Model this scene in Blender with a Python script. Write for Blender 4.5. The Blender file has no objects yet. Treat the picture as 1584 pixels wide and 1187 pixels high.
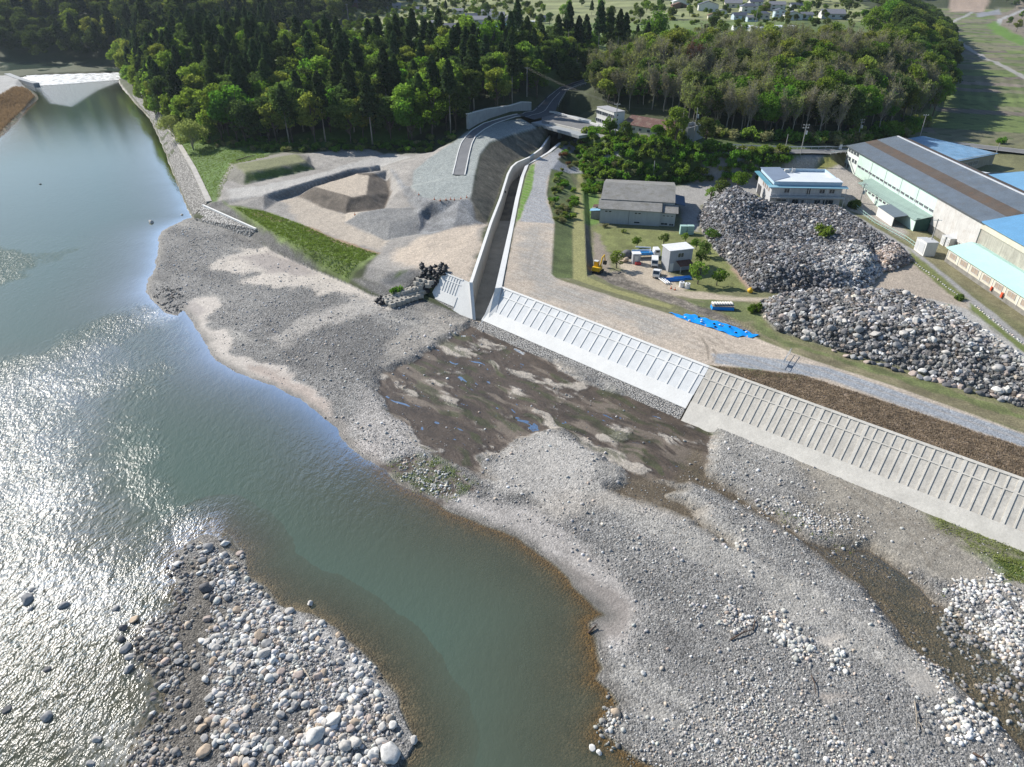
import bpy, bmesh, math, random
import numpy as np
from mathutils import Vector, Matrix, geometry
R = math.radians
scene = bpy.context.scene
col = scene.collection
# ------------------------------------------------------------------ camera
CAM_H = 62.0; PITCH = R(31.7); FPX = 1056.0
cd = bpy.data.cameras.new('camera'); cam = bpy.data.objects.new('camera', cd); col.objects.link(cam)
cam.location = (0, 0, CAM_H); cam.rotation_euler = (R(90) - PITCH, 0, 0)
cd.sensor_width = 36; cd.lens = 36 * FPX / 1584; cd.clip_start = 0.5; cd.clip_end = 6000
scene.camera = cam
# ------------------------------------------------------------------ sun and sky
SUN_EL = R(34); SUN_AZ = R(-54)            # azimuth from +Y, negative = to the left
w = bpy.data.worlds.new("World"); scene.world = w; w.use_nodes = True
nt = w.node_tree; nt.nodes.clear()
out = nt.nodes.new('ShaderNodeOutputWorld'); bg = nt.nodes.new('ShaderNodeBackground'); sky = nt.nodes.new('ShaderNodeTexSky')
sky.sky_type = 'NISHITA'; sky.sun_disc = False; sky.sun_elevation = SUN_EL; sky.sun_rotation = SUN_AZ
sky.air_density = 1.0; sky.dust_density = 0.5; sky.ozone_density = 1.5
bg.inputs[1].default_value = 0.095
hsn = nt.nodes.new('ShaderNodeHueSaturation'); hsn.inputs['Saturation'].default_value = 1.1; nt.links.new(sky.outputs[0], hsn.inputs['Color']); nt.links.new(hsn.outputs[0], bg.inputs[0]); nt.links.new(bg.outputs[0], out.inputs[0])
sd = bpy.data.lights.new('sun', 'SUN'); sd.energy = 5.0; sd.angle = R(0.55); sd.color = (1.0, 0.95, 0.87)
sun = bpy.data.objects.new('sun', sd); col.objects.link(sun); sun.location = (-200, 200, 300)
sdir = Vector((math.sin(SUN_AZ) * math.cos(SUN_EL), math.cos(SUN_AZ) * math.cos(SUN_EL), math.sin(SUN_EL)))
sun.rotation_euler = sdir.to_track_quat('Z', 'Y').to_euler()
scene.view_settings.view_transform = 'Standard'; scene.view_settings.look = 'None'
scene.view_settings.gamma = 1.0; scene.view_settings.exposure = 0.48
scene.cycles.max_bounces = 5; scene.cycles.diffuse_bounces = 2; scene.cycles.glossy_bounces = 2
scene.cycles.transmission_bounces = 3; scene.cycles.transparent_max_bounces = 8
scene.cycles.sample_clamp_indirect = 4.0; scene.cycles.sample_clamp_direct = 3.0
scene.cycles.use_denoising = True

# ------------------------------------------------------------------ photo pixel -> place
CP, SP = math.cos(PITCH), math.sin(PITCH)
def G(px, py, z=0.0):
    x = (px - 792) / FPX; y = -(py - 593.5) / FPX
    dy = CP + y * SP; dz = -SP + y * CP
    t = (CAM_H - z) / -dz
    return (x * t, dy * t)
def G3(px, py, z): a = G(px, py, z); return Vector((a[0], a[1], z))
def proj(p):
    z = p[2] - CAM_H; d = p[1] * CP - z * SP; u = p[1] * SP + z * CP
    return 792 + FPX * p[0] / d, 593.5 - FPX * u / d
def V2(l, z=None): return [G(p[0], p[1], p[2] if len(p) > 2 else z) for p in l]

# ------------------------------------------------------------------ tagging and meshes
def tag(o, label=None, cat=None, group=None, kind=None):
    if label: o['label'] = label
    if cat: o['category'] = cat
    if group: o['group'] = group
    if kind: o['kind'] = kind
    return o
def thing(name, label, cat, loc=(0, 0, 0), rz=0.0, group=None):
    o = bpy.data.objects.new(name, None); col.objects.link(o); o.location = loc; o.rotation_euler = (0, 0, rz)
    o.empty_display_size = 0.5
    return tag(o, label, cat, group)
def link_mesh(name, me, parent=None):
    o = bpy.data.objects.new(name, me); col.objects.link(o)
    if parent is not None: o.parent = parent
    return o
def copy_tree(o, parent=None):
    c = o.copy(); col.objects.link(c)
    if parent is not None: c.parent = parent
    for ch in list(o.children): copy_tree(ch, c)
    return c
class MB:
    """collects boxes, tubes, prisms with several materials and links them as one mesh"""
    def __init__(s): s.v = []; s.f = []; s.m = []; s.mats = []
    def mi(s, m):
        if m not in s.mats: s.mats.append(m)
        return s.mats.index(m)
    def add(s, vs, fs, m):
        b = len(s.v); s.v += [tuple(v) for v in vs]; k = s.mi(m)
        for f in fs: s.f.append([b + i for i in f]); s.m.append(k)
    def box(s, c, d, m, rz=0.0, ry=0.0, rx=0.0):
        M = Matrix.Rotation(rz, 3, 'Z') @ Matrix.Rotation(ry, 3, 'Y') @ Matrix.Rotation(rx, 3, 'X')
        vs = [Vector(c) + M @ Vector((sx * d[0] / 2, sy * d[1] / 2, sz * d[2] / 2)) for sz in (-1, 1) for sx, sy in ((-1, -1), (1, -1), (1, 1), (-1, 1))]
        s.add(vs, [(3, 2, 1, 0), (4, 5, 6, 7), (0, 1, 5, 4), (1, 2, 6, 5), (2, 3, 7, 6), (3, 0, 4, 7)], m)
    def hexa(s, b, t, m):      # bottom 4 points, top 4 points
        s.add(list(b) + list(t), [(3, 2, 1, 0), (4, 5, 6, 7), (0, 1, 5, 4), (1, 2, 6, 5), (2, 3, 7, 6), (3, 0, 4, 7)], m)
    def tube(s, pts, r, m, n=6, r2=None, cap=True):
        pts = [Vector(p) for p in pts]; L = len(pts); rings = []
        for i, p in enumerate(pts):
            t = (pts[min(i + 1, L - 1)] - pts[max(i - 1, 0)]).normalized()
            u = t.cross(Vector((0, 0, 1)));
            if u.length < 1e-3: u = Vector((1, 0, 0))
            u.normalize(); v = t.cross(u)
            rr = r if r2 is None else r + (r2 - r) * i / max(1, L - 1)
            rings.append([p + (u * math.cos(2 * math.pi * k / n) + v * math.sin(2 * math.pi * k / n)) * rr for k in range(n)])
        vs = [q for ring in rings for q in ring]; fs = []
        for i in range(L - 1):
            for k in range(n): fs.append((i * n + k, i * n + (k + 1) % n, (i + 1) * n + (k + 1) % n, (i + 1) * n + k))
        if cap: fs.append(tuple(range(n))[::-1]); fs.append(tuple((L - 1) * n + k for k in range(n)))
        s.add(vs, fs, m)
    def sweep(s, line, prof, m, closed=True):
        """line: list of (x,y,z); prof: list of (offset to the right, dz)"""
        pts = [Vector(p) for p in line]; L = len(pts); n = len(prof); vs = []
        for i, p in enumerate(pts):
            t = (pts[min(i + 1, L - 1)] - pts[max(i - 1, 0)]); t.z = 0; t.normalize(); rgt = Vector((t.y, -t.x, 0))
            pr = prof[i] if isinstance(prof[0], list) else prof
            for a, dz in pr: vs.append(p + rgt * a + Vector((0, 0, dz)))
        n = len(prof[0]) if isinstance(prof[0], list) else n
        fs = []
        for i in range(L - 1):
            for k in range(n if closed else n - 1): fs.append((i * n + k, i * n + (k + 1) % n, (i + 1) * n + (k + 1) % n, (i + 1) * n + k))
        if closed: fs.append(tuple(range(n))); fs.append(tuple((L - 1) * n + k for k in range(n))[::-1])
        s.add(vs, fs, m)
    def ball(s, c, r, m, n=6, k=4, sq=(1, 1, 1)):
        vs = [Vector(c) + Vector((0, 0, -r * sq[2]))]
        for i in range(1, k):
            a = -math.pi / 2 + math.pi * i / k
            for j in range(n):
                b = 2 * math.pi * j / n
                vs.append(Vector(c) + Vector((r * sq[0] * math.cos(a) * math.cos(b), r * sq[1] * math.cos(a) * math.sin(b), r * sq[2] * math.sin(a))))
        vs.append(Vector(c) + Vector((0, 0, r * sq[2]))); fs = []
        for j in range(n): fs.append((0, 1 + (j + 1) % n, 1 + j))
        for i in range(k - 2):
            for j in range(n): fs.append((1 + i * n + j, 1 + i * n + (j + 1) % n, 1 + (i + 1) * n + (j + 1) % n, 1 + (i + 1) * n + j))
        T = len(vs) - 1
        for j in range(n): fs.append((1 + (k - 2) * n + j, 1 + (k - 2) * n + (j + 1) % n, T))
        s.add(vs, fs, m)
    def build(s, name, parent=None, smooth=False, fix=True):
        me = bpy.data.meshes.new(name); me.from_pydata(s.v, [], s.f)
        for m in s.mats: me.materials.append(m)
        me.polygons.foreach_set('material_index', s.m)
        if fix:
            bm = bmesh.new(); bm.from_mesh(me); bmesh.ops.recalc_face_normals(bm, faces=bm.faces); bm.to_mesh(me); bm.free()
        if smooth: me.polygons.foreach_set('use_smooth', [True] * len(me.polygons))
        me.update()
        return link_mesh(name, me, parent)
def np_mesh(name, verts, faces, mats, attrs=None, smooth=False, midx=None):
    """verts (N,3), faces (M,k) arrays, attrs {name: (type, array)}"""
    me = bpy.data.meshes.new(name); n = len(verts); m, k = faces.shape
    me.vertices.add(n); me.vertices.foreach_set('co', np.ascontiguousarray(verts, np.float32).ravel())
    me.loops.add(m * k); me.loops.foreach_set('vertex_index', np.ascontiguousarray(faces, np.int32).ravel())
    me.polygons.add(m); me.polygons.foreach_set('loop_start', np.arange(0, m * k, k, dtype=np.int32))
    try: me.polygons.foreach_set('loop_total', np.full(m, k, np.int32))
    except Exception: pass
    for mt in mats: me.materials.append(mt)
    if midx is not None: me.polygons.foreach_set('material_index', midx.astype(np.int32))
    me.update(calc_edges=True)
    me.polygons.foreach_set('use_smooth', np.full(m, smooth, bool))
    for an, (ty, arr) in (attrs or {}).items():
        a = me.attributes.new(an, ty, 'POINT')
        a.data.foreach_set('color' if ty == 'FLOAT_COLOR' else 'value', np.ascontiguousarray(arr, np.float32).ravel())
    me.validate()
    return me

# ------------------------------------------------------------------ noise
def _h(ix, iy, s):
    n = (ix.astype(np.int64) * 374761393 + iy.astype(np.int64) * 668265263 + s * 974634777) & 0x7fffffff
    n = ((n ^ (n >> 13)) * 1274126177) & 0x7fffffff
    return ((n ^ (n >> 16)) & 0xffff) / 65535.0
def vnoise(x, y, s=0):
    ix = np.floor(x); iy = np.floor(y); fx = x - ix; fy = y - iy
    fx = fx * fx * fx * (fx * (fx * 6 - 15) + 10); fy = fy * fy * fy * (fy * (fy * 6 - 15) + 10)
    a = _h(ix, iy, s); b = _h(ix + 1, iy, s); c = _h(ix, iy + 1, s); d = _h(ix + 1, iy + 1, s)
    return (a + (b - a) * fx) * (1 - fy) + (c + (d - c) * fx) * fy
def fbm(x, y, scale, octv=4, s=0):
    """-1..1"""
    t = 0; amp = 1; tot = 0; fx = x / scale; fy = y / scale
    for o in range(octv):
        t = t + amp * vnoise(fx + 13.7 * o, fy - 7.3 * o, s + o); tot += amp; amp *= 0.55
        fx, fy = (fx * 0.8 - fy * 0.6) * 2.03, (fx * 0.6 + fy * 0.8) * 2.03
    return t / tot * 2 - 1
def sstep(a, b, x): t = np.clip((x - a) / (b - a), 0, 1); return t * t * (3 - 2 * t)

# ------------------------------------------------------------------ materials
class NG:
    def __init__(s, name):
        s.m = bpy.data.materials.new(name); s.m.use_nodes = True; s.nt = s.m.node_tree; s.nt.nodes.clear()
        s.o = s.n('ShaderNodeOutputMaterial')
    def n(s, t, **kw):
        x = s.nt.nodes.new(t)
        for k, v in kw.items():
            if k.startswith('i_'): x.inputs[k[2:].replace('_', ' ')].default_value = v
            else: setattr(x, k, v)
        return x
    def l(s, a, b): s.nt.links.new(a, b)
    def attr(s, name): return s.n('ShaderNodeAttribute', attribute_name=name)
    def math(s, op, a, b=None, clamp=False):
        x = s.n('ShaderNodeMath', operation=op, use_clamp=clamp)
        for i, q in enumerate((a, b)):
            if q is None: continue
            if isinstance(q, (int, float)): x.inputs[i].default_value = q
            else: s.l(q, x.inputs[i])
        return x.outputs[0]
    def ramp(s, src, stops):
        x = s.n('ShaderNodeMapRange'); s.l(src, x.inputs[0])
        x.inputs[1].default_value, x.inputs[2].default_value, x.inputs[3].default_value, x.inputs[4].default_value = stops
        return x.outputs[0]
    def mix(s, f, a, b, mode='MIX'):
        x = s.n('ShaderNodeMix', data_type='RGBA', blend_type=mode)
        for i, q in ((0, f), (6, a), (7, b)):
            if isinstance(q, (int, float)): x.inputs[i].default_value = q
            elif isinstance(q, tuple): x.inputs[i].default_value = q if len(q) == 4 else (*q, 1)
            else: s.l(q, x.inputs[i])
        return x.outputs[2]
    def noise(s, scale, detail=3, vec=None, rough=0.55):
        x = s.n('ShaderNodeTexNoise'); x.inputs['Scale'].default_value = scale; x.inputs['Detail'].default_value = detail; x.inputs['Roughness'].default_value = rough
        if vec is not None: s.l(vec, x.inputs['Vector'])
        return x.outputs[0]
    def vscale(s, vec, sc):
        x = s.n('ShaderNodeVectorMath', operation='MULTIPLY'); s.l(vec, x.inputs[0]); x.inputs[1].default_value = sc; return x.outputs[0]
    def bump(s, h, strength, dist):
        x = s.n('ShaderNodeBump')
        if isinstance(strength, (int, float)): x.inputs['Strength'].default_value = strength
        else: s.l(strength, x.inputs['Strength'])
        x.inputs['Distance'].default_value = dist; s.l(h, x.inputs['Height']); return x.outputs[0]
    def bsdf(s, base, rough=0.8, normal=None, metal=0.0, spec=0.4, surface=True):
        x = s.n('ShaderNodeBsdfPrincipled')
        if isinstance(base, tuple): x.inputs['Base Color'].default_value = (*base[:3], 1)
        else: s.l(base, x.inputs['Base Color'])
        if isinstance(rough, (int, float)): x.inputs['Roughness'].default_value = rough
        else: s.l(rough, x.inputs['Roughness'])
        x.inputs['Metallic'].default_value = metal; x.inputs['Specular IOR Level'].default_value = spec
        if normal is not None: s.l(normal, x.inputs['Normal'])
        if surface: s.l(x.outputs[0], s.o.inputs[0])
        return x
_mc = {}
def mat(name, c, rough=0.8, var=0.12, scale=1.5, metal=0.0, streak=0.0, bump=0.0, bscale=8.0, spec=0.4):
    """painted / weathered surface: base colour with cloudy variation, optional vertical streaks and bump"""
    if name in _mc: return _mc[name]
    g = NG(name); geo = g.n('ShaderNodeNewGeometry').outputs['Position']
    f = g.ramp(g.noise(scale, 4, geo), (0.25, 0.75, 1 - var, 1 + var))
    h = g.noise(scale * 9, 2, geo); f2 = g.ramp(h, (0.3, 0.7, 1 - var * 0.5, 1 + var * 0.5))
    k = g.math('MULTIPLY', f, f2)
    if streak:
        st = g.noise(1.0, 3, g.vscale(geo, (3.5, 3.5, 0.25)))
        k = g.math('MULTIPLY', k, g.ramp(st, (0.35, 0.7, 1.0, 1 - streak)))
    cmb = g.n('ShaderNodeVectorMath', operation='SCALE'); cmb.inputs[0].default_value = c[:3]; g.l(k, cmb.inputs['Scale'])
    nrm = g.bump(g.noise(bscale, 3, geo), bump, 0.05) if bump else None
    g.bsdf(cmb.outputs[0], rough, nrm, metal, spec)
    _mc[name] = g.m
    return g.m
# ================================================================== TERRAIN
def Wp(px, Y, z):      # world point at forward distance Y under picture column px
    return ((px - 792) / FPX * (Y * CP + (CAM_H - z) * SP), Y, z)
TOE = [(185,128,.5),(196,142,.5),(215,165,.5),(232,182,.5),(248,215,.5),(262,250,.5),(275,285,.5),(290,320,.6),(300,337,.9),(384,364,1.0),(420,388,1.1),(480,415,1.1),(535,437,1.1),(572,456,1.0),(600,462,.9),(646,461,.9),(731,495,.6),(751,506,.6),(870,557,.7),(1000,612,.8),(1104,652,.9),(1230,696,1.2),(1410,762,1.6),(1520,808,1.8),(1584,832,1.8),(1700,875,1.8),(1900,955,1.8)]
CREST_R = [(776,445,6.5),(1097,568,6.5),(1345,657,6.5),(1584,742,6.5),(1700,783,6.5),(1900,853,6.5)]
CHL = [(726,437,6.9),(757,345,7.0),(772,307,7.6),(784,269,8.2),(790,258,8.5),(798,251,8.7),(817,243,9.0),(835,230,9.4),(849,210,9.9)]
CHR = [(766,446,6.8),(788,351,6.9),(797,307,7.3),(805,275,7.6),(812,257,8.0),(826,248,8.3),(846,236,8.7),(864,221,9.2)]
CHRo = [(776,445,6.7),(796,343,6.9),(803,307,7.3),(811,272,7.6),(818,254,8.0),(832,247,8.3),(852,235,8.7),(870,220,9.2)]
LINES = [
 TOE, CREST_R,
 [(236,172,3.0),(258,200,3.2),(285,240,3.5),(303,275,3.7),(323,316,3.8),(350,317,4.5),(362,322,4.8),(415,355,4.8),(475,385,4.5),(535,406,4.2),(575,413,4.4),(607,420,4.8),(650,415,6.0),(688,422,6.5),(724,437,6.5)],
 [(408,327,4.7),(467,348,4.7),(529,375,4.7),(584,391,4.9)],
 [(724,433,6.5),(753,345,6.6),(768,307,7.2),(780,269,7.8),(786,257,8.1),(795,249,8.3),(815,241,8.6),(832,228,9.0),(846,209,9.5)],
 [(778,443,6.5),(798,343,6.8),(805,307,7.2),(813,272,7.5),(820,254,7.9),(834,247,8.2),(854,236,8.6),(872,222,9.0),(905,213,9.5)],
 # construction ground left
 [(345,290,5.2),(342,310,5.2)],
 [(556,426,2.8),(585,436,2.6),(612,443,2.4),(636,438,3.4),(660,436,4.0)],
 [(408,302,6.4),(486,279,6.5),(540,262,6.6),(588,256,6.8)],
 [(436,308,4.3),(490,291,4.3),(545,275,4.4),(588,268,4.6)],
 [(362,255,8.2),(418,246,8.3),(459,239,8.3),(472,250,8.3),(382,266,8.2),(362,255,8.2)],
 [(348,278,5.4),(377,286,5.6),(486,262,6.2),(478,241,7.0),(440,236,7.0),(355,252,6.0),(348,278,5.4)],
 [(486,289,7.2),(551,269,7.5),(571,271,7.5),(567,302,7.3),(543,305,7.2),(486,289,7.2)],
 [(459,305,4.4),(500,322,4.4),(534,329,4.5),(592,325,4.6),(603,300,5.0),(597,278,5.4)],
 [(559,329,6.6),(600,322,6.8),(634,321,7.0),(646,331,6.8),(603,345,6.4),(559,329,6.6)],
 [(534,345,4.6),(598,371,4.8),(649,362,5.0),(662,340,5.6)],
 [(500,330,4.4),(540,352,4.5),(590,380,4.8)],
 [(636,288,9.2),(650,305,9.2),(672,310,9.6),(712,310,10),(728,307,10),(735,267,11),(742,238,12),(757,219,13),(790,207,13.3),(828,196,13.5),(846,192,13.5)],
 [(600,262,7.2),(620,290,7.6),(648,330,7.0)],
 [(640,262,9.4),(662,245,10.4),(700,220,12),(722,203,13),(760,190,13.3),(800,180,13.5),(823,173,13.6),(845,151,15.4),(867,135,16.8),(902,123,18.5),(935,108,20.5),(945,95,22),(950,60,25)],
 [(664,362,6.3),(700,352,6.6),(740,350,6.7)],
 [(860,176,13.6),(864,159,15),(875,142,16.5),(906,131,18.3),(940,114,20.5)],
 [(850,231,7.2),(862,208,7),(866,190,7)],
 [(912,192,13.5),(955,206,13.3),(990,218,13),(1080,226,12.7),(1220,232,12),(1290,231,11),(1345,224,10)],
 [(903,205,13.3),(950,217,13.2),(990,226,13),(1080,234,12.6),(1220,240,11.8),(1285,241,11)],
 [(895,212,10),(895,240,7),(900,262,5.5),(940,280,4.3),(1000,281,4.1),(1100,284,4.3),(1180,287,4.6),(1230,271,6.5),(1286,246,10.5)],
 # terrace edge, strip, foot
 [(870,240,8.3),(853,262,7.8),(846,300,7.2),(858,346,6.7),(853,424,6.5),(861,431,6.5),(950,460,6.5),(1033,485,6.5),(1100,499,6.4),(1172,524,6.3),(1230,548,6.4),(1400,603,6.5),(1584,670,6.5),(1800,745,6.5)],
 [(880,268,5.8),(893,292,5.5),(886,359,5.2),(887,431,5.4),(950,452,5.6),(1034,477,5.9)],
 [(902,292,5.4),(905,359,5.2),(908,428,5.4),(950,445,5.5),(1038,471,5.7)],
 [(908,292,4.2),(914,359,4.0),(917,424,4.0),(952,437,4.2),(1040,462,4.8)],
 [(1045,466,5.4),(1180,500,5.6),(1200,522,5.7),(1300,552,5.8),(1440,596,5.8),(1584,642,5.9),(1800,712,5.9)],
 [(1180,462,4.8),(1300,459,4.8),(1407,463,4.7),(1500,486,4.6),(1584,540,4.6),(1700,615,4.6)],
 [(927,345,4.0),(1043,352,4.0),(1180,449,4.4),(1080,335,4.4)],
 [(1302,272,4.5),(1410,330,4.5),(1500,395,4.5),(1584,450,4.5),(1750,560,4.5)],
 [(1310,250,6.5),(1345,232,8.5),(1400,225,8),(1470,220,7),(1584,232,7),(1700,245,7)],
 [(1390,240,5.5),(1470,243,5.2),(1584,262,5.2),(1700,280,5.2)],
 # right hill
 [(900,148,16.5),(932,163,14.5),(1050,190,13.6),(1082,206,13.2),(1290,222,11.6),(1350,214,9.6),(1400,204,8),(1440,190,7),(1456,160,6.6),(1462,130,6.5),(1460,90,6.5),(1452,60,6.5),(1432,32,6.5),(1405,20,7),(1370,12,8)],
 [(940,128,21),(1000,106,25.5),(1100,103,26.5),(1200,103,26.5),(1330,103,25.5),(1385,98,23),(1392,66,25),(1372,46,26),(1335,22,29)],
 # left forest hill
 [(190,106,1.8),(210,130,2.2),(226,150,2.8),(236,172,3.0)],
 [(300,205,4.6),(350,222,5.4),(420,232,6.2),(500,229,6.8),(600,230,7.2),(672,232,9.0),(700,206,11.8),(712,192,13),(724,172,17),(770,160,17.5),(818,150,17.5)],
 [(300,95,22),(380,98,24),(450,95,25),(550,95,25),(650,97,25),(750,98,25),(830,100,24.5),(885,100,23)],
 [(283,62,24.5),(276,40,26),(272,20,29)],
 # left bank by the weir
 [(-200,300,.3),(-40,235,.3),(0,210,.3),(25,187,.3),(42,165,.3),(58,152,.3),(56,146,.4),(36,133,1.4),(30,122,2)],
 [(-160,180,4.5),(0,150,4.2),(20,138,3.8),(24,124,3)],
]
WPTS = [(-1500,-300,30),(-1500,700,120),(-1400,1500,160),(0,1500,110),(1500,1500,120),(1600,500,60),(1500,-300,20),(0,-1500,30),(-300,-260,6),(-290,150,6),(-420,300,10),(-600,420,20),(300,-260,6),(300,-20,5),(400,60,5.5),(420,180,6),(520,300,7),(700,520,30),
 (0,-280,6),(-230,515,1.5),(-330,530,1.5),(-450,520,1.5),(-620,500,8),(-155,520,5),(-250,640,42),(-400,660,48),(-120,620,26),(-600,680,60),(-320,800,95),(-120,800,60),(-600,900,130),(-60,1100,70),
 (-160,340,24.5),(-60,520,27),(0,620,30),(100,520,29),(200,520,30),(-120,480,27),(60,420,27),(140,400,27.5),(0,720,34),(150,700,34),(-100,720,34),(300,640,33),(60,850,42),(300,850,45),
 (560,700,7),(480,560,7),(430,430,7),(700,1000,9),(640,820,8),(780,760,24),(400,1040,9),(520,1080,9),(900,1150,30),(500,1180,60),(700,1250,70),(300,1000,60),(1000,900,50)]
def tin_build():
    P = []; Z = []; E = []
    key = {}
    def addp(x, y, z):
        k = (round(x, 2), round(y, 2))
        if k in key: return key[k]
        key[k] = len(P); P.append(Vector((x, y))); Z.append(z); return key[k]
    for L in LINES:
        prev = None
        for p in L:
            x, y = G(*p); i = addp(x, y, p[2])
            if prev is not None and prev != i: E.append((prev, i))
            prev = i
    for x, y, z in WPTS: addp(x, y, z)
    v, e, f, ov, oe, of = geometry.delaunay_2d_cdt(P, E, [], 0, 1e-4)
    XY = np.array([[q.x, q.y] for q in v]); ZZ = np.zeros(len(v)); PX = np.array([[q.x, q.y] for q in P]); ZA = np.array(Z)
    for i, o in enumerate(ov):
        if o: ZZ[i] = Z[o[0]]
        else:
            d = ((PX - XY[i]) ** 2).sum(1); k = np.argsort(d)[:3]; wgt = 1 / (d[k] + 1e-3); ZZ[i] = (ZA[k] * wgt).sum() / wgt.sum()
    return XY, ZZ, np.array([t for t in f if len(t) == 3])
# grid: rows follow even steps of the look-down angle, columns even steps of azimuth
rr = [2.0 + 2.2 * i for i in range(13)]
th = R(63.0)
while True:
    r = CAM_H / math.tan(th); th2 = th - R(0.066)
    step = CAM_H / math.tan(th2) - r if th2 > 0.02 else 9
    if step > 3.2: break
    rr.append(r); th = th2
r = rr[-1]
while r < 1480: r += 3.2 if r < 620 else 3.2 * (r / 620) ** 2; rr.append(r)
rr = np.array(sorted(rr)); NR = len(rr)
az = np.concatenate([np.arange(-180, -57, 3.0), np.arange(-57, 57, 0.0915), np.arange(57, 180, 3.0)]); NA = len(az)
AZ, RR = np.meshgrid(np.radians(az), rr)          # (NR, NA)
X = (RR * np.sin(AZ)); Y = (RR * np.cos(AZ))
def sdf(poly, x, y, pad):
    """signed distance (negative inside), computed only near the polygon"""
    P = np.array([(p[0], p[1]) for p in poly]); res = np.full(x.shape, float(pad))
    m = (x > P[:, 0].min() - pad) & (x < P[:, 0].max() + pad) & (y > P[:, 1].min() - pad) & (y < P[:, 1].max() + pad)
    xs = x[m]; ys = y[m]
    if xs.size == 0: return res
    d2 = np.full(xs.shape, 1e12); ins = np.zeros(xs.shape, bool)
    for i in range(len(P)):
        x0, y0 = P[i]; x1, y1 = P[(i + 1) % len(P)]
        ex, ey = x1 - x0, y1 - y0; L = ex * ex + ey * ey + 1e-12
        t = np.clip(((xs - x0) * ex + (ys - y0) * ey) / L, 0, 1)
        d2 = np.minimum(d2, (xs - x0 - ex * t) ** 2 + (ys - y0 - ey * t) ** 2)
        if y0 != y1:
            c = ((ys < y0) != (ys < y1)) & (xs < ex * (ys - y0) / (y1 - y0) + x0); ins ^= c
    d = np.sqrt(d2); d[ins] *= -1; res[m] = np.minimum(d, pad)
    return res
XY, ZZ, TR = tin_build()
XO, YO = X, Y
_aw = .5 * sstep(6, -6, sdf(V2([(345,270),(420,235),(560,225),(650,232),(720,235),(735,300),(715,350),(690,400),(640,405),(590,385),(480,330),(400,300),(345,305)], 6), X, Y, 20.0)) + .9 * sstep(270, 300, RR)
X = XO + _aw * fbm(XO, YO, 4.5, 4, 91); Y = YO + _aw * fbm(XO, YO, 4.5, 4, 97)
H = np.full(X.shape, 5.0); r0 = rr
for t in TR:
    (ax, ay), (bx, by), (cx, cy) = XY[t]
    D = (by - cy) * (ax - cx) + (cx - bx) * (ay - cy)
    if abs(D) < 1e-9: continue
    xs = np.array([ax, bx, cx]); ys = np.array([ay, by, cy]); rad = np.hypot(xs, ys)
    # restrict by radius rows (distance from origin to the triangle)
    if sdf([(ax, ay), (bx, by), (cx, cy)], np.array([0.0]), np.array([0.0]), 1e9)[0] < 0: lo = 0
    else:
        lo = 1e9
        for i in range(3):
            x0, y0, x1, y1 = xs[i], ys[i], xs[(i + 1) % 3], ys[(i + 1) % 3]; ex, ey = x1 - x0, y1 - y0
            tt = min(1, max(0, -(x0 * ex + y0 * ey) / (ex * ex + ey * ey + 1e-9))); lo = min(lo, math.hypot(x0 + ex * tt, y0 + ey * tt))
    i0, i1 = max(0, np.searchsorted(rr, lo) - 1), min(NR, np.searchsorted(rr, rad.max()) + 1)
    xx = X[i0:i1]; yy = Y[i0:i1]
    m = (xx >= xs.min()) & (xx <= xs.max()) & (yy >= ys.min()) & (yy <= ys.max())
    if not m.any(): continue
    xm = xx[m]; ym = yy[m]
    l1 = ((by - cy) * (xm - cx) + (cx - bx) * (ym - cy)) / D; l2 = ((cy - ay) * (xm - cx) + (ax - cx) * (ym - cy)) / D; l3 = 1 - l1 - l2
    k = (l1 >= -1e-6) & (l2 >= -1e-6) & (l3 >= -1e-6)
    sub = H[i0:i1]; tmp = sub[m]; tmp[k] = (l1 * ZZ[t[0]] + l2 * ZZ[t[1]] + l3 * ZZ[t[2]])[k]; sub[m] = tmp
X, Y = XO, YO
N1 = fbm(X, Y, 9.0, 5, 1); N2 = fbm(X, Y, 2.2, 4, 7); N3 = fbm(X, Y, 32.0, 4, 11); N4 = fbm(X, Y, 0.9, 3, 19)
FLOWX, FLOWY = 0.736, -0.677                      # direction the river and the revetment run
U = X * FLOWX + Y * FLOWY; Vv = X * FLOWY * -1 + Y * FLOWX
NS = fbm(U * 0.28, Vv, 1.6, 4, 23)                # streaks along the flow
NS2 = fbm(U * 0.22, Vv, 5.0, 4, 29)
far = sstep(300, 520, RR)
H += N1 * 0.10 + N2 * 0.03 + far * N3 * 1.5 + np.minimum(_aw * 1.6, .9) * (N2 * .13 + N4 * .05)
# ---- riverbed
SHORE = [(185,128),(190,138),(215,165),(232,182),(248,215),(262,250),(275,285),(290,320),(299,336),(285,340),(262,350),(249,358),(245,378),(241,405),(236,425),(227,440),(226,452),(238,468),(255,484),(272,488),(285,474),(290,482),(299,495),(306,510),(322,539),(341,560),(366,576),(398,587),(424,597),(456,613),(482,629),(501,645),(520,661),(530,677),(546,702),(578,718),(594,728),(613,747),(661,766),(700,790),(745,807),(782,818),(820,845),(861,873),(906,921),(937,951),(919,965),(919,999),(926,1034),(920,1051),(940,1068),(955,1088),(940,1105),(930,1135),(960,1150),(990,1172),(1040,1195),(1100,1240),(1250,1340),(1700,1900)]
RW = V2(SHORE, 0) + [(60,-200),(-260,-200),(-290,150),(-420,300)] + V2([(-200,300),(-40,235),(0,210),(25,187),(42,165),(58,152),(56,146),(36,133),(30,124),(60,119),(185,114)], 0)
BEDP = V2(TOE) + [(260,20),(260,-200),(-260,-200),(-290,150),(-420,300)] + V2([(-200,300),(-40,235),(0,210),(25,187),(42,165),(58,152),(56,146),(36,133),(30,124),(60,119),(185,114)], 0.3)
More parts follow.
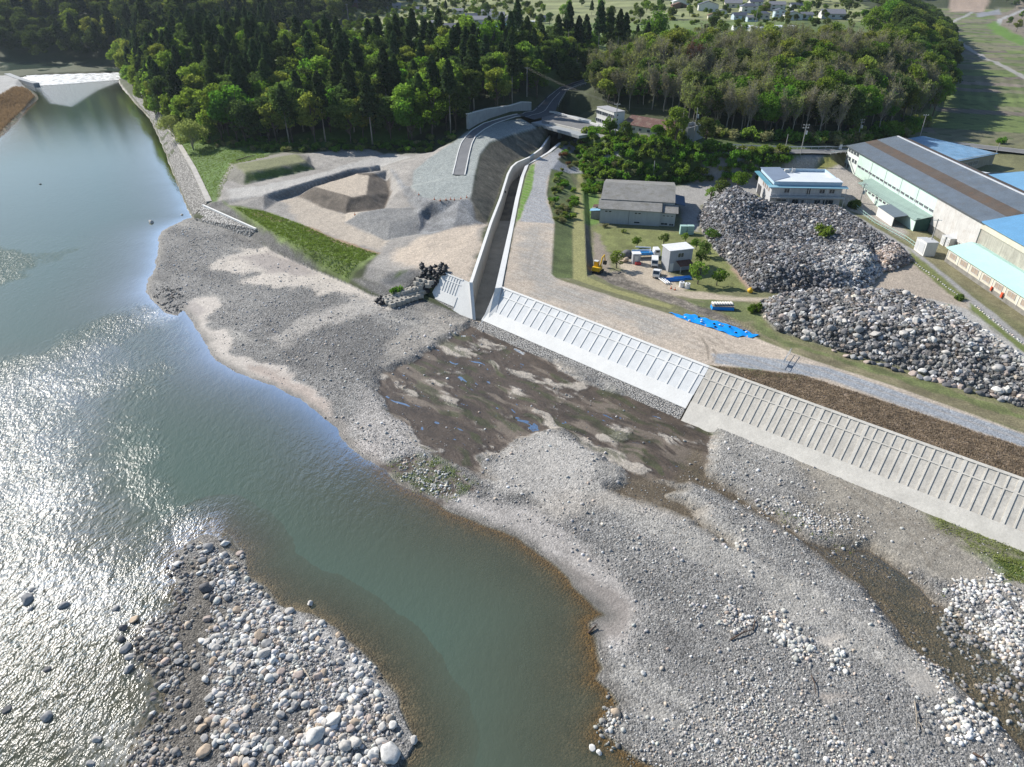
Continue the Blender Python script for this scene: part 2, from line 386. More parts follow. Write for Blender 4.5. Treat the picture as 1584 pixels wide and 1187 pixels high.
ISL = V2([(300,822),(325,812),(349,829),(378,859),(385,891),(411,914),(440,940),(483,950),(528,979),(561,1009),(584,1031),(600,1057),(616,1093),(632,1119),(641,1145),(628,1164),(610,1190),(590,1300),(300,1420),(260,1300),(215,1187),(225,1130),(260,1100),(255,1050),(215,1000),(230,970),(290,940),(270,900),(262,865)], 0)
SHELF = V2([(-400,560),(0,540),(120,500),(215,474),(285,500),(300,560),(262,610),(262,690),(330,745),(420,850),(500,915),(570,965),(640,1040),(700,1120),(705,1250),(300,1900),(-900,1900)], 0)
WET = V2([(575,600),(592,575),(640,556),(690,525),(728,502),(752,512),(800,528),(850,556),(905,590),(960,606),(1010,618),(1060,640),(1098,655),(1106,680),(1098,712),(1080,735),(1030,752),(985,745),(940,720),(900,690),(870,668),(830,672),(795,690),(770,705),(740,705),(765,745),(740,740),(700,720),(660,700),(640,680),(600,640)], 0.1)
ALG = V2([(600,715),(640,700),(680,705),(720,735),(760,760),(730,765),(690,770),(650,762),(615,742)], 0.05)
CREEK = V2([(1078,700),(1100,740),(1150,772),(1200,800),(1250,838),(1300,852),(1345,850),(1372,868),(1420,905),(1445,930),(1520,985),(1584,1050),(1750,1180),(1800,1290),(1650,1250),(1584,1165),(1500,1085),(1440,1030),(1400,1000),(1375,960),(1330,905),(1290,880),(1240,840),(1180,802),(1120,770),(1070,745),(1040,752)], 0)
CREEK2 = V2([(945,760),(985,742),(1030,745),(1055,760),(1035,768),(1080,790),(1072,805),(1030,790),(985,778)], 0)
OUTL = V2([(1070,795),(1085,812),(1120,835),(1130,845),(1118,840),(1080,815)], 0)
WARP = fbm(X, Y, 3.5, 4, 41)
dB = sdf(BEDP, X, Y, 40.0); inB = dB < 0
dR = sdf(RW, X, Y, 60.0) + WARP * 0.5 + fbm(X, Y, 14.0, 3, 51) * 0.8
bar = 0.75 + N3 * 0.18 + N1 * 0.14 + N2 * 0.05 + sstep(-9, 0, dB) * 0.15 + N4 * 0.03
hR = np.where(dR > 0, np.minimum(bar, 0.02 + 0.055 * dR + N2 * 0.02), np.maximum(-2.3 + N3 * .3, 0.10 * dR))
dS = sdf(SHELF, X, Y, 20.0) + WARP * 2.0
shelf_h = -0.42 + N1 * 0.22 + N2 * 0.10 + NS2 * 0.12
_sh = shelf_h - sstep(-18, 9, dS) * 2.3; _k = .7 * sstep(0, -5, dR)
hR = np.where(dR < 0, .5 * (hR + _sh + np.sqrt((hR - _sh) ** 2 + _k ** 2)) - .12 * sstep(0, -5, dR), hR)
dI = sdf(ISL, X, Y, 12.0) + WARP * 0.5
isl_h = np.minimum(0.50, -dI * 0.07) + N1 * 0.26 + N2 * 0.08 - sstep(-26, -38, X) * 0.0
hR = np.where(dI < 6, np.maximum(hR, np.where(dI < 0, isl_h, -dI * 0.16)), hR)
dW = sdf(WET, X, Y, 10.0) + WARP * 0.8 + NS * 0.9
kW = sstep(1.2, -1.2, dW)
wu, wv_ = U + WARP * 1.2 + N3 * 4, Vv + fbm(X, Y, 7.0, 3, 61) * 1.6
BR = fbm(wu * 0.22, wv_, 1.9, 4, 63); BR2 = fbm(wu * .25, wv_, .8, 3, 65); ISLN = fbm(wu * .45, wv_, 3.0, 4, 67)
wet_h = 0.055 + BR * 0.06 + BR2 * .03 + np.clip(ISLN - .12, 0, 1) * .35 - sstep(.15, .0, np.abs(BR)) * .035
hR = hR * (1 - kW) + wet_h * kW
dC = np.minimum(np.minimum(sdf(CREEK, X, Y, 10.0), sdf(CREEK2, X, Y, 10.0)), sdf(OUTL, X, Y, 10.0)) + WARP * 0.55
kC = sstep(1.6, -0.8, dC)
hR = hR * (1 - kC) + (-0.0 - 0.11 * sstep(30, 50, X) * sstep(68, 52, Y) + N2 * 0.10 + NS * 0.06) * kC
hR = np.where((kC > .2) & (X < 36) & (Y > 60), np.maximum(hR, .022), hR)
dA = sdf(ALG, X, Y, 8.0) + WARP * 0.8
kA = sstep(1.0, -1.0, dA)
hR = hR * (1 - kA) + (0.05 + N2 * 0.09 + N1 * 0.05) * kA
hR = np.maximum(hR, np.where(dR > 0, -0.25, -3))
H = np.where(inB, hR, H)
# ---- bedding of the revetments lies under their slabs
RVP = V2([(776,446,6.5),(1097,568,6.5),(1345,657,6.5),(1584,742,6.5),(1900,853,6.5),(1900,950,1.8),(1584,830,1.8),(1520,806,1.8),(1410,760,1.6),(1230,694,1.2),(1104,650,.9),(1000,610,.8),(870,555,.7),(752,505,.6)])
RVL = V2([(689,423,6.5),(727,438,6.5),(731,494,.6),(655,462,.6)])
H = H - 0.75 * sstep(.25, -.5, sdf(RVP, X, Y, 3.0)) - 1.3 * sstep(.5, -.4, sdf(RVL, X, Y, 3.0))
# ---- channel floor between its walls
CHPOLY = V2(CHL) + V2(CHR)[::-1]
_cl0 = G(728, 460, 4.0)
chm = V2(CHL[:1]) ; mouth = [G(731, 497, .5), G(753, 507, .5)]
CHPOLY = [mouth[1], mouth[0]] + V2(CHL) + V2(CHR)[::-1]
dCh = sdf(CHPOLY, X, Y, 5.0)
s_up = np.clip((Y - 118) / 125.0, 0, 1.2)
floor_z = 0.45 + s_up * 4.6
H = np.where((dCh < -0.1), floor_z + N2 * 0.06, H)
H = np.where((dCh < -0.1) & (s_up > 0.42), H + sstep(0.42, .6, s_up) * (N1 * 0.3 + 0.1), H)
# ---- stock piles of stones
PILE1 = V2([(1080,337),(1091,314),(1129,300),(1156,303),(1170,318),(1191,326),(1234,325),(1299,327),(1337,352),(1377,377),(1399,390),(1385,394),(1350,392),(1358,405),(1363,425),(1337,452),(1283,458),(1220,456),(1164,450),(1142,420),(1107,387),(1088,362)], 4.5)
PILE1B = V2([(1352,392),(1375,388),(1398,391),(1411,405),(1392,416),(1362,425)], 4.5)
PILE2 = V2([(1175,468),(1226,461),(1347,461),(1407,465),(1442,487),(1482,490),(1501,506),(1541,538),(1590,574),(1680,640),(1700,690),(1584,640),(1509,611),(1460,600),(1433,587),(1358,565),(1299,549),(1199,517),(1180,495)], 5.0)
def idw(pts, x, y):
    n = 0; d = 0
    for px, py, z in pts:
        gx, gy = G(px, py, 4.5 + z); ww = 1 / (((x - gx) ** 2 + (y - gy) ** 2) ** 1.5 + 4); n = n + ww * z; d = d + ww
    return n / d
def pile(poly, ctrl, slope, s):
    global H
    d = sdf(poly, X, Y, 6.0); m = d < 0
    if not m.any(): return d
    xs, ys = X[m], Y[m]
    hh = np.minimum(idw(ctrl, xs, ys), -d[m] * slope + 0.15) + N2[m] * 0.25
    H[m] = H[m] + np.maximum(hh, 0); return d
dP1 = pile(PILE1, [(1143,306,5.0),(1120,325,4.0),(1100,345,3.2),(1190,345,1.6),(1240,350,1.2),(1290,338,2.2),(1330,358,2.2),(1200,375,1.4),(1270,380,1.5),(1160,395,3.4),(1200,392,3.6),(1240,400,3.8),(1275,412,3.6),(1310,385,3.4),(1340,400,3.0),(1330,430,2.2),(1380,385,1.2)], 0.8, 3)
dP1b = pile(PILE1B, [(1380,398,2.0),(1395,405,1.6)], 0.8, 3)
dP2 = pile(PILE2, [(1200,480,2.2),(1250,480,3.2),(1350,482,4.2),(1400,490,4.6),(1450,510,4.8),(1520,550,4.8),(1584,590,4.8),(1640,650,4.5)], 0.75, 3)
dPile = np.minimum(np.minimum(dP1, dP1b), dP2)

# ---- sampler
def hgt(x, y):
    r = math.hypot(x, y); a = math.degrees(math.atan2(x, y))
    i = int(np.searchsorted(rr, r)) - 1; j = int(np.searchsorted(az, a)) - 1
    i = min(max(i, 0), NR - 2); j = min(max(j, 0), NA - 2)
    u = (r - rr[i]) / (rr[i + 1] - rr[i]); v = (a - az[j]) / (az[j + 1] - az[j]); u = min(max(u, 0), 1); v = min(max(v, 0), 1)
    return float((H[i, j] * (1 - v) + H[i, j + 1] * v) * (1 - u) + (H[i + 1, j] * (1 - v) + H[i + 1, j + 1] * v) * u)
def hgt_np(x, y):
    r = np.hypot(x, y); a = np.degrees(np.arctan2(x, y))
    i = np.clip(np.searchsorted(rr, r) - 1, 0, NR - 2); j = np.clip(np.searchsorted(az, a) - 1, 0, NA - 2)
    u = np.clip((r - rr[i]) / (rr[i + 1] - rr[i]), 0, 1); v = np.clip((a - az[j]) / (az[j + 1] - az[j]), 0, 1)
    return (H[i, j] * (1 - v) + H[i, j + 1] * v) * (1 - u) + (H[i + 1, j] * (1 - v) + H[i + 1, j + 1] * v) * u
def gnd(px, py, z0=5.0):
    """the point of the ground seen at this pixel"""
    dx = (px - 792) / FPX; e = -(py - 593.5) / FPX; d = (dx, CP + e * SP, -SP + e * CP)
    t = 35.0; pt = 0
    while t < 1600:
        x, y, z = d[0] * t, d[1] * t, CAM_H + d[2] * t
        if z < hgt(x, y): break
        pt = t; t += 0.6 + t * 0.004
    lo, hi = pt, t
    for _ in range(12):
        t = (lo + hi) / 2
        if CAM_H + d[2] * t < hgt(d[0] * t, d[1] * t): hi = t
        else: lo = t
    x, y = d[0] * t, d[1] * t
    return Vector((x, y, hgt(x, y)))
# ================================================================== GROUND COLOURS (albedo, with shade painted on some drops) per vertex
COLR = np.empty(X.shape + (3,)); COLR[...] = (.060, .068, .030)       # hillside floor default
ROUGH = np.full(X.shape, 0.9); PEB = np.full(X.shape, 0.25); ZONE = np.zeros(X.shape, np.int8)
ZN = ['ground', 'gravel_bar', 'river_bed', 'gravel_path', 'construction_ground', 'crop_field', 'asphalt_road', 'hillside', 'stone_pile_base', 'grass_verge', 'soil_mound', 'channel_bed']
Z = {n: i for i, n in enumerate(ZN)}
def var(c, n, a): return np.array(c)[None, None, :] * (1 + a * n)[..., None]
def lay(mask, c, rough=None, peb=None, zone=None, nz=None, amt=0.18):
    """blend a colour in through a 0..1 mask"""
    global COLR
    m = mask > 0.002
    if not m.any(): return
    k = mask[m][:, None]; n = (N1 * 0.6 + N2 * 0.5 + N4 * 0.35) if nz is None else nz
    cc = np.array(c)[None, :] * (1 + amt * n[m])[:, None]
    COLR[m] = COLR[m] * (1 - k) + cc * k
    k1 = mask[m]
    if rough is not None: ROUGH[m] = ROUGH[m] * (1 - k1) + rough * k1
    if peb is not None: PEB[m] = PEB[m] * (1 - k1) + peb * k1
    if zone is not None: ZONE[mask > 0.5] = Z[zone]
def pm(poly, z=None, soft=0.5, warp=0.5, wsc=None, world=False):
    P = poly if world else V2(poly, z)
    d = sdf(P, X, Y, max(4.0, warp * 3 + soft)) + (WARP if wsc is None else fbm(X, Y, wsc, 4, 77)) * warp
    return sstep(soft, -soft, d)
def line_m(pts, z, wid, soft=0.3, warp=0.2):
    P = V2(pts, z); d = np.full(X.shape, 50.0)
    for a, b in zip(P[:-1], P[1:]):
        lo = np.minimum(a, b); hi = np.maximum(a, b); q = (X > lo[0] - wid - 3) & (X < hi[0] + wid + 3) & (Y > lo[1] - wid - 3) & (Y < hi[1] + wid + 3)
        if not q.any(): continue
        ex, ey = b[0] - a[0], b[1] - a[1]; t = np.clip(((X[q] - a[0]) * ex + (Y[q] - a[1]) * ey) / (ex * ex + ey * ey), 0, 1)
        d[q] = np.minimum(d[q], np.hypot(X[q] - a[0] - ex * t, Y[q] - a[1] - ey * t))
    return sstep(wid + soft, wid - soft, d + WARP * warp)
GRAV = (.215, .21, .20); SAND = (.46, .42, .37); MAUVE = (.28, .25, .235); TAN = (.46, .39, .315); CRUSH = (.235, .245, .26)
GRASS = (.095, .17, .028); DGRASS = (.045, .085, .018); DRY = (.22, .22, .10); SOIL = (.115, .10, .085); WETM = (.085, .066, .050)
# far hills and plateau
lay(np.ones(X.shape), (.05, .062, .026), peb=.1, zone='hillside')
PLAT = V2([(300,95),(380,98),(550,95),(650,97),(830,100),(885,100),(950,60),(960,90),(1000,106),(1200,103),(1330,103),(1385,98),(1392,66),(1372,46),(1335,22)], 26) + [(300,850),(-100,850),(-130,620)]
mp = sstep(3, -3, sdf(PLAT, X, Y, 30.0))
lay(mp, (.12, .165, .05), zone='ground', nz=N3, amt=.5)
stripes = np.sin((Y + N3 * 4) / 5.5) * 0.5 + np.sin((X * .3 + Y) / 13.0) * .5
lay(mp * (Y > 505), (.21, .23, .10), nz=stripes, amt=.35)
# broad flat ground of the valley (yards)
VAL = V2([(895,215),(900,262),(1000,281),(1180,287),(1230,271),(1300,240),(1345,226),(1700,235),(1900,853),(776,445),(880,300)], 5)
lay(pm(VAL, soft=1, world=True), (.15, .15, .075), peb=.3, zone='ground', amt=.4)
# fields
FIELD = V2([(1345,228),(1400,206),(1456,160),(1464,130),(1462,90),(1455,60),(1435,32),(1405,18)], 6.5) + [(520,1060),(740,1000),(640,820),(560,500),(420,260)]
mf = pm(FIELD, soft=1.0, warp=.5, world=True)
FU = X * 0.30 + Y * 0.954; FV = X * 0.954 - Y * 0.30
row = np.floor((FU + 400) / 13.0); blk = np.floor((FV - row * 23) / 78.0); hh = _h(row, blk, 5); h2 = _h(row, blk, 9)
FC = np.stack([np.where(hh < .45, .125, np.where(hh < .75, .15, .17)), np.where(hh < .45, .165, np.where(hh < .75, .148, .145)), np.where(hh < .45, .05, np.where(hh < .75, .085, .115))], -1) * (0.8 + .4 * h2)[..., None] * (1 + .12 * np.sin(FU * 4.0) * (RR < 500) + .2 * N1)[..., None]
fr = (FU + 400) / 13.0 - row; FC = np.where((fr < .07)[..., None], np.array([.07, .10, .03]), FC)
COLR = COLR * (1 - mf[..., None]) + FC * mf[..., None]; ZONE[mf > .5] = Z['crop_field']; PEB[mf > .5] = .15
lay(pm([(1560,0),(1584,10),(1540,25),(1548,55),(1584,70),(1640,90),(1700,40),(1640,-5)], 8, soft=3, warp=3), (.20, .17, .13), amt=.4)
lay(line_m([(1455,42),(1500,22),(1530,9)], 7, 2.2), (.30, .30, .28))
lay(line_m([(1470,53),(1500,75),(1540,98),(1584,120),(1640,150)], 6.8, 2.0), (.30, .29, .27), zone='gravel_path')
lay(line_m([(1584,64),(1556,52),(1540,44),(1546,32),(1565,24),(1584,18)], 7, 2.5), (.34, .34, .33))
lay(pm([(1465,12),(1530,10),(1520,20),(1470,20)], 7, soft=4, warp=4), (.36, .28, .22))
lay(pm([(1524,38),(1540,34),(1556,44),(1590,62),(1584,72),(1545,55)], 7, soft=3, warp=2), (.11, .20, .03))
lay(pm([(1510,22),(1545,17),(1548,24),(1512,27)], 7, soft=2, warp=1), (.22, .23, .25))
# valley-side vegetation floor between upper road and yards
lay(pm([(880,205),(905,206),(990,227),(1080,235),(1220,241),(1284,242),(1230,268),(1190,282),(1100,284),(1000,281),(940,278),(893,262),(870,240)], 8, soft=1, warp=1), (.07, .10, .03), amt=.5)
# left bank near the forest edge
LB = V2([(226,150),(236,172),(258,200),(285,240),(303,275),(323,316),(345,312),(348,285),(372,262),(420,245),(520,235),(620,236),(690,226),(640,215),(420,225),(300,200)], 5)
lay(pm(LB, soft=1.5, warp=1.5, world=True), (.085, .15, .03), zone='grass_verge', amt=.5)
# construction ground
CG = [(340,285,5),(348,270,5.5),(362,252,6),(420,243,6.5),(470,238,7),(560,228,7),(600,240,7),(660,236,9),(700,221,12),(757,219,13),(742,238,12),(735,267,11),(728,306,10),(752,345,6.6),(724,437,6.5),(688,422,6.5),(645,418,6.2),(600,426,5.5),(560,414,5),(584,391,5.2),(529,375,4.8),(467,348,4.7),(408,327,4.7),(362,318,4.8),(335,316,4.8)]
lay(pm(CG, soft=.8, warp=.6), (.27, .255, .235), rough=.9, peb=.35, zone='construction_ground', nz=N1 + NS, amt=.2)
lay(pm([(436,310,4.4),(465,305,4.4),(534,331,4.5),(592,327,4.6),(534,345,4.6),(598,373,4.8),(590,388,5),(529,373,4.8),(467,346,4.7)], soft=1.2, warp=1.5), (.39, .34, .28), amt=.15)
lay(pm([(612,380),(664,362),(700,352),(752,346),(724,436),(690,421),(640,412),(600,398)], 6.3, soft=1.5, warp=1.5), TAN, amt=.14)
lay(pm([(348,292,5.3),(400,288,6),(480,272,6.4),(560,248,6.8),(600,238,7),(640,244,8),(600,256,7),(540,262,6.6),(486,279,6.5),(408,302,6.4),(360,312,5)], soft=1, warp=.8), (.37, .36, .34), amt=.12)
lay(pm([(408,303,6.3),(486,280,6.4),(540,263,6.5),(588,257,6.7),(588,268,4.6),(545,275,4.4),(490,291,4.3),(436,308,4.3)], soft=.5, warp=.3), (.13, .13, .13), zone='soil_mound')  # shade on the drop below the path, painted as dark ground
# mounds
lay(pm([(348,278,5.4),(377,287,5.6),(488,262,6.2),(472,240,7.6),(440,236,7.2),(355,252,6.2)], soft=.6, warp=.5), (.20, .19, .16), zone='soil_mound', amt=.2)
lay(pm([(362,254,8.2),(418,244,8.3),(460,238,8.3),(476,250,8.3),(382,267,8.2)], soft=.8, warp=1.0), (.17, .18, .09), amt=.3)
lay(pm([(381,267,8.2),(474,251,8.3),(486,260,6.6),(378,285,5.8)], soft=.6, warp=.8), (.085, .13, .03), amt=.5)
lay(pm([(459,304,4.4),(486,288,7.2),(551,268,7.5),(575,268,7.4),(603,282,5.2),(606,300,5),(594,326,4.6),(534,331,4.5),(500,322,4.4)], soft=.5, warp=.4), (.125, .105, .085), zone='soil_mound', nz=N2 + NS, amt=.35)
lay(pm([(487,289,7.2),(551,269.5,7.5),(571,272,7.5),(566.5,301.5,7.3),(543,304.5,7.2)], soft=.25, warp=.2), (.42, .36, .29), amt=.12)
lay(pm([(534,344,4.6),(559,329,6.6),(600,321,6.8),(634,320,7),(650,331,6.6),(650,363,5),(598,372,4.8)], soft=.5, warp=.5), (.20, .20, .195), zone='soil_mound', peb=.5, amt=.25)
lay(pm([(604,262,7.3),(636,290,9.2),(672,311,9.6),(728,308,10),(752,346,6.6),(700,353,6.6),(664,363,6.3),(648,365,5),(648,332,7),(620,292,7.6)], soft=.8, warp=.8), (.21, .215, .22), peb=.6, zone='construction_ground', nz=NS + N2, amt=.35)
APR = [(640,264,9.4),(662,246,10.4),(700,221,12),(722,204,13),(760,191,13.3),(829,180,13.6),(829,197,13.5),(790,208,13.3),(757,220,13),(742,239,12),(735,268,11),(728,306,10),(672,309,9.6),(650,304,9.2),(636,288,9.2)]
lay(pm(APR, soft=.5, warp=.3), (.27, .295, .285), peb=.45, zone='construction_ground', amt=.10)
# dark fill slope between new road and channel
lay(pm([(730,307,10),(737,267,11),(744,239,12),(759,220,13),(792,208,13.3),(829,197,13.5),(850,193,13.5),(866,190,8),(862,206,7.6),(849,211,9.5),(832,229,9),(815,242,8.6),(795,250,8.3),(784,262,8),(768,308,7.2),(752,347,6.6),(735,342,7)], soft=.5, warp=.4), (.115, .105, .08), peb=.4, zone='soil_mound', nz=N2 + N4, amt=.5)
# embankment (levee)
LEV = [(345,314,4.5),(362,319,4.8),(408,327,4.7),(467,348,4.7),(529,375,4.8),(586,392,5.2),(560,408,5),(535,412,5),(515,412,4),(475,394,3.8),(415,362,3.8),(360,326,4.2)]
DKT = V2([(300,320,4),(323,312,4),(350,316,4.6),(415,355,4.8),(475,386,4.8),(535,410,5),(600,422,5.5),(645,418,6),(650,461,.9),(600,463,.9),(572,453,1),(535,431,1.1),(480,415,1.1),(420,389,1.1),(384,365,1),(394,355,2.2),(318,325,2.2)])
lay(pm(DKT, soft=.5, warp=.5, world=True), (.16, .155, .145), peb=.7, zone='construction_ground', amt=.3)
lay(pm(LEV, soft=.7, warp=.9), (.15, .20, .06), zone='grass_verge', nz=N1 + N2, amt=.5)
lay(line_m([(372,322),(430,352),(500,386),(556,402)], 4.9, .55, .4), (.20, .25, .09))
lay(line_m([(400,330),(422,338),(436,342)], 4.8, 1.2, .6, 1.5), (.33, .24, .17)); lay(line_m([(470,350),(529,374),(584,392)], 4.9, .8, .5, .8), (.28, .20, .13))
lay(pm([(604,428,4),(620,426,4),(634,434,3),(618,444,2),(604,438,2.5)], soft=.5, warp=1.2), (.10, .16, .03))
lay(pm([(584,420,5.2),(640,414,6.2),(600,426,5)], soft=.5, warp=.6), (.20, .195, .19))
# terrace right of the channel
TER = [(776,445,6.5),(799,343,6.8),(807,307,7.2),(814,272,7.5),(821,254,7.9),(853,236,8.5),(851,262,7.8),(846,300,7.2),(858,346,6.7),(853,424,6.5),(861,431,6.5),(950,460,6.5),(1033,485,6.5),(1100,499,6.4),(1172,524,6.3),(1230,548,6.4),(1400,603,6.5),(1584,670,6.5),(1800,745,6.5),(1800,818,6.5),(1584,742,6.5),(1345,657,6.5),(1097,568,6.5)]
lay(pm(TER, soft=.4, warp=.3), (.45, .385, .315), rough=.92, peb=.3, zone='construction_ground', nz=N1 + N3 + NS, amt=.13)
lay(pm([(815,350),(850,352),(850,425),(870,440),(960,470),(1080,510),(1060,530),(900,480),(820,450),(800,400)], 6.5, soft=3, warp=4), (.33, .31, .28), amt=.15)
PTH = [(805,343,6.8),(812,307,7.3),(822,290,7.5),(824,268,7.7),(828,252,8),(842,243,8.4),(866,226,9),(900,212,9.5),(906,217,9.5),(880,233,8.6),(862,246,8.2),(868,252,7.6),(900,259,6),(960,262,5),(960,266,5),(900,265,6),(853,262,7.8),(846,280,7.4),(846,310,7),(852,330,6.8),(857,346,6.7)]
lay(pm(PTH, soft=.6, warp=.5), (.30, .31, .325), peb=.5, zone='gravel_path', amt=.12)
lay(pm([(799,343,6.8),(806,307,7.2),(814,272,7.5),(821,255,7.9),(828,253,8),(823,290,7.5),(811,320,7.1),(805,337,6.9)], soft=.3, warp=.3), (.115, .22, .03), zone='grass_verge', nz=N2, amt=.4)
# brown overgrown strip and blue-grey path behind the old revetment
lay(pm([(1097,566,6.5),(1140,568,6.5),(1240,580,6.5),(1400,632,6.5),(1584,693,6.5),(1800,766,6.5),(1800,818,6.5),(1584,741,6.5),(1345,656,6.5)], soft=.5, warp=.5), (.21, .165, .125), peb=.35, zone='grass_verge', nz=N1 + N2, amt=.45)
lay(pm([(1097,566,6.5),(1150,570,6.5),(1240,582,6.5),(1236,589,6.5),(1170,580,6.5)], soft=.6, warp=1.2), (.13, .14, .05), amt=.4)
lay(pm([(1100,548,6.4),(1140,547,6.4),(1200,556,6.4),(1280,568,6.5),(1400,610,6.5),(1584,672,6.5),(1800,748,6.5),(1800,764,6.5),(1584,692,6.5),(1400,630,6.5),(1280,586,6.5),(1230,578,6.5),(1160,570,6.5),(1106,563,6.4)], soft=.4, warp=.15), (.27, .29, .315), peb=.35, zone='gravel_path', amt=.07)
# slopes / strips east of terrace
lay(pm([(846,300,7.2),(853,262,7.8),(880,268,5.8),(893,292,5.5),(886,359,5.2),(887,431,5.4),(861,430,6.5),(854,424,6.5),(859,346,6.7)], soft=.4, warp=.3), (.10, .13, .045), zone='grass_verge', nz=N1 + N2, amt=.4)
lay(pm([(893,270,5.5),(902,270,5.4),(905,359,5.2),(908,428,5.4),(950,446,5.6),(1042,473,5.8),(1036,478,5.9),(950,454,5.6),(886,433,5.4),(885,359,5.2),(891,292,5.5)], soft=.35, warp=.25), (.24, .235, .10), zone='grass_verge', amt=.14)
lay(pm([(905,345,5),(909,345,4.2),(917,424,4),(910,430,5.3),(906,400,5.2)], soft=.25, warp=.2), (.12, .11, .09))  # shadow band beside the mown strip, put into the ground colour
lay(pm([(917,360,4),(934,356,4),(944,400,4),(944,425,4),(918,425,4)], soft=.6, warp=1.0), (.24, .205, .165))
lay(pm([(915,424,4),(950,420,4),(962,420,4),(990,435,4.3),(1040,458,4.8),(1110,480,5.4),(1180,512,5.8),(1172,520,6.2),(1100,494,6),(1042,470,5.6),(950,442,5)], soft=.6, warp=1.0), (.17, .15, .125), peb=.8, nz=N2 + N4, amt=.5)
lay(pm([(955,405,4),(985,398,4),(1010,395,4),(1050,440,4.3),(1110,458,4.6),(1180,462,4.7),(1300,458,4.7),(1410,462,4.7),(1430,455,4.6),(1420,466,4.7),(1300,463,4.8),(1180,468,4.8),(1100,468,4.8),(1020,452,4.5),(975,432,4.2),(960,420,4)], soft=.8, warp=.8), (.40, .34, .265), zone='gravel_path', amt=.12)
lay(pm([(925,350,4),(1060,360,4),(1095,366,4),(1142,420,4.4),(1162,452,4.5),(1060,450,4.4),(1070,420,4),(1000,392,4),(940,390,4),(918,355,4)], soft=.8, warp=1.2), (.155, .17, .06), nz=N1 + N2, amt=.35, zone='grass_verge')
lay(pm([(1110,384,4.4),(1125,392,4.4),(1150,420,4.4),(1168,448,4.5),(1158,448,4.5),(1140,424,4.4)], soft=.8, warp=1), (.36, .25, .19))
lay(pm([(900,290,4.4),(925,300,4),(926,345,4),(905,350,4.5)], soft=.8, warp=.6), (.11, .19, .04), nz=N2, amt=.4)
lay(pm([(1040,290,4.2),(1110,272,4.6),(1180,282,4.6),(1170,305,4.5),(1120,300,4.5),(1085,318,4.3),(1080,360,4),(1056,358,4),(1050,320,4)], soft=.8, warp=.7), (.30, .29, .275), amt=.1, zone='asphalt_road')
lay(line_m([(1285,238,11),(1250,257,8.6),(1222,273,6.2),(1175,290,4.8)], None, 2.0), (.17, .18, .19), zone='asphalt_road')
# yard of the factory and lanes
lay(pm([(1210,275,5.5),(1300,272,4.5),(1330,300,4.5),(1400,340,4.5),(1420,372,4.5),(1400,372,4.5),(1340,335,4.5),(1312,325,4.5),(1290,296,4.5),(1215,290,4.6)], soft=.8, warp=.6), (.33, .30, .265), amt=.15, zone='asphalt_road')
lay(pm([(1270,262,7),(1302,262,5),(1300,280,4.6),(1250,283,5)], soft=1, warp=.8), (.17, .17, .05))
lay(pm([(1400,350,4.5),(1520,400,4.5),(1580,440,4.5),(1700,510,4.5),(1700,585,4.5),(1584,505,4.5),(1500,450,4.5),(1400,375,4.5)], soft=1, warp=1), (.19, .175, .10), nz=N1 + N2, amt=.3)
LANE = [(1305,322,4.5),(1345,346,4.5),(1415,388,4.5),(1500,455,4.6),(1584,522,4.6),(1720,625,4.6),(1720,650,4.6),(1584,550,4.6),(1490,470,4.6),(1405,398,4.5),(1340,360,4.5),(1300,330,4.5)]
lay(pm(LANE, soft=.4, warp=.3), (.29, .285, .28), zone='asphalt_road', amt=.08)
lay(pm([(1362,428,4.5),(1395,416,4.5),(1412,410,4.5),(1440,420,4.5),(1500,466,4.6),(1500,480,4.6),(1420,472,4.6),(1340,462,4.7),(1338,456,4.6)], soft=.8, warp=.8), (.35, .30, .245), nz=NS + N1, amt=.15, zone='construction_ground')
lay(pm([(1340,458,4.7),(1440,462,4.6),(1495,478,4.6),(1584,545,4.6),(1700,630,4.6),(1700,655,4.6),(1584,565,4.6),(1500,505,4.6),(1480,484,4.6),(1400,470,4.7)], soft=.6, warp=.6), (.36, .35, .33), zone='gravel_path', amt=.1)
lay(pm([(1416,468),(1462,474),(1480,487),(1442,485),(1410,466)], 4.7, soft=.4, warp=.5), (.13, .16, .05), zone='grass_verge')
lay(pm([(1405,385),(1420,398),(1500,465),(1484,468),(1460,450),(1410,405)], 4.5, soft=.5, warp=.6), (.15, .17, .06), zone='grass_verge')
lay(pm([(1500,468),(1584,535),(1700,625),(1700,632),(1584,546),(1500,478)], 4.6, soft=.4, warp=.4), (.13, .16, .05), zone='grass_verge')
lay(pm([(1345,362),(1400,395),(1398,404),(1370,388),(1330,368)], 4.5, soft=.5, warp=.6), (.17, .165, .07))
# green between tarp and pile 2
lay(pm([(1070,466,5),(1178,468,5),(1182,496,5.4),(1200,518,5.6),(1300,550,5.7),(1434,588,5.8),(1584,641,5.9),(1800,716,5.9),(1800,742,6.4),(1584,668,6.5),(1400,601,6.5),(1230,546,6.4),(1180,522,6.2),(1120,490,5.8)], soft=.6, warp=.8), (.19, .17, .10), nz=N1 + N2, amt=.3, zone='grass_verge')
lay(.75 * pm([(1158,476,5.1),(1176,480,5.1),(1184,500,5.5),(1205,520,5.7),(1300,552,5.8),(1434,592,5.8),(1584,645,5.9),(1584,650,6),(1434,600,6),(1300,562,6),(1190,528,6),(1165,505,5.7)], soft=.8, warp=2.0), (.11, .145, .045), nz=N2, amt=.6)
lay(pm([(1060,462,4.9),(1100,464,4.9),(1160,470,5),(1180,495,5.4),(1150,500,5.6),(1110,480,5.4),(1060,470,5)], soft=.6, warp=1), (.13, .15, .06), amt=.4)
